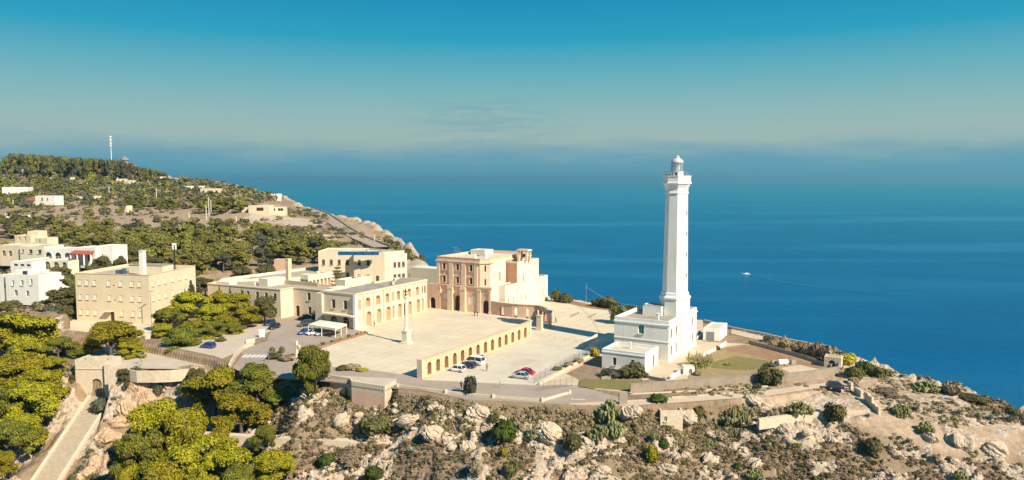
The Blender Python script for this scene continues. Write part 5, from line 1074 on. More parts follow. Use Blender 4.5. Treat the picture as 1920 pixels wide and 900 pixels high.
# the named outcrops
for px, py, s, zs, lb in ((775, 790, 4.0, .62, 'biggest flat topped limestone outcrop below the lookout wall'), (900, 772, 3.2, .6, 'long limestone outcrop under the roadside wall'), (810, 812, 2.6, .9, 'rounded pale boulder at the foot of the biggest outcrop'), (848, 836, 1.9, .8, 'rounded boulder left of a pair standing in the scrub'), (878, 838, 1.9, .9, 'rounded boulder right of a pair standing in the scrub'), (1030, 812, 3.0, .9, 'leaning limestone slab with a shaded face'), (972, 826, 1.5, .6, 'pale boulder right of the dark green bush'), (700, 805, 2.6, .9, 'rough limestone block left of the biggest outcrop'), (1290, 785, 2.5, .9, 'rounded limestone mass beside the ruined hut'), (1180, 775, 2.8, .7, 'limestone outcrop left of the ruined hut'), (1440, 765, 2.8, .6, 'pale outcrop above the path wall'), (1410, 748, 2.4, .6, 'low pale outcrop under the sandy track'), (1800, 830, 2.8, .9, 'pale crag on the right slope'), (1860, 842, 3.0, 1.0, 'jagged crag near the right edge'), (1740, 820, 2.4, .9, 'pale crag below the headland'), (1420, 870, 2.2, .8, 'white outcrop low on the slope, centre'), (1250, 880, 2.4, .8, 'white outcrop at the bottom edge'), (1130, 885, 2.2, .8, 'white outcrop at the bottom edge left of centre'), (640, 790, 2.2, .9, 'rocks below the lone pine'), (1330, 860, 2.0, .9, 'upright pale outcrop in the lower scrub')):
    c = TR(px, py); o = boulder(c[0], c[1], s * .92, lb, None, CR8, .72, zs)
for px, py, s, zs, lb in ((275, 735, 4.2, 1.2, 'ochre cliff face beside the gate wall'), (240, 765, 2.6, 1.0, 'ochre rock at the foot of the cliff'), (310, 720, 2.6, 1.0, 'ochre cliff shoulder under the terrace wall'), (225, 790, 2.0, .9, 'reddish boulder above the cave shadow'), (205, 815, 2.6, .9, 'ochre crag beside the stairs slope'), (190, 875, 2.6, 1.1, 'dark fissured crag at the lower left'), (160, 890, 1.8, 1., 'ochre boulder by the lower stairs'), (345, 735, 2.2, 1., 'pale cliff face in the terrace shade')):
    c = TR(px, py); boulder(c[0], c[1], s * 1.15, lb, None, CRR, .95, zs)
# rounded bushes that stand out
def bushmesh(name, seed, m, nl=900, ls=.12, puffs=9, spread=.5):
    g = np.random.default_rng(seed); C = []; R = []
    for i in range(puffs): a = g.uniform(0, 6.28); r = spread * (i > 0) * g.uniform(.4, 1); C.append([r * cos(a), r * sin(a), g.uniform(.3, .62)]); R.append([g.uniform(.35, .5)] * 2 + [g.uniform(.32, .42)])
    v, f, _ = join([(leaves(C, R, nl, ls, .3, seed, -1), 0), (cores(C, R, .85, ICO1, seed), 0)]); return polymesh(name, v, f, [m])
BM = {k: [bushmesh('bush', 200 + i + 10 * j, k) for i in range(2)] for j, k in enumerate(('bush', 'hazel', 'olive', 'greyscrub', 'yellowbush', 'pine', 'brownscrub', 'reed'))}
def bush(px, pfoot, wpx, hpx, m, label, group=None, name='bush', z=None):
    c = TR(px, pfoot) if z is None else P(px, pfoot, z); k = c[1] / F; o = bpy.data.objects.new(name, BM[m][random.randrange(2)]); link(o); o.location = (c[0], c[1], c[2] - .1); w = wpx * k; h = hpx * k * 1.05; o.scale = (w / 1.75, w / 1.75, h / .98); o.rotation_euler.z = random.uniform(0, 6.28); return meta(o, label, 'bush', group)
for a in ((940, 826, 60, 46, 'bush', 'large round bright green bush in the middle of the rocky slope'), (1073, 850, 42, 32, 'hazel', 'olive brown round bush right of the cactus clump'), (958, 894, 30, 32, 'hazel', 'dark oval bush near the bottom, centre'), (1220, 866, 36, 34, 'pine', 'round yellow green bush below the ruined hut'), (1243, 842, 26, 22, 'bush', 'small dark bush touching the round yellow green bush'), (608, 872, 38, 26, 'bush', 'green bush below the white path wall'), (702, 900, 40, 22, 'bush', 'green bush cut by the bottom edge'), (895, 893, 34, 26, 'greyscrub', 'grey brown bush at the bottom beside the dark oval bush'), (1565, 792, 42, 34, 'hazel', 'tall dark bush beside the path wall end'), (1235, 755, 44, 16, 'bush', 'low green bush along the track edge'), (1635, 852, 36, 30, 'hazel', 'dark bush on the right slope'), (1443, 722, 48, 34, 'hazel', 'bushy shrub leaning on the outside of the garden wall'), (1420, 728, 20, 10, 'olive', 'small low shrub at the foot of the garden wall'), (883, 741, 30, 36, 'olive', 'small tree like shrub in front of the roadside wall'), (700, 812, 70, 34, 'hazel', 'mixed bushes left of the biggest outcrop'), (652, 742, 14, 16, 'pine', 'small green bush at the corner of the lookout wall'), (690, 757, 18, 10, 'yellowbush', 'yellow flowering bush below the lookout wall'), (945, 858, 18, 20, 'pine', 'small yellow green bush in the middle scrub'), (190, 776, 40, 28, 'olive', 'blue green bush between the stairs and the ochre cliff'), (298, 745, 28, 24, 'olive', 'green bush on the ochre cliff'), (247, 884, 36, 26, 'pine', 'bright bush at the bottom in front of the dark crag'), (1900, 780, 30, 14, 'hazel', 'green bush at the right edge of the headland'), (1670, 740, 60, 10, 'greyscrub', 'grey thicket on the headland bank'), (1690, 738, 34, 34, 'brownscrub', 'tawny dome shaped bush on the cliff edge'), (1825, 750, 60, 12, 'hazel', 'dark low bush on the cliff edge near the right'), (660, 870, 60, 20, 'greyscrub', 'grey bush under the path wall'), (1380, 880, 20, 14, 'bush', 'tiny green bush low on the slope'), (1310, 790, 20, 26, 'hazel', 'green bush right of the rounded limestone mass'), (925, 796, 22, 20, 'hazel', 'dome bush above the long outcrop')):
    if a[0] == 1690: bush(1785, 742, 40, 26, *a[4:])
    else: bush(*a)
# coast hedges and garden
for a in ((1042, 565, 26, 22, 'hazel', 'first round bush on the sea edge behind the church'), (1066, 568, 24, 18, 'hazel', 'second round bush on the sea edge behind the church'), (1118, 574, 26, 16, 'hazel', 'left bush of the pair on the sea edge beside the pole'), (1142, 577, 36, 20, 'hazel', 'right bush of the pair on the sea edge beside the pole'), (1160, 607, 38, 36, 'hazel', 'large dark bush against the left side of the lighthouse house'), (1183, 588, 40, 16, 'olive', 'bush on the sea edge behind the lighthouse house'), (1114, 668, 22, 18, 'yellowbush', 'bright yellow green bush inside the parking fence')):
    bush(*a, z=57)
HP = ('first tawny shrub of the cliff hedge, nearest the lighthouse', 'second tawny shrub of the cliff hedge', 'third tawny shrub of the cliff hedge', 'fourth tawny shrub of the cliff hedge, in the middle', 'fifth tawny shrub of the cliff hedge', 'sixth tawny shrub of the cliff hedge', 'last tawny shrub of the cliff hedge, beside the stone shelter', 'low tawny shrub on the seaward side of the cliff hedge')
for i, (px, py, w, h) in enumerate(((1440, 640, 26, 10), (1452, 652, 28, 16), (1475, 654, 30, 18), (1496, 662, 30, 22), (1515, 668, 34, 26), (1535, 673, 36, 30), (1552, 678, 38, 30), (1560, 662, 26, 12))):
    bush(px, py, w, h, 'brownscrub' if i else 'olive', HP[i], 'hedge shrubs along the cliff', z=57)
bush(1578, 672, 20, 14, 'olive', 'dark crowned shrub at the cliff end of the hedge', z=57)
for i, (px, py, w, h, m) in enumerate(((1590, 684, 40, 22, 'yellowbush'), (1618, 700, 34, 22, 'bush'), (1640, 706, 34, 20, 'hazel'), (1602, 708, 40, 22, 'hazel'), (1600, 720, 24, 14, 'brownscrub'))):
    bush(px, py, w, h, m, ('yellow flowering bush on the cliff edge past the garden wall', 'green bush next to the yellow flowering bush', 'dark bush furthest along the cliff bank', 'dark green bush under the yellow flowering bush', 'dry bush outside the garden wall corner')[i])
# giant reeds by the lighthouse
def reeds():
    g = np.random.default_rng(4); mb = MB(); 
    for i in range(420):
        a = g.uniform(0, 6.28); r = 2.1 * sqrt(g.random()); x, y = r * cos(a), r * sin(a); h = g.uniform(2.0, 3.6); lx, ly = g.normal(size=2) * .35 + np.array([x, y]) * .18; w = .12
        mb.face([(x - w, y, 0), (x + w, y, 0), (x + lx + w * .4, y + ly, h * .7)], 0); mb.face([(x + lx * .6, y + ly * .6, h * .4), (x + lx * .6 + g.normal() * .2, y + ly * .6 + .15, h * .45), (x + lx * 2.2, y + ly * 2.2, h * .62)], 0)
        if i % 6 == 0: mb.face([(x + lx - .15, y + ly, h * .7), (x + lx + .15, y + ly, h * .7), (x + lx * 1.3, y + ly * 1.3, h * .98)], 1)
    return mb.mesh('reed_clump', ['reed', 'brownscrub'])
RM = reeds(); c = P(1312, 688)
o = bpy.data.objects.new('reed_clump', RM); link(o); o.location = (c[0], c[1], 57); o.scale = (1.05, 1.05, 1.05); meta(o, 'clump of pale giant reeds at the corner of the lighthouse lawn', 'plant')
# cactus and agave
def cactus_mesh(seed):
    g = np.random.default_rng(seed); V = []; Fc = []; o = 0; v0, f0 = ICO1
    for i in range(130):
        a = g.uniform(0, 6.28); r = 1.0 * sqrt(g.random()); z = (1 - r * .7) * g.uniform(.1, 1.0); s = g.uniform(.12, .19); v = v0 * [s, s * .28, s * 1.35]; q = g.uniform(0, 6.28); t = g.uniform(-.7, .7)
        v = v @ np.array([[1, 0, 0], [0, cos(t), -sin(t)], [0, sin(t), cos(t)]]).T; v = v @ np.array([[cos(q), -sin(q), 0], [sin(q), cos(q), 0], [0, 0, 1]]).T + [r * cos(a), r * sin(a), z + .12]
        V.append(v); Fc.append(f0 + o); o += len(v)
    f = np.concatenate(Fc); return polymesh('prickly_pear', np.concatenate(V), np.concatenate([f, f[:, 2:3]], 1), ['cactus'], None, True)
CA = [cactus_mesh(s) for s in (1, 2, 3)]
for px, py, w, h, lb in ((1142, 790, 44, 42, 'upper prickly pear clump left of the ruined hut'), (1152, 815, 42, 34, 'lower prickly pear clump left of the ruined hut'), (1120, 822, 40, 30, 'yellowish prickly pear at the lower left of the clump'), (1368, 795, 46, 34, 'prickly pear clump between outcrop and path wall'), (1395, 788, 24, 22, 'smaller prickly pear beside the path wall end'), (1498, 774, 52, 26, 'dark prickly pear clump below the sandy track'), (1415, 896, 36, 22, 'prickly pear at the bottom edge'), (1800, 900, 30, 20, 'yellowish prickly pear low on the right slope'), (1690, 778, 36, 26, 'prickly pear clump on the headland'), (1735, 812, 36, 26, 'prickly pear on the rim of the headland'), (1736, 731, 52, 20, 'wide prickly pear clump on the cliff edge'), (1000, 825, 28, 24, 'yellow green prickly pear in the rocks, left'), (1024, 826, 28, 22, 'yellow green prickly pear in the rocks, right'), (1660, 702, 40, 14, 'prickly pear on the cliff bank'), (1332, 838, 20, 14, 'small prickly pear in the lower scrub'), (1228, 822, 20, 14, 'yellowish small prickly pear under the hut'), (1695, 690, 20, 12, 'prickly pear at the end of the cliff bank'), (1225, 750, 16, 12, 'little prickly pear beside the track')):
    c = TR(px, py); k = c[1] / F; o = bpy.data.objects.new('prickly_pear', CA[random.randrange(3)]); link(o); o.location = (c[0], c[1], c[2] - .1); o.scale = (w * k / 2.1, w * k / 2.1, h * k / 1.15); o.rotation_euler.z = random.uniform(0, 6); meta(o, lb, 'cactus')
def agave_mesh():
    mb = MB(); g = np.random.default_rng(8)
    for i in range(34):
        a = i * 2.4; e = .25 + 1.1 * (i / 34); L = 1 - .25 * i / 34; w = .085; d = np.array([cos(a) * cos(e), sin(a) * cos(e), sin(e)]); s = np.array([-sin(a), cos(a), 0]) * w; m_ = d * L * .5 + [0, 0, -.02]; p = d * .06; t = d * L
        mb.face([tuple(p - s * .7), tuple(p + s * .7), tuple(m_ + s), tuple(m_ - s)]); mb.face([tuple(m_ - s), tuple(m_ + s), tuple(t)])
    return mb.mesh('agave', ['agave'])
AG = agave_mesh()
for px, py, w, lb in ((1627, 782, 18, 'agave at the foot of the ruined wall'), (1718, 770, 22, 'blue grey agave beside the headland cactus'), (1765, 775, 24, 'agave left of a pair on the headland'), (1797, 778, 26, 'agave right of a pair on the headland'), (1832, 782, 22, 'agave in the pale dust right of the pair'), (1856, 788, 26, 'blue agave near the pale track end'), (1892, 791, 30, 'largest agave near the right edge'), (1880, 752, 20, 'agave on the cliff rim at the right'), (1785, 758, 14, 'small agave in the middle of the headland'), (772, 850, 26, 'pale agave at the end of the white path wall'), (1630, 704, 14, 'agave on the cliff bank'), (990, 816, 22, 'agave among the rocks right of the green bush'), (565, 822, 14, 'grey agave on the path beside the wall')):
    c = TR(px, py); k = c[1] / F; o = bpy.data.objects.new('agave', AG); link(o); o.location = (c[0], c[1], c[2]); s = w * k / 1.7; o.scale = (s, s, s * 1.1); o.rotation_euler.z = random.uniform(0, 6); meta(o, lb, 'agave')
# ------------------------------------------------------------------ walls
def wall(name, pix, hgt, th, m, label, cat='wall', z=None, base=0.6, coping=None, pillars=0, cap=.0):
    """pix: (px, py) of the foot of the wall, on the ground or at a given height"""
    pts = [(P(a, b, z) if z is not None else TR(a, b)) for a, b in pix]; r = rootat(name, pts[0], label, cat); mb = MB(r.location)
    cp = MB(r.location)
    for i in range(len(pts) - 1):
        a, b = pts[i], pts[i + 1]; d = Vector((b[0] - a[0], b[1] - a[1])); L = d.length; d /= L; n = Vector((-d.y, d.x)) * th; e = d * (th * .5); k = max(1, int(L / 2.5))
        for j in range(k):
            u0, u1 = j / k, (j + 1) / k; A = Vector(a) .lerp(Vector(b), u0); B = Vector(a).lerp(Vector(b), u1); w = (random.uniform(-1, 1)) * cap
            if j == 0: A = A - Vector((e.x, e.y, 0)) * .0
            za, zb = A.z + hgt + w, B.z + hgt + w
            q = [(A.x, A.y), (B.x, B.y), (B.x + n.x, B.y + n.y), (A.x + n.x, A.y + n.y)]
            lo = min(A.z, B.z) - base
            mb.face([(*q[0], lo), (*q[1], lo), (*q[1], zb), (*q[0], za)]); mb.face([(*q[2], lo), (*q[3], lo), (*q[3], za), (*q[2], zb)]); mb.face([(*q[0], za), (*q[1], zb), (*q[2], zb), (*q[3], za)]); mb.face([(*q[3], lo), (*q[0], lo), (*q[0], za), (*q[3], za)]); mb.face([(*q[1], lo), (*q[2], lo), (*q[2], zb), (*q[1], zb)])
            if coping:
                o2 = Vector((n.x, n.y, 0)) * .12; cp.face([tuple(A - o2 + Vector((0, 0, hgt + w + .02))), tuple(B - o2 + Vector((0, 0, hgt + w + .02))), tuple(B - o2 + Vector((0, 0, hgt + w + .14))), tuple(A - o2 + Vector((0, 0, hgt + w + .14)))])
                nn = Vector((n.x, n.y, 0)) + o2; cp.face([tuple(A - o2 + Vector((0, 0, hgt + w + .14))), tuple(B - o2 + Vector((0, 0, hgt + w + .14))), tuple(B + nn + Vector((0, 0, hgt + w + .14))), tuple(A + nn + Vector((0, 0, hgt + w + .14)))])
    mb.build('masonry', m, r)
    if coping: cp.build('coping', coping, r)
    if pillars:
        for i in range(len(pts) - 1):
            a, b = Vector(pts[i]), Vector(pts[i + 1]); L = (b - a).length; k = max(1, round(L / pillars))
            for j in range(k + (i == len(pts) - 2)):
                q = a.lerp(b, j / k); mb = MB(r.location); mb.box((q.x, q.y + th * .3, q.z - .3), .55, .55, hgt + .55, .3); mb.build('pillar', 'drystone', r)
    return r
wall('garden_wall', [(1182, 740), (1289, 731), (1422, 721), (1477, 719), (1530, 713), (1572, 706)], 2.0, .35, 'greystone', 'long weathered grey brown wall curving below the lighthouse lawn', z=56.6, coping='greystone')
wall('garden_return_wall', [(1573, 706), (1577, 690), (1556, 682)], 1.9, .35, 'greystone', 'end return of the garden wall with a stone gazebo corner', z=56.6)
wall('garden_back_wall', [(1560, 690), (1500, 669), (1405, 643)], .8, .3, 'greystone', 'low dark wall along the far side of the lawn', z=57)
wall('track_kerb', [(1086, 729), (1178, 738), (1182, 742), (1300, 736), (1440, 727)], .35, .5, 'drystone', 'low pink stone kerb under the garden wall', z=56.7)
wall('roadside_wall', [(746, 729), (836, 741), (925, 750), (1017, 757), (1068, 742)], .85, .35, 'drystone', 'low pale roadside parapet wall with square pillars above the rocks', z=56.6, pillars=10)
wall('track_wall', [(1070, 757), (1180, 760), (1260, 753), (1330, 748), (1436, 738)], .8, .35, 'drystone', 'low broken wall along the lower edge of the track', z=56.2, cap=.12)
wall('path_wall', [(480, 826), (560, 832), (660, 838), (668, 856), (752, 858)], 1.2, .5, 'drystone', 'white stone path retaining wall across the lower slope', z=None, cap=.06) if False else None
def retaining(name, top, zt, hgt, th, m, label):
    pts = [P(a, b, zt) for a, b in top]; r = rootat(name, (pts[0][0], pts[0][1], zt - hgt), label, 'wall'); mb = MB(r.location)
    q = [(p[0], p[1]) for p in pts] + [(p[0], p[1] + th) for p in reversed(pts)]; k = len(pts)
    for i in range(k - 1):
        a, b = pts[i], pts[i + 1]; mb.face([(a[0], a[1], zt - hgt), (b[0], b[1], zt - hgt), (b[0], b[1], zt), (a[0], a[1], zt)]); mb.face([(a[0], a[1], zt), (b[0], b[1], zt), (b[0], b[1] + th, zt), (a[0], a[1] + th, zt)]); mb.face([(b[0], b[1] + th, zt - hgt), (a[0], a[1] + th, zt - hgt), (a[0], a[1] + th, zt), (b[0], b[1] + th, zt)])
    a, b = pts[0], pts[-1]; mb.face([(a[0], a[1] + th, zt - hgt), (a[0], a[1], zt - hgt), (a[0], a[1], zt), (a[0], a[1] + th, zt)]); mb.face([(b[0], b[1], zt - hgt), (b[0], b[1] + th, zt - hgt), (b[0], b[1] + th, zt), (b[0], b[1], zt)]); mb.build('masonry', m, r); return r
retaining('path_wall', [(380, 814), (470, 819), (560, 823), (662, 828)], 48.6, 2.2, 1.6, 'drystone', 'long thin white path edge running left from the white retaining wall')
retaining('white_retaining_wall', [(655, 829), (705, 832), (757, 833)], 48.5, 3.6, 1.5, 'drystone', 'tall pale retaining wall face in the lower middle of the slope')
retaining('upper_path_wall', [(1424, 787), (1500, 777), (1570, 772), (1632, 772)], 55.15, 1.9, 1.0, 'drystone', 'tan retaining wall of the path under the headland')
def bastion():
    z = 57.9; pts = [P(a, b, z) for a, b in ((659, 715), (722, 724), (743, 712), (745, 707))]; r = rootat('lookout_wall', (pts[0][0], pts[0][1], 53), 'rectangular lookout terrace of pale masonry jutting over the rocks', 'wall'); mb = MB(r.location); up = MB(r.location)
    poly = [pts[0], pts[1], pts[2], P(744, 702, z), P(640, 697, z), P(618, 703, z), P(655, 709, z)]; poly = [p[:2] for p in poly]
    for i in (0, 1, 5, 6):
        a, b = poly[i], poly[(i + 1) % 7]; d = Vector((b[0] - a[0], b[1] - a[1])).normalized(); n = Vector((-d.y, d.x)) * .4
        mb.prism([a, b, (b[0] + n.x, b[1] + n.y), (a[0] + n.x, a[1] + n.y)], 51.5, 55.9, 0); up.prism([a, b, (b[0] + n.x, b[1] + n.y), (a[0] + n.x, a[1] + n.y)], 55.902 + .002 * i, z + .002 * i, 0)
    mb.build('base_masonry', 'pink', r); up.build('parapet', 'drystone', r)
    f = MB(r.location); f.prism(poly, 56.7, 57.03, 0); o = f.build('floor', 'asphaltlight', r); bm = bmesh.new(); bm.from_mesh(o.data); bmesh.ops.triangulate(bm, faces=[q for q in bm.faces if len(q.verts) > 4]); bm.to_mesh(o.data); bm.free()
bastion()
# fences: posts, wires
def fence(name, pix, hgt, step, label, wires=5, z=57.0, base=None, mesh_=False):
    pts = [Vector(P(a, b, z)) for a, b in pix]; r = rootat(name, pts[0], label, 'fence'); w = MB(r.location); pm = None
    for i in range(len(pts) - 1):
        a, b = pts[i], pts[i + 1]; L = (b - a).length; k = max(1, round(L / step))
        for j in range(k + (i == len(pts) - 2)):
            q = a.lerp(b, j / k)
            if pm is None: p_ = MB(); p_.tube((0, 0, 0), (0, 0, hgt), .05, n=4); pm = p_.mesh('post', ['greymetal'])
            o = bpy.data.objects.new('post', pm); link(o, r); o.location = q - r.location
        for h in range(wires): zz = Vector((0, 0, hgt * (h + .6) / wires)); w.tube(a + zz, b + zz, .018, n=3)
        if mesh_:
            n_ = int(L / .45)
            for j in range(n_): q = a.lerp(b, (j + .5) / n_); w.tube(q + Vector((0, 0, .1)), q + Vector((0, 0, hgt - .1)), .012, n=3)
    o = w.build('wire', 'greymetal', r, kind='stuff'); return r
wall('fence_footing', [(1012, 722), (1060, 696), (1126, 657)], .45, .4, 'drystone', 'pale kerb under the wire fence of the parking', z=57)
fence('parking_fence', [(1002, 719), (1060, 688), (1122, 655)], 2.0, 2.4, 'wire mesh fence along the right side of the parking', 6, mesh_=True)
fence('rope_posts', [(1015, 634), (1040, 637), (1060, 640), (1080, 643), (1100, 646), (1124, 650)], 1.0, 9, 'row of thin posts with a rope across the far parking edge', 1)
fence('gate_fence', [(1008, 733), (1040, 729), (1073, 724)], 1.9, 1.4, 'thin metal gate and railing at the parking corner', 4, mesh_=True)
fence('cliff_fence', [(1412, 640), (1430, 645), (1447, 650)], 1.3, 2, 'thin post fence beyond the lawn by the cliff', 2)
# shaded return wall at the back of the parking
wl = P(1093, 650); mb = MB((wl[0], wl[1], 57)); a, b = P(1094, 650), P(1121, 634); d = Vector((b[0] - a[0], b[1] - a[1])).normalized(); n = Vector((-d.y, d.x)) * .3
mb.prism([a[:2], b[:2], (b[0] + n.x, b[1] + n.y), (a[0] + n.x, a[1] + n.y)], 57, 58.2); mb.build('corner_wall', 'pale', label='small white wall corner between parking and lighthouse yard', cat='wall')
# ------------------------------------------------------------------ gate and stairs at the left
def gate():
    c = P(131, 752, 48.4); y0 = 170.6; xa, xb = (131 - 960) / F * 171.5, (201.5 - 960) / F * 171.5; zt = 56.9; r = empty('stair_gate', (xa, y0, 48.2), 'pale stone gate building with an arched doorway at the top of the stairs', 'gate')
    p0, p1 = (xa, y0), (xb, y0); xo = (170.5 - 960) / F * 171.5 - xa; mb = MB(r.location); op = (xo, .35, 2.35, 3.9, True, 1.2)
    facade(mb, p0, p1, 46.5, zt, [(xo, 2.05, 2.35, 3.9, True, 1.2)]); mb.face([(xa, y0, zt), (xb, y0, zt), (xb, y0 + 4, zt), (xa, y0 + 4, zt)]); mb.face([(xb, y0, 46.5), (xb, y0 + 4, 46.5), (xb, y0 + 4, zt), (xb, y0, zt)]); mb.face([(xa, y0 + 4, 46.5), (xa, y0, 46.5), (xa, y0, zt), (xa, y0 + 4, zt)]); mb.build('wall', 'drystone', r)
    bk = MB(r.location); u = xa + xo; facade(bk, (u - 1.3, y0 + 1.2), (u + 1.3, y0 + 1.2), 48.5, 53.2, [(1.45, .1, .85, 2.1, False, .3), (1.45, 2.55, .85, .75, True, .3)]); bk.build('inner_wall', 'pale', r)
    for nm, v, h, ar, st in (('door', .1, 2.1, False, 'iron'), ('fanlight', 2.55, .75, True, 'glass')): place_op(r, (u - 1.3, y0 + 1.2), (u + 1.3, y0 + 1.2), 48.5, (1.45, v, .85, h, ar, .3), st, nm, sill=False)
    mb = MB(r.location); mb.box((xb - .75, y0 - .45, 46.5), 1.35, .9, 9.6, 0); mb.build('buttress', 'drystone', r)
    mb = MB(r.location); mb.box(((xa + xb) / 2 - .6, y0 - .08, 54.7), (xb - xa) - 1.7, .2, .18, 0); mb.build('string_course', 'drystone', r)
    for x, w, h in ((xa + 3.0, .7, 1.0), (xa + 4.3, .8, .7), (xb - .4, .8, .9)): mb = MB(r.location); mb.box((x, y0 + .4, zt), w, .8, h); mb.build('merlon', 'drystone', r)
    # walls running right of the gate along the terrace
    z = 55.9
    retaining('terrace_wall', [(202, 689.5), (232, 689.5)], 56.6, 8.5, .6, 'drystone', 'tall pale wall joining the gate to the ochre cliff')
    retaining('curved_terrace_wall', [(232, 690), (243, 694), (256, 696), (290, 696), (320, 695), (352, 692)], 56.0, 2.6, .5, 'drystone', 'curved parapet wall of the terrace above the ochre cliff')
    # stairs
    st = empty('stone_stairs', (-95.4, 170, 48.2), 'long straight stone stairs dropping from the gate to the lower left', 'stairs'); sm_ = MB(); sm_.box((0, 0, -.6), 4.6, .56, .6); me = sm_.mesh('step', ['steps'])
    sx = lambda y: -95.4 + .07 * (170 - y) * .7
    for k in range(66):
        y = 170 - .52 * k
        o = bpy.data.objects.new('step', me); link(o, st); o.location = Vector((sx(y), y, 48.35 - .234 * k)) - st.location; o.rotation_euler = (0, 0, random.uniform(-.012, .012)); o.location.z += random.uniform(-.02, .02)
    for s in (-1, 1):
        mb = MB(st.location); N_ = 14
        for k in range(N_):
            ya, yb = 170 - 34.3 * k / N_, 170 - 34.3 * (k + 1) / N_; za, zb = 48.35 - .45 * (170 - ya), 48.35 - .45 * (170 - yb); xa_, xb_ = sx(ya) + s * 2.75, sx(yb) + s * 2.75; w = .36; h = .55 if s > 0 else .4
            A, B, C_, D = (xa_ - w, ya), (xa_ + w, ya), (xb_ + w, yb), (xb_ - w, yb)
            mb.face([(*A, za + h), (*D, zb + h), (*C_, zb + h), (*B, za + h)]); mb.face([(*D, zb + h), (*A, za + h), (*A, za - 2.5), (*D, zb - 2.5)]); mb.face([(*B, za + h), (*C_, zb + h), (*C_, zb - 3), (*B, za - 3)]); mb.face([(*C_, zb + h), (*D, zb + h), (*D, zb - 3), (*C_, zb - 3)])
        mb.build('side_wall', 'drystone', st)
gate()
# ------------------------------------------------------------------ paved and planted ground of the flat top
def gsheet(name, pix, z, m, label):
    return sheet(name, pix, z, m, label)
gsheet('lighthouse_yard', [(1195, 592), (1240, 596), (1318, 600), (1318, 640), (1352, 642), (1405, 645), (1360, 652), (1318, 676), (1290, 704), (1245, 706), (1205, 712), (1140, 690), (1150, 672), (1122, 668), (1060, 700), (1085, 712), (1082, 722), (1004, 722), (1126, 655), (1135, 640), (1165, 640)], GND + .012, 'sand', 'pale dusty yard around the lighthouse')
gsheet('lawn', [(1322, 664), (1362, 650), (1400, 645), (1500, 672), (1556, 690), (1571, 700), (1477, 716), (1422, 719), (1289, 728), (1250, 730), (1290, 706), (1310, 690)], GND + .03, 'lawn', 'patchy dry lawn behind the garden wall')
gsheet('lawn_strip', [(1285, 720), (1370, 706), (1440, 694), (1480, 700), (1422, 716), (1289, 726)], GND + .045, 'lawngreen', 'green strip of grass along the garden wall')
gsheet('lawn_patch', [(1330, 680), (1380, 668), (1440, 676), (1455, 690), (1400, 694), (1335, 690)], GND + .045, 'lawngreen', 'green patch in the middle of the lawn')
gsheet('soil_bed', [(1365, 652), (1400, 650), (1470, 672), (1455, 678), (1400, 662), (1362, 658)], GND + .045, 'soil', 'strip of dug red soil in the lawn')
gsheet('soil_bed', [(1410, 648), (1430, 652), (1545, 690), (1520, 690), (1440, 664)], GND + .06, 'soil', 'long red brown bed under the back wall')
gsheet('gravel_patch', [(1462, 690), (1500, 684), (1535, 692), (1530, 700), (1490, 703)], GND + .07, 'sand', 'bare pale patch by the white tank')
gsheet('grass_bank', [(1088, 714), (1130, 710), (1200, 716), (1246, 722), (1240, 731), (1180, 734), (1084, 726)], GND + .05, 'lawngreen', 'green grass bank in front of the annex')
gsheet('yard_path', [(1246, 706), (1290, 704), (1288, 718), (1246, 722)], GND + .055, 'sand', 'pale trodden path by the dog kennel')
gsheet('sea_edge_strip', [(1040, 558), (1110, 571), (1190, 580), (1183, 586), (1105, 578), (1060, 568)], GND + .03, 'soil', 'strip of red earth along the sea edge')
gsheet('sea_edge_path', [(1372, 617), (1480, 642), (1560, 656), (1556, 664), (1475, 650), (1370, 625)], GND + .03, 'sand', 'pale walkway along the cliff top')
gsheet('terrace_track', [(1066, 748), (1180, 750), (1300, 744), (1436, 732), (1560, 716), (1560, 722), (1440, 741), (1300, 752), (1180, 760), (1068, 758)], 56.95, 'sand', 'sandy track below the garden wall')
gsheet('church_apron', [(820, 584), (921, 594), (935, 600), (880, 601), (800, 590)], GND + .015, 'parking', 'slightly paler stone apron before the basilica')
gsheet('hostel_terrace', [(118, 610), (140, 598), (282, 606), (300, 618), (278, 632), (118, 618)], GND + .02, 'plaza', 'paved terrace in front of the hostel')
gsheet('grove_lot', [(415, 672), (400, 667), (300, 646), (330, 630), (450, 620), (505, 600), (515, 615), (470, 640), (452, 655)], GND + .015, 'asphaltlight', 'worn ground under the pine grove')
sheet('terrace_ground', [(205, 688), (350, 690), (428, 678), (420, 662), (300, 648), (200, 650), (170, 665), (140, 686)], 55.25, 'asphaltlight', 'worn paved terrace above the gate')
# zebra crossing and worn marks
zb = empty('zebra_crossing', P(480, 668), 'zebra crossing of seven white bars where the road leaves the square', 'road marking')
for i in range(7):
    x = 452 + i * 8.2; q = [P(a, b, GND + .03) for a, b in ((x, 670), (x + 4.6, 670), (x + 13.5, 665), (x + 9, 665))]; mb = MB(zb.location); mb.prism([(p[0], p[1]) for p in ccw(q)], GND + .015, GND + .032); mb.build('bar', 'whiteline', zb)
gsheet('worn_patch', [(955, 680), (985, 672), (1010, 676), (990, 684), (960, 688)], GND + .045, 'asphaltlight', 'grey worn stain on the parking surface')
for k, (a, b) in enumerate((((1072, 594), (1086, 588)), ((1105, 596), (1118, 590)))):
    p, q = P(*a), P(*b); mb = MB((p[0], p[1], 57)); d = Vector((q[0] - p[0], q[1] - p[1])); n = Vector((-d.y, d.x)).normalized() * .25; mb.prism([p[:2], q[:2], (q[0] + n.x, q[1] + n.y), (p[0] + n.x, p[1] + n.y)], 57, 57.45); mb.build('low_bench', 'wood', label=('dark low bench on the open paving, left' , 'dark low bench on the open paving, right')[k], cat='bench')
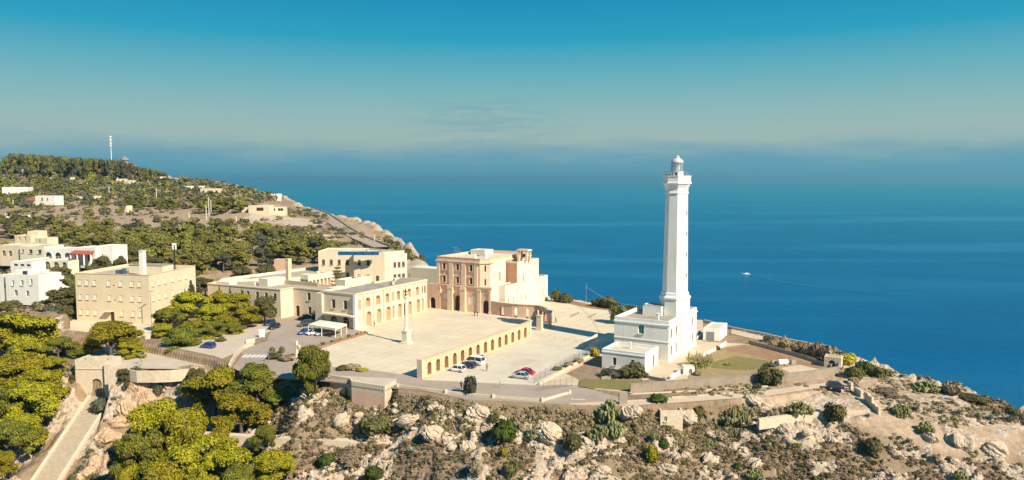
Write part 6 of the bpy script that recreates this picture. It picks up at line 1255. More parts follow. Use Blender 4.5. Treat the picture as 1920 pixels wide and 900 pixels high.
# ------------------------------------------------------------------ coast road
def coast_road():
    cl = [(716, 472), (690, 457), (660, 440), (630, 422), (600, 405), (578, 394)]; P_ = [TR(a, b, 200, 900) for a, b in cl]; V = []
    mb = MB(); mw = MB(); kb = MB()
    L = [Vector(p) for p in P_]; pts = []
    for i in range(len(L) - 1):
        for j in range(8): pts.append(L[i].lerp(L[i + 1], j / 8))
    pts.append(L[-1])
    for p in pts: p.z = TZ(p.x, p.y, False)
    zs = [p.z for p in pts]; zs = np.convolve(np.pad(zs, 4, 'edge'), np.ones(9) / 9, 'valid')
    for p, z in zip(pts, zs): p.z = z + 1.3
    rows = []
    for i, p in enumerate(pts):
        d = (pts[min(i + 1, len(pts) - 1)] - pts[max(i - 1, 0)]).normalized(); n = Vector((d.y, -d.x, 0)).normalized(); rows.append((p - n * 4.2, p + n * 4.2, n))
    for (a, b, n), (c, d, n2) in zip(rows[:-1], rows[1:]):
        mb.face([a, b, d, c]); mb.face([b, b - Vector((0, 0, 3)), d - Vector((0, 0, 3)), d]); mb.face([a, c, c - Vector((0, 0, 3)), a - Vector((0, 0, 3))])
        u, v = b + n * .1, d + n2 * .1; h = Vector((0, 0, .8)); t = n * .5
        mw.face([u, u + h, v + h, v]); mw.face([u + h, u + h + t, v + h + t, v + h]); mw.face([u + t, v + t, v + t + h, u + t + h])
    mb.build('coast_road', 'asphalt', label='purple grey coast road climbing away behind the buildings', kind='structure'); mw.build('road_wall', 'greystone', label='dark low wall along the seaward side of the coast road', cat='wall')
coast_road()
# ------------------------------------------------------------------ villas and far houses
def villa(pxl, pxr, proof, pfoot, label, wm='white', rm='roofpale', ang=-20, dep=.6, wins=(), z=None, cat='house', Y=None, name='villa', lift=0.0):
    A = P(pxl, pfoot, z) if z is not None else (TR(pxl, pfoot, 180, 1050) if Y is None else PD(pxl, pfoot, Y))
    A = (A[0], A[1], A[2] + lift); L = U(A, ang, pxr); k = A[1] / F; h = max((pfoot - proof) * k, 2.6); r = rootat(name, A, label, cat); D = L * dep if dep < 3 else dep; B = mv(A, ang, L); C_ = mv(B, ang + 90, D); E_ = mv(A, ang + 90, D); ext = 2.5 + lift
    ops = [((L * w[0], ext + h * w[1], w[2], w[3], w[4] if len(w) > 4 else False), w[5] if len(w) > 5 else 'shutter') for w in wins]
    block(r, [A, B, C_, E_], A[2] - ext, A[2] + h, wm, rm, {0: ops}, parapet=min(.5, h * .15)); return r, A, B, L, h
W2 = lambda n, v=.35, w=1.1, h=1.3: [((i + .5) / n, v, w, h) for i in range(n)]
r, A, B, L, h = villa(0, 16, 514, 560, 'left end block of the white villa with a porthole window', ang=-15, wins=[(.7, .45, 1, 1.6, True)], Y=246)
r, A, B, L, h = villa(12, 74, 513, 556, 'bright white two storey villa with green shutters left of the hostel', ang=-14, dep=9., wins=[(.22, .5, .9, 1.7, False, 'glass'), (.50, .52, 1.1, 1.7, False, 'green'), (.78, .56, .9, 1.9, False, 'green'), (.3, .05, 1.4, 2.0, True, 'glass'), (.65, .05, 1.3, 1.9, True, 'glass')], Y=244)
q = mv(mv(A, -14, L * .45), 76, 2.0); smallbox(r, 'water_tank', (q[0], q[1], A[2] + h - .4), 1.1, 1.1, 1.3, .2, 'glass'); q = mv(mv(A, -14, L * .25), 76, 5); smallbox(r, 'roof_room', (q[0], q[1], A[2] + h - .5), 5, 4, 1.5, -.24, 'white')
ra, A, B, L, h = villa(74, 110, 528, 548, 'covered white terrace on the right side of the white villa', ang=-10, dep=7., wins=[(.25, .1, 2.6, 2.4, True, 'glass'), (.7, .1, 2.6, 2.4, True, 'glass')], Y=250)
q = mv(mv(A, -10, L / 2), 80, 3); smallbox(ra, 'awning', (q[0] + .5, q[1], A[2] + h + 1.1), L + 2.0, 7, .25, -.17, 'whitetrim')
for s in (.1, .5, .9): q = mv(A, -10, L * s); smallbox(ra, 'pillar', (q[0], q[1] - .4, A[2] + h), .35, .35, 1.1, 0, 'whitetrim')
q = mv(A, -10, L * .2); smallbox(ra, 'red_cushioned_seat', (q[0], q[1] + 1, A[2] + h - .3), 2.4, 1.2, .6, 0, 'terracotta')
r, A, B, L, h = villa(83, 137, 467, 492, 'long white villa with three tall arched windows', ang=-16, dep=12., wins=[(.16, .12, 3.3, 3.6, True, 'glass'), (.49, .12, 3.3, 3.6, True, 'glass'), (.82, .12, 3.3, 3.6, True, 'glass')], Y=300)
r2, A2, B2, L2, h2 = villa(137, 180, 464, 490, 'white porch house under a sloping red awning', ang=-16, dep=10., wins=[(.2, .1, 2.0, 2.6, True, 'glass'), (.7, .1, 1.2, 2.4, False, 'door')], Y=296)
a0, a1 = mv(A2, -16, 1), mv(A2, -16, L2 - .5); mb = MB(r2.location); zt_ = A2[2] + h2 * .82; mb.face([(a0[0] - .8, a0[1] - 3, zt_ - 1.2), (a1[0] + .8, a1[1] - 3, zt_ - 1.2), (a1[0], a1[1], zt_), (a0[0], a0[1], zt_)]); mb.face([(a0[0] - .8, a0[1] - 3, zt_ - 1.35), (a0[0], a0[1], zt_ - .15), (a1[0], a1[1], zt_ - .15), (a1[0] + .8, a1[1] - 3, zt_ - 1.35)]); mb.build('red_awning', 'terracotta', r2)
for s in (0, .33, .66, 1): x = a0[0] + (a1[0] - a0[0]) * s; y = a0[1] + (a1[1] - a0[1]) * s - 2.8; mb = MB(r2.location); mb.box((x, y, A2[2] - 1), .4, .4, zt_ - A2[2] - .25); mb.build('post', 'whitetrim', r2)
villa(180, 212, 461, 494, 'plain bright white end block beside the red awning', ang=-8, dep=9., wins=[(.4, .45, .6, .6)], Y=294)
r, A, B, L, h = villa(62, 128, 487, 506, 'lower arched loggia wall below the arched villa', ang=-16, dep=5., wins=[(.17, .08, 2.6, 3.2, True, 'glass'), (.42, .08, 2.6, 3.2, True, 'glass'), (.67, .08, 2.6, 3.2, True, 'glass'), (.9, .08, 2.2, 3.2, True, 'glass')], Y=288, wm='pale')
villa(20, 60, 490, 505, 'sloping white garden wall with red panels', ang=-14, dep=2., wins=[(.25, .45, 2.0, .8, False, 'door'), (.55, .45, 2.0, .8, False, 'door'), (.84, .45, 2.0, .8, False, 'door')], Y=283)
villa(0, 40, 459, 487, 'cream flat roofed house cut by the left edge', 'cream', 'roofpale', -14, 10., [(.2, .25, 1.8, 2.4, True, 'glass'), (.5, .25, 1.8, 2.4, True, 'glass')], Y=312)
villa(38, 83, 461, 484, 'stone house with a tan roof edge and two shuttered windows', 'pale', 'rooftan', -14, 10., [(.12, .45, .9, 1.4), (.45, .4, 1.8, 1.7), (.82, .4, 1.8, 1.7)], Y=308)
r, A, B, L, h = villa(28, 58, 441, 456, 'small cream upper house with two arched openings', 'cream', 'roofpale', -12, 7., [(.3, .3, .9, 1.8, True, 'glass'), (.65, .3, 1.1, 2.0, True, 'glass')], Y=332)
villa(52, 72, 433, 447, 'square cream turret above the upper house', 'cream', 'rooftan', -12, 5., Y=336); villa(65, 89, 446, 460, 'cream lower wing right of the turret', 'cream', 'roofpale', -12, 6., [(.4, .3, .7, 1.6)], Y=329)
r, A, B, L, h = villa(66, 103, 367, 379, 'white hillside house with a red awning', ang=-10, dep=9., wins=[(.35, .25, 1.6, 2.2), (.62, .3, 1.3, 1.6)], Y=590)
a0 = mv(A, -10, -8); mb = MB(r.location); mb.face([(a0[0], a0[1] - 3, A[2] + 1.4), (A[0], A[1] - 3, A[2] + 1.4), (A[0] + 1, A[1] + 5, A[2] + h - .8), (a0[0] + 3, a0[1] + 5, A[2] + h - .8)]); mb.build('red_awning', 'terracotta', r); smallbox(r, 'porch', (a0[0] + 4, a0[1] + 2, A[2] - 2), 8, 5, 3.2, 0, 'pale')
villa(4, 52, 351, 361, 'long low white building with a sloping roof on the left hillside', ang=8, dep=10., Y=665)
for px0, px1, t_, b_, Y, m, lb, w in ((2, 14, 299, 303, 850, 'white', 'white house on the skyline at the left edge', ()), (40, 48, 305, 308, 800, 'white', 'tiny white wall under the crest wood', ()), (36, 47, 321, 325, 755, 'white', 'small white house low on the upper hillside', ()), (61, 73, 317, 321, 770, 'pale', 'small pale house on the upper hillside, second from left', ()), (88, 101, 318, 322, 765, 'cream', 'cream house beside the hilltop villa', ()), (100, 116, 315, 321, 765, 'pale', 'pale hilltop villa with a flat roof', W2(2)), (148, 156, 313, 321, 770, 'cream', 'small tower like house on the upper hill', ()), (132, 138, 339, 342, 690, 'white', 'white scrap of roof among hillside trees, left', ()), (165, 170, 324, 327, 745, 'white', 'white scrap of roof among hillside trees, upper', ()), (218, 236, 340, 347, 720, 'cream', 'cream hillside villa with stepped roofs, left part', W2(2)), (234, 251, 343, 351, 712, 'cream', 'cream hillside villa with stepped roofs, right part', W2(2)), (252, 266, 326, 331, 765, 'cream', 'stone house on the seaward shoulder', ()), (276, 286, 331, 336, 765, 'pale', 'pale house on the seaward shoulder', ()), (256, 268, 338, 342, 730, 'white', 'flat white roof between hillside trees', ()), (287, 297, 346, 350, 705, 'white', 'low white house right of the stepped villa', ()), (300, 310, 336, 341, 740, 'pale', 'pale house at the edge of the ridge trees', ()), (345, 378, 356, 359, 690, 'white', 'long white garden wall on the ridge', ()), (376, 411, 359, 368, 660, 'cream', 'cream villa with small chimneys on the ridge', W2(3)), (508, 526, 369, 375, 640, 'white', 'white cottage on the sea ridge', W2(1)), (445, 465, 392, 399, 520, 'cream', 'small stone porch house with a dark opening', [(.3, .15, 2.2, 1.6, False, 'glass')]), (466, 505, 389, 400, 515, 'cream', 'long stone farmhouse with a pergola', [(.55, .1, 5.0, 2.2, False, 'door')] ), (505, 535, 392, 400, 512, 'cream', 'stone pergola terrace right of the farmhouse', [(.25, .1, 2.6, 1.9, False, 'glass'), (.7, .1, 3.6, 1.9, False, 'glass')]), (176, 192, 374, 379, 590, 'pale', 'low pale wall in front of the scrub field pines', ()), (146, 153, 376, 380, 585, 'cream', 'tiny cream hut at the field edge', ()), (10, 18, 403, 411, 500, 'white', 'small white hut at the left edge', ()), (42, 56, 410, 414, 495, 'white', 'low white wall below the scrub field', ()), (560, 580, 452, 458, 385, 'pink', 'small ruined stone building with a dark hole', [(.6, .3, .9, 1.0, False, 'glass')]), (508, 520, 448, 452, 400, 'pale', 'scrap of pale wall above the wood', ()), (514, 540, 497, 503, 300, 'pink', 'low terracotta roofed shed behind the long roof', ())):
    villa(px0, px1, t_, b_, lb, m, 'roofpale', random.uniform(-14, 6), .5, w, Y=None, name='far_house', lift=2.6 if b_ < 382 else 1.2)
# trullo like cairn
c = TR(242, 399, 300, 800); mb = MB(c); k = c[1] / F; mb.lathe(c, [(9.5 * k, -1), (8.8 * k, 3 * k), (7.0 * k, 8 * k), (5.5 * k, 13.5 * k)], 12); mb.build('stone_cairn', 'drystone', label='stepped dry stone cone standing in the open scrub field', cat='stone hut')
# water tower and radio mast on the crest
c = PD(234, 306, 800); r = empty('water_tower', (c[0], 800, c[2] - 4), 'squat water tower with a wide rim on the hill crest', 'water tower'); mb = MB(r.location); b_ = (c[0], 800, c[2] - 4)
for q in range(8): mb.tube((b_[0] + 3.2 * cos(q * .785), 800 + 3.2 * sin(q * .785), b_[2]), (b_[0] + 3.2 * cos(q * .785), 800 + 3.2 * sin(q * .785), b_[2] + 6.5), .45, n=5)
mb.build('legs', 'greystone', r); mb = MB(r.location); mb.lathe((b_[0], 800, b_[2] + 6), [(3.0, -6), (3.0, 0), (4.3, 1.2), (4.3, 3.0), (3.2, 3.4), (1.6, 3.6), (1.4, 5.0), (.3, 5.2)], 14); mb.build('tank', 'greystone', r)
c = PD(209, 300, 815); r = empty('radio_mast', (c[0], 815, c[2] - 6), 'tall thin white radio mast on the hill crest', 'antenna'); top = PD(209, 256, 815)[2]; z0_ = c[2] - 6; mb = MB(r.location)
mb.tube((c[0], 815, z0_), (c[0], 815, top), .36, .25, n=6); mb.build('pole', 'whitetrim', r); mb = MB(r.location)
for zz, w in ((.97, 1.5), (.86, 1.3), (.75, 1.2), (.66, 1.1)):
    z = z0_ + (top - z0_) * zz; mb.box((c[0], 815, z), w * 1.3, 1.2, 1.6)
mb.build('antenna_cluster', 'whitetrim', r, kind='stuff')
# poles
pl = MB(); pl.tube((0, 0, -1), (0, 0, 1), .02, .015, n=5); 
def pole(px, ptop, pfoot, label, wpx=1.6, m='paleframe', y0=180, name='utility_pole', arm=False, z=None):
    c = TR(px, pfoot, y0, 1000) if z is None else P(px, pfoot, z); h = (pfoot - ptop) * c[1] / F; r = wpx * c[1] / F / 2; mb = MB(c); mb.tube((c[0], c[1], c[2] - .5), (c[0], c[1], c[2] + h), r, r * .75, n=6)
    if arm: mb.box((c[0], c[1], c[2] + h - .1), 1.2, .12, .12, .4); mb.box((c[0] + .5, c[1] + .2, c[2] + h + .02), .6, .25, .12, .4)
    mb.build(name, m, label=label, cat='pole' if not arm else 'street lamp')
for px, t_, f_, lb in ((25, 374, 390, 'pole at the left edge of the scrub field'), (96, 333, 343, 'thin pole high on the left hillside'), (164, 343, 359, 'pole among the trees of the middle hillside'), (205, 350, 370, 'pole at the left end of the dark pine row'), (247, 354, 365, 'short pole left of the dark pine row'), (294, 354, 385, 'tall pole in front of the dark pine row'), (278, 338, 350, 'short pole beside the low white house'), (334, 350, 361, 'pole on the ridge left of the garden wall'), (345, 352, 360, 'thin pole on the ridge by the garden wall'), (355, 398, 418, 'pole standing in the right of the scrub field'), (387, 386, 412, 'leftmost of three poles near the farmhouse'), (392, 370, 404, 'tallest of three poles near the farmhouse'), (396, 376, 403, 'rightmost of three poles near the farmhouse'), (443, 349, 360, 'pole on the sea ridge trees'), (443, 405, 415, 'short pole in the rocks'), (610, 457, 468, 'pole beside the coast road scrub'), (702, 440, 455, 'thin pole beyond the coast road')): pole(px, t_, f_, lb)
for px, t_, f_, z, lb, arm in ((1099, 531, 568, 57, 'tall wooden pole with a cable on the sea edge behind the square', False), (237, 460, 502, None, 'thin pole behind the hostel roof', False), (265, 660, 686, 55.2, 'lamp on the terrace above the curved wall', True), (284, 545, 612, 57, 'curved lamp against the hostel corner', True), (504, 660, 680, 57, 'lamp post beside the crossing', True), (470, 672, 684, 57, 'road sign post beside the crossing', False), (937, 712, 727, 57, 'small sign post at the edge of the parking road', False)):
    pole(px, t_, f_, lb, 1.3, 'greymetal', 150, 'lamp_post' if arm else 'utility_pole', arm, z)
# cable
a, b = Vector(PD(1100, 538, 253)), Vector(PD(1205, 574, 186)); mb = MB(a); prev = a
for i in range(1, 13):
    q = a.lerp(b, i / 12); q.z -= 3.0 * 4 * (i / 12) * (1 - i / 12) * .5; mb.tube(prev, q, .05, n=3, cap=False); prev = q
mb.build('cable', 'whitetrim', label='thin pale cable running from the sea edge pole to the lighthouse', cat='cable')
# ------------------------------------------------------------------ vehicles
def paint(name, c): 
    m = bpy.data.materials.new(name); m.use_nodes = True; b = m.node_tree.nodes['Principled BSDF']; b.inputs['Base Color'].default_value = (*c, 1); b.inputs['Roughness'].default_value = .3; b.inputs['Coat Weight'].default_value = .5
    t = m.node_tree; n = N(t, 'ShaderNodeTexNoise'); n.inputs['Scale'].default_value = 3; g = N(t, 'ShaderNodeMapRange'); g.inputs[3].default_value = .25; g.inputs[4].default_value = .45; t.links.new(n.outputs[0], g.inputs[0]); t.links.new(g.outputs[0], b.inputs['Roughness']); return m
PT = {'white': paint('white_paint', (.8, .8, .78)), 'blue': paint('blue_paint', (.01, .06, .30)), 'silver': paint('silver_paint', (.42, .46, .47)), 'red': paint('red_paint', (.45, .01, .02)), 'black': paint('black_paint', (.015, .018, .025)), 'navy': paint('navy_paint', (.015, .03, .09))}
M['hubcap'] = mat('hubcap', (.5, .5, .5), .4, .1, 3, metal=.8); M['headlight'] = mat('headlamp', (.75, .76, .74), .2, .05, 3); M['taillight'] = mat('tail_lamp', (.4, .01, .01), .3, .05, 3)
_car = {}
def car_parts(style, col):
    key = (style, col)
    if key in _car: return _car[key]
    L, Wd, Hh = {'hatch': (4.0, 1.72, 1.5), 'sedan': (4.4, 1.75, 1.45), 'van': (4.9, 1.9, 1.95), 'suv': (4.5, 1.85, 1.75)}[style]; hw = Wd / 2
    belt = Hh * .56; parts = []
    # stations along the car: x, half width, floor, shoulder height
    st = [(-L / 2, .78, .34, belt * .86), (-L / 2 + .12, .92, .24, belt * .98), (-L * .28, 1, .2, belt), (L * .12, 1, .2, belt * .98), (L * .30, .98, .2, belt * .9), (L / 2 - .18, .90, .24, belt * .74), (L / 2, .74, .34, belt * .6)]
    if style == 'van': st[0] = (-L / 2, .9, .34, belt); 
    def ring(x, w, z0, z1): w *= hw; return [(x, -w * .92, z0), (x, -w, z0 + .15), (x, -w, z1 - .14), (x, -w * .90, z1), (x, w * .90, z1), (x, w, z1 - .14), (x, w, z0 + .15), (x, w * .92, z0)]
    mb = MB(); R = [ring(*s) for s in st]
    for a, b in zip(R[:-1], R[1:]): mb.loft(b, a)
    mb.face(R[0]); mb.face(list(reversed(R[-1]))); parts.append(('body', mb.mesh('body', [PT[col]])))
    x0, x1, x2, x3 = {'hatch': (-L / 2 + .1, -L * .38, L * .06, L * .27), 'sedan': (-L * .38, -L * .22, L * .06, L * .25), 'van': (-L / 2 + .03, -L * .47, L * .18, L * .36), 'suv': (-L / 2 + .08, -L * .42, L * .08, L * .27)}[style]
    zb = belt * .95; zt = Hh; w0, w1 = hw * .9, hw * .74
    g = MB(); lo = [(x0, -w0, zb), (x3, -w0, zb), (x3, w0, zb), (x0, w0, zb)]; hi = [(x1, -w1, zt - .06), (x2, -w1, zt - .06), (x2, w1, zt - .06), (x1, w1, zt - .06)]; g.loft(lo, hi); parts.append(('windows', g.mesh('windows', ['glass'])))
    rf = MB(); rf.loft([(p[0], p[1] * 1.02, zt - .07) for p in hi], [(p[0] * .95, p[1] * .93, zt) for p in hi]); rf.face([(p[0] * .95, p[1] * .93, zt) for p in hi])
    for i in range(4): a, b = Vector(lo[i]), Vector(hi[i]); a.y *= 1.01; b.y *= 1.01; rf.tube(a, b, .05, n=4)
    for s in (-1, 1): xm = (x1 + x2) / 2; rf.tube((xm, s * w0 * 1.01, zb), (xm, s * w1 * 1.01, zt - .06), .05, n=4)
    parts.append(('roof', rf.mesh('roof', [PT[col]])))
    for sx in (-L * .31, L * .32):
        for s in (-1, 1):
            w = MB(); w.tube((sx, s * (hw - .2), .32), (sx, s * (hw + .01), .32), .32, n=12); h = MB(); h.tube((sx, s * (hw - .02), .32), (sx, s * (hw + .025), .32), .19, n=8); parts.append(('wheel', w.mesh('wheel', ['rubber']), ('hubcap', h.mesh('hubcap', ['hubcap']))))
    for s in (-1, 1):
        b = MB(); b.box((L / 2 - .10, s * hw * .68, belt * .5), .2, .34, .16); parts.append(('headlight', b.mesh('headlight', ['headlight']))); b = MB(); b.box((-L / 2 + .05, s * hw * .74, belt * .68), .14, .24, .2); parts.append(('tail_light', b.mesh('tail_light', ['taillight'])))
    _car[key] = parts; return parts
def car(px, py, ang, style, col, label, group=None, z=57.03):
    c = P(px, py, z) if z is not None else TR(px, py, lift=.25)
    if z is None: c = (c[0], c[1], max(TZ(c[0] + a, c[1] + b) for a in (-1.8, 0, 1.8) for b in (-.9, .9)) + .02)
    r = empty({'van': 'parked_van'}.get(style, 'parked_car'), c, label, 'van' if style == 'van' else 'car', group, radians(ang))
    for p in car_parts(style, col):
        o = bpy.data.objects.new(p[0], p[1]); link(o, r)
        if len(p) > 2: link(bpy.data.objects.new(*p[2]), o)
car(857, 696, 150, 'hatch', 'white', 'white hatchback nearest the road beside the arcade wall'); car(877, 689, 150, 'hatch', 'navy', 'dark blue hatchback between the white hatchback and the white van'); car(889, 683, 150, 'van', 'white', 'white van parked by the arcade wall'); car(895, 676, 150, 'sedan', 'silver', 'silver car mostly hidden behind the white van')
car(984, 702, 150, 'sedan', 'red', 'dark red car beside the silver one at the parking fence'); car(976, 709, 158, 'sedan', 'silver', 'silver car beside the red one at the parking fence')
car(572, 626, 225, 'hatch', 'blue', 'bright blue hatchback in front of the white canopy'); car(587, 627, 228, 'hatch', 'white', 'white hatchback between a blue and a silver car'); car(605, 628, 222, 'sedan', 'silver', 'grey silver car at the corner of the white canopy')
car(573, 611, 215, 'suv', 'black', 'black car behind the blue hatchback'); car(572, 598, 205, 'sedan', 'navy', 'navy car in the shadow by the cafe, left'); car(588, 598, 205, 'sedan', 'black', 'black car in the shadow by the cafe, right'); car(514, 616, 250, 'hatch', 'black', 'black car parked at the edge of the grove'); car(505, 609, 250, 'hatch', 'navy', 'dark car half hidden behind the black one at the grove'); car(390, 652, 160, 'hatch', 'blue', 'blue car under the grove pines')
car(610, 616, 215, 'hatch', 'red', 'dark red car under the canopy'); car(626, 619, 215, 'hatch', 'black', 'black car under the canopy')
car(1569, 733, -12, 'hatch', 'black', 'dark blue off road car alone on the sandy headland', z=None); car(1306, 634, 60, 'van', 'white', 'white van between lighthouse and garage')
# ------------------------------------------------------------------ people
M['skin'] = mat('skin', (.45, .28, .20), .7, .1, 3); M['hair'] = mat('dark_hair', (.03, .02, .015), .7, .2, 5)
CL = {k: mat(k + '_cloth', c, .9, .1, 5) for k, c in (('black', (.03, .03, .035)), ('white', (.75, .75, .73)), ('navy', (.03, .05, .12)), ('grey', (.2, .2, .2)), ('khaki', (.3, .25, .17)), ('red', (.4, .04, .04)))}
def skinmesh(name, vs, es, rad, m, parent, sub=1):
    me = bpy.data.meshes.new(name); me.from_pydata(vs, es, []); me.materials.append(m); o = bpy.data.objects.new(name, me); link(o, parent)
    s = o.modifiers.new('skin', 'SKIN'); 
    for i, r in enumerate(rad): me.skin_vertices[0].data[i].radius = (r, r) if not isinstance(r, tuple) else r
    me.skin_vertices[0].data[0].use_root = True; s.use_smooth_shade = True; o.modifiers.new('sub', 'SUBSURF').levels = sub; return o
def person(px, py, ang, top, low, label, stride=.22, z=57.03, h=1.74):
    c = P(px, py, z); r = empty('person', c, label, 'person', None, radians(ang)); r.scale = (h / 1.74,) * 3; s = stride
    V = [(0, 0, .93), (0, 0, 1.12), (0, 0, 1.40), (0, 0, 1.50), (.01, 0, 1.62), (.01, 0, 1.72), (0, .19, 1.40), (-.06, .25, 1.13), (.06, .27, .88), (.10, .27, .80), (0, -.19, 1.40), (.04, -.25, 1.13), (.14, -.26, .90), (.18, -.26, .82), (0, .10, .88), (s * .5, .10, .48), (s * .6, .10, .08), (s * .6 + .14, .10, .04), (0, -.10, .88), (-s * .3, -.10, .48), (-s, -.10, .10), (-s + .13, -.10, .04)]
    Ed = [(0, 1), (1, 2), (2, 3), (3, 4), (4, 5), (2, 6), (6, 7), (7, 8), (8, 9), (2, 10), (10, 11), (11, 12), (12, 13), (0, 14), (14, 15), (15, 16), (16, 17), (0, 18), (18, 19), (19, 20), (20, 21)]
    Rd = [.13, .12, (.10, .15), .055, .09, .08, .055, .042, .032, .03, .055, .042, .032, .03, .085, .06, .045, .035, .085, .06, .045, .035]
    skinmesh('body', V, Ed, Rd, M['skin'], r)
    sh = [0, 1, 2, 6, 7, 10, 11]; mp = {v: i for i, v in enumerate(sh)}; skinmesh('shirt', [V[i] for i in sh], [(mp[a], mp[b]) for a, b in Ed if a in mp and b in mp], [.155, .15, (.135, .18), .075, .06, .075, .06], CL[top], r)
    tr_ = [0, 14, 15, 16, 18, 19, 20]; mp = {v: i for i, v in enumerate(tr_)}; skinmesh('trousers', [V[i] for i in tr_], [(mp[a], mp[b]) for a, b in Ed if a in mp and b in mp], [.15, .105, .08, .065, .105, .08, .065], CL[low], r)
    hb = MB(); hb.lathe((-.015, 0, 1.63), [(.095, -.02), (.105, .05), (.085, .12), (.03, .155)], 10); link(bpy.data.objects.new('hair', hb.mesh('hair', ['hair'])), r)
    for sy in (-.035, .035): e = MB(); e.box((.095, sy, 1.635), .012, .02, .012); link(bpy.data.objects.new('eye', e.mesh('eye', ['glass'])), r)
    n_ = MB(); n_.tube((.09, 0, 1.60), (.118, 0, 1.60), .015, n=4); link(bpy.data.objects.new('nose', n_.mesh('nose', ['skin'])), r)
    for k, (hx, hy) in enumerate(((.12, .27), (.20, -.26))):
        for q in range(5):
            f = MB(); a = (hx - .05 + q * .018, hy, .80 - .0); f.tube((a[0], a[1], .80), (a[0] + (.03 if q == 0 else .008), a[1], .80 - (.05 if q in (0,) else .085 - abs(q - 2.5) * .008)), .009, .007, n=4); link(bpy.data.objects.new('finger' if q else 'thumb', f.mesh('finger', ['skin'])), r)
person(913, 696, 250, 'grey', 'khaki', 'person in grey walking alone across the parking'); person(890, 592, 200, 'black', 'black', 'person in black, left of the pair before the basilica'); person(895.5, 592.5, 190, 'navy', 'navy', 'person in dark blue, right of the pair before the basilica', .1)
person(702, 612, 300, 'khaki', 'navy', 'person standing near the arcaded wing'); person(1033, 602, 280, 'black', 'grey', 'person in black beyond the curved arcade'); person(1042, 605, 340, 'red', 'black', 'person in a red top beyond the curved arcade', .35); person(865, 730, 60, 'black', 'black', 'person in black at the roadside wall')
# ------------------------------------------------------------------ square furniture
def canopy():
    a, b, c, d = P(578, 628), P(617, 634), P(648, 622), P(612, 612); r = empty('white_canopy', a, 'low white canvas canopy on posts in front of the cafe', 'canopy'); z = 59.7; mb = MB(r.location)
    Q = [P(578, 608, z), P(629, 616, z), P(650, 607, z), P(600, 600, z)]; Q = ccw(Q); cx = sum(q[0] for q in Q) / 4; cy = sum(q[1] for q in Q) / 4
    for i in range(4): p, q = Q[i], Q[(i + 1) % 4]; mb.face([(*p[:2], z), (*q[:2], z), (cx, cy, z + .55)]); mb.face([(*p[:2], z - .55), (*q[:2], z - .55), (*q[:2], z), (*p[:2], z)])
    mb.build('canvas', 'canvas', r)
    for i in range(4):
        p, q = Q[i], Q[(i + 1) % 4]
        for s in (0, .5): x, y = p[0] + (q[0] - p[0]) * s, p[1] + (q[1] - p[1]) * s; m_ = MB(r.location); m_.box((x * .995 + cx * .005, y * .995 + cy * .005, 57), .14, .14, z - 57.3); m_.build('post', 'whitetrim', r)
canopy()
cr = P(556, 676); r = empty('stone_cross', cr, 'pale stone cross on a tall post beside the road', 'cross'); mb = MB(cr); mb.box((cr[0], cr[1], 57), .6, .5, 4.6, -.5); mb.box((cr[0], cr[1], 60.2), 2.1, .45, .55, -.5); mb.build('cross_shaft', 'pale', r); mb = MB(cr); mb.box((cr[0], cr[1], 57), 1.6, 1.4, 1.0, -.5); mb.build('base', 'pale', r)
# planters with shrubs along the road edge of the square
pa, pb = Vector(P(588, 656)), Vector(P(684, 627)); pm = MB(); pm.box((0, 0, 0), 1.9, .6, .55, 0); pme = pm.mesh('planter_box', ['soil'])
for i in range(13):
    q = pa.lerp(pb, i / 12); r = empty('planter', q, 'long reddish planter with a low shrub in the row between road and square', 'planter', 'planters between road and square', atan2(pb.y - pa.y, pb.x - pa.x)); link(bpy.data.objects.new('planter_box', pme), r); o = bpy.data.objects.new('shrub', BM[('hazel', 'brownscrub')[i % 2]][i % 2]); link(o, r); o.location = (0, 0, .45); s = .34 + .12 * (i % 3); o.scale = (s * 1.5, s * .8, s * 1.4)
for px, py, w, h, m, lb in ((514, 672, 34, 12, 'hazel', 'low hedge on the traffic island, left part'), (540, 676, 34, 12, 'brownscrub', 'low hedge on the traffic island, right part'), (512, 662, 14, 12, 'hazel', 'small dark palm like shrub on the traffic island, left'), (530, 661, 14, 12, 'hazel', 'small dark palm like shrub on the traffic island, right'), (644, 693, 30, 8, 'hazel', 'low shrub at the left of the roadside bed'), (662, 693, 34, 12, 'brownscrub', 'reddish green shrub in the roadside bed'), (680, 696, 24, 7, 'yellowbush', 'yellowish end of the roadside bed'), (1180, 706, 60, 24, 'hazel', 'fig tree like bush in front of the annex'), (1148, 706, 46, 14, 'olive', 'low bush at the left of the annex garden'), (1205, 708, 26, 12, 'olive', 'small bush against the annex wall'), (1366, 685, 20, 6, 'reed', 'straw coloured tuft in the lawn'), (1445, 686, 30, 6, 'olive', 'low dark plants beside the white tank'), (1308, 704, 16, 10, 'brownscrub', 'red brown bush beside the kennel'), (1047, 694, 20, 8, 'hazel', 'flower bed shrub along the fence, left'), (1066, 688, 22, 9, 'brownscrub', 'flower bed shrub along the fence, middle'), (1086, 680, 24, 9, 'brownscrub', 'flower bed shrub along the fence, right'), (1346, 656, 12, 8, 'hazel', 'small bush at the lawn corner wall')): bush(px, py, w, h, m, lb, z=57)
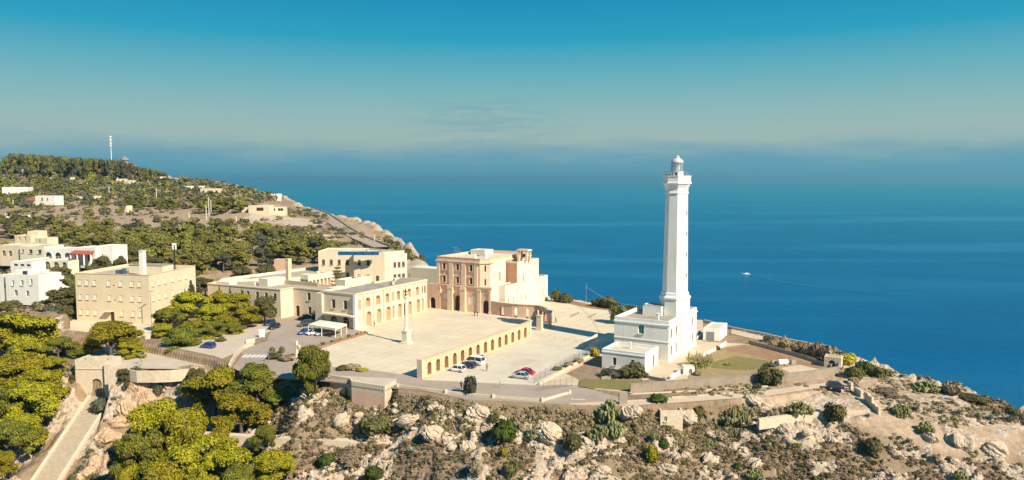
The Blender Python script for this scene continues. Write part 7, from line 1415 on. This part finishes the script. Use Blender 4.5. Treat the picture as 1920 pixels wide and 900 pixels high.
# white tank, stone blocks, kennel, yard walls, stone shelter, low objects
c = P(1467, 685); r = empty('gas_tank', c, 'white cylindrical gas tank lying on the lawn', 'tank'); mb = MB(c); mb.tube((c[0] - 1.1, c[1] - .3, 57.75), (c[0] + 1.1, c[1] + .3, 57.75), .62, n=12); mb.build('tank', 'whitetrim', r); mb = MB(c); mb.box((c[0] - .7, c[1], 57), .3, 1, .3); mb.build('foot', 'greystone', r); mb = MB(c); mb.box((c[0] + .7, c[1], 57), .3, 1, .3); mb.build('foot', 'greystone', r)
for px, py, lb in ((1450, 684, 'grey stone slab left of the gas tank'), (1487, 683, 'grey stone slab right of the gas tank')): c = P(px, py); mb = MB(c); mb.box(c, 1.3, .5, 1.1, .4); mb.build('stone_slab', 'greystone', label=lb, cat='stone')
c = P(1292, 702); r = empty('kennel', c, 'small white kennel like hut with a dark opening near the lawn', 'hut'); block(r, [mv(c, 180, 1.2), mv(c, 0, 1.2), mv(mv(c, 0, 1.2), 90, 1.8), mv(mv(c, 180, 1.2), 90, 1.8)], 57, 58.7, 'white', 'roofpale', {0: [((1.5, .05, .7, 1.1, True), 'glass', 'opening')]}, parapet=.1, pt=.15)
wall('yard_wall', [(1258, 712), (1292, 690), (1322, 668), (1352, 652), (1362, 645)], .7, .35, 'whitetrim', 'low whitewashed wall between the yard and the lawn', z=57)
wall('annex_garden_wall', [(1128, 712), (1170, 706), (1205, 708), (1248, 716)], .6, .3, 'greystone', 'low dry stone wall in front of the annex', z=57)
wall('cliff_top_wall', [(1320, 603), (1372, 617), (1430, 628), (1480, 640), (1556, 654)], .6, .4, 'drystone', 'low pale wall along the cliff top walkway', z=57)
c = P(1563, 690); r = empty('stone_gazebo', c, 'small rough stone shelter at the corner of the garden wall', 'shelter'); mb = MB(c); block(r, [mv(c, 150, 2), mv(c, -30, 1.5), mv(mv(c, -30, 1.5), 60, 3), mv(mv(c, 150, 2), 60, 3)], 56.8, 59.4, 'drystone', 'rooftan', {0: [((1.6, .2, 1.4, 1.7, True), 'glass', 'opening')]}, parapet=.1)
# ruined hut on the slope and ruined wall on the headland
c = TR(1238, 800); r = empty('ruined_hut', (c[0], c[1], c[2] - .5), 'small roofless stone hut with one dark window on the slope', 'hut'); block(r, [c, (c[0] + 4.2, c[1] + .3), (c[0] + 4.2, c[1] + 4), (c[0], c[1] + 4)], c[2] - 1, c[2] + 2.9, 'drystone', 'rooftan', {0: [((1.0, 1.9, .5, .9, False), 'glass')]}, parapet=.5)
g_ = np.random.default_rng(12)
r0 = [TR(1594, 729), TR(1614, 750), TR(1646, 775)]; rw = rootat('ruined_wall', r0[0], 'broken stone wall with gaps stepping down the headland past the dark car', 'wall')
for i in range(9):
    a, b = Vector(r0[0]), Vector(r0[2]); q = a.lerp(b, i / 8); 
    if i in (1, 4): continue
    mb = MB(rw.location); mb.box((q.x, q.y, TZ(q.x, q.y) - .5), 1.35, .5, 2.1 + g_.uniform(-.5, .5), atan2(b.y - a.y, b.x - a.x) + g_.uniform(-.05, .05)); mb.build('wall_piece', 'drystone', rw)
c = TR(1168, 759); mb = MB(c); mb.box((c[0], c[1], c[2] - .6), 1.6, .45, 2.9, .2); mb.build('stone_pillar', 'greystone', label='dark broken stone pillar beside the upper prickly pear', cat='pillar')
# hostel terrace walls, gate posts, low walls by the grove, tiled bench ring
retaining('hostel_terrace_wall', [(116, 617), (190, 620), (262, 625), (272, 634)], 57.3, 3.0, .4, 'cream', 'cream retaining wall below the hostel terrace')
retaining('lower_terrace_wall', [(108, 645), (150, 652), (196, 655)], 56.0, 1.8, .4, 'cream', 'lower pale wall left of the terrace pine')
for px, py, lb in ((258, 640, 'left stone gate post beside the hostel'), (279, 641, 'right stone gate post beside the hostel')): c = P(px, py, 56); mb = MB(c); mb.box((c[0], c[1], 55), 1.0, 1.0, 3.6, .1); mb.box((c[0], c[1], 58.602), 1.25, 1.25, .25, .1); mb.build('gate_post', 'pale', label=lb, cat='gate post')
wall('grove_wall', [(432, 690), (444, 668), (458, 655), (476, 648)], 1.0, .45, 'drystone', 'pale low wall bordering the road below the grove', z=56.9, cap=.1)
wall('grove_bench_wall', [(462, 644), (478, 642)], .9, .5, 'pale', 'short white wall beside the painted panel', z=57)
c = P(491, 632); mb = MB(c); mb.box((c[0], c[1], 57), 1.5, .3, 2.1, .5); mb.build('painted_panel', 'whitetrim', label='small white and turquoise painted panel at the grove edge', cat='panel'); 
# hostel low bench row
for k in range(2): c = P(226 + 18 * k, 606 + k * .8); mb = MB(c); mb.box((c[0], c[1] - .6, 57), 2.4, .6, .5, -.2); mb.build('bench', 'wood', label=('bench under the hostel windows, left', 'bench under the hostel windows, right')[k], cat='bench')
# ------------------------------------------------------------------ motor boat with its wake
c = P(1399, 515, 0); r = empty('motor_boat', (c[0], c[1], 0), 'small white motor boat out at sea', 'boat', None, radians(165)); r.scale = (.75, .75, .75)
mb = MB(); hs = [(-5.5, 1.6, 0, 1.2), (-2, 1.8, -.2, 1.3), (2, 1.6, -.2, 1.5), (5, .7, .1, 1.9), (6.6, .05, .9, 2.1)]; R = [[(x, -w, zt_), (x, -w * .7, z0_), (x, w * .7, z0_), (x, w, zt_)] for x, w, z0_, zt_ in hs]
for a, b in zip(R[:-1], R[1:]): mb.loft(b, a)
mb.face(R[0]); link(bpy.data.objects.new('hull', mb.mesh('hull', ['whitetrim'])), r); mb = MB(); mb.loft([(-3, -1.2, 1.2), (2.4, -1.1, 1.3), (2.4, 1.1, 1.3), (-3, 1.2, 1.2)], [(-2.8, -1, 2.5), (1.2, -.9, 2.5), (1.2, .9, 2.5), (-2.8, 1, 2.5)]); mb.face([(-2.8, -1, 2.5), (1.2, -.9, 2.5), (1.2, .9, 2.5), (-2.8, 1, 2.5)]); link(bpy.data.objects.new('cabin', mb.mesh('cabin', ['whitetrim'])), r)
M['foam'] = mat('wake_foam', (.02, .19, .32), .8, .3, .08); mb = MB(); q0 = Vector(P(1403, 516.5, .25)); pts = [q0, Vector(P(1440, 524, .25)), Vector(P(1500, 534, .25)), Vector(P(1560, 542, .25)), Vector(P(1700, 559, .25))]; w = [1.0, 1.8, 2.0, 1.4, .4]
for i in range(4):
    a, b = pts[i], pts[i + 1]; d = (b - a).normalized(); n = Vector((-d.y, d.x, 0)); mb.face([a - n * w[i], a + n * w[i], b + n * w[i + 1], b - n * w[i + 1]])
mb.build('boat_wake', 'foam', label='thin pale wake trailing behind the motor boat', kind='stuff')
# ------------------------------------------------------------------ sea air
hz = MB(); hz.prism([(-60500, -3500), (60500, -3500), (60500, 90500), (-60500, 90500)], -8, 178, 0, True, True)
hm = bpy.data.materials.new('haze'); hm.use_nodes = True; t = hm.node_tree; t.nodes.clear(); o_ = N(t, 'ShaderNodeOutputMaterial'); v_ = N(t, 'ShaderNodeVolumePrincipled'); v_.inputs['Color'].default_value = (.20, .54, .70, 1); v_.inputs['Density'].default_value = .00009; v_.inputs['Anisotropy'].default_value = .2
t.links.new(v_.outputs[0], o_.inputs['Volume']); hz.build('haze', hm, kind='stuff', label='thin sea haze lying over land and water')
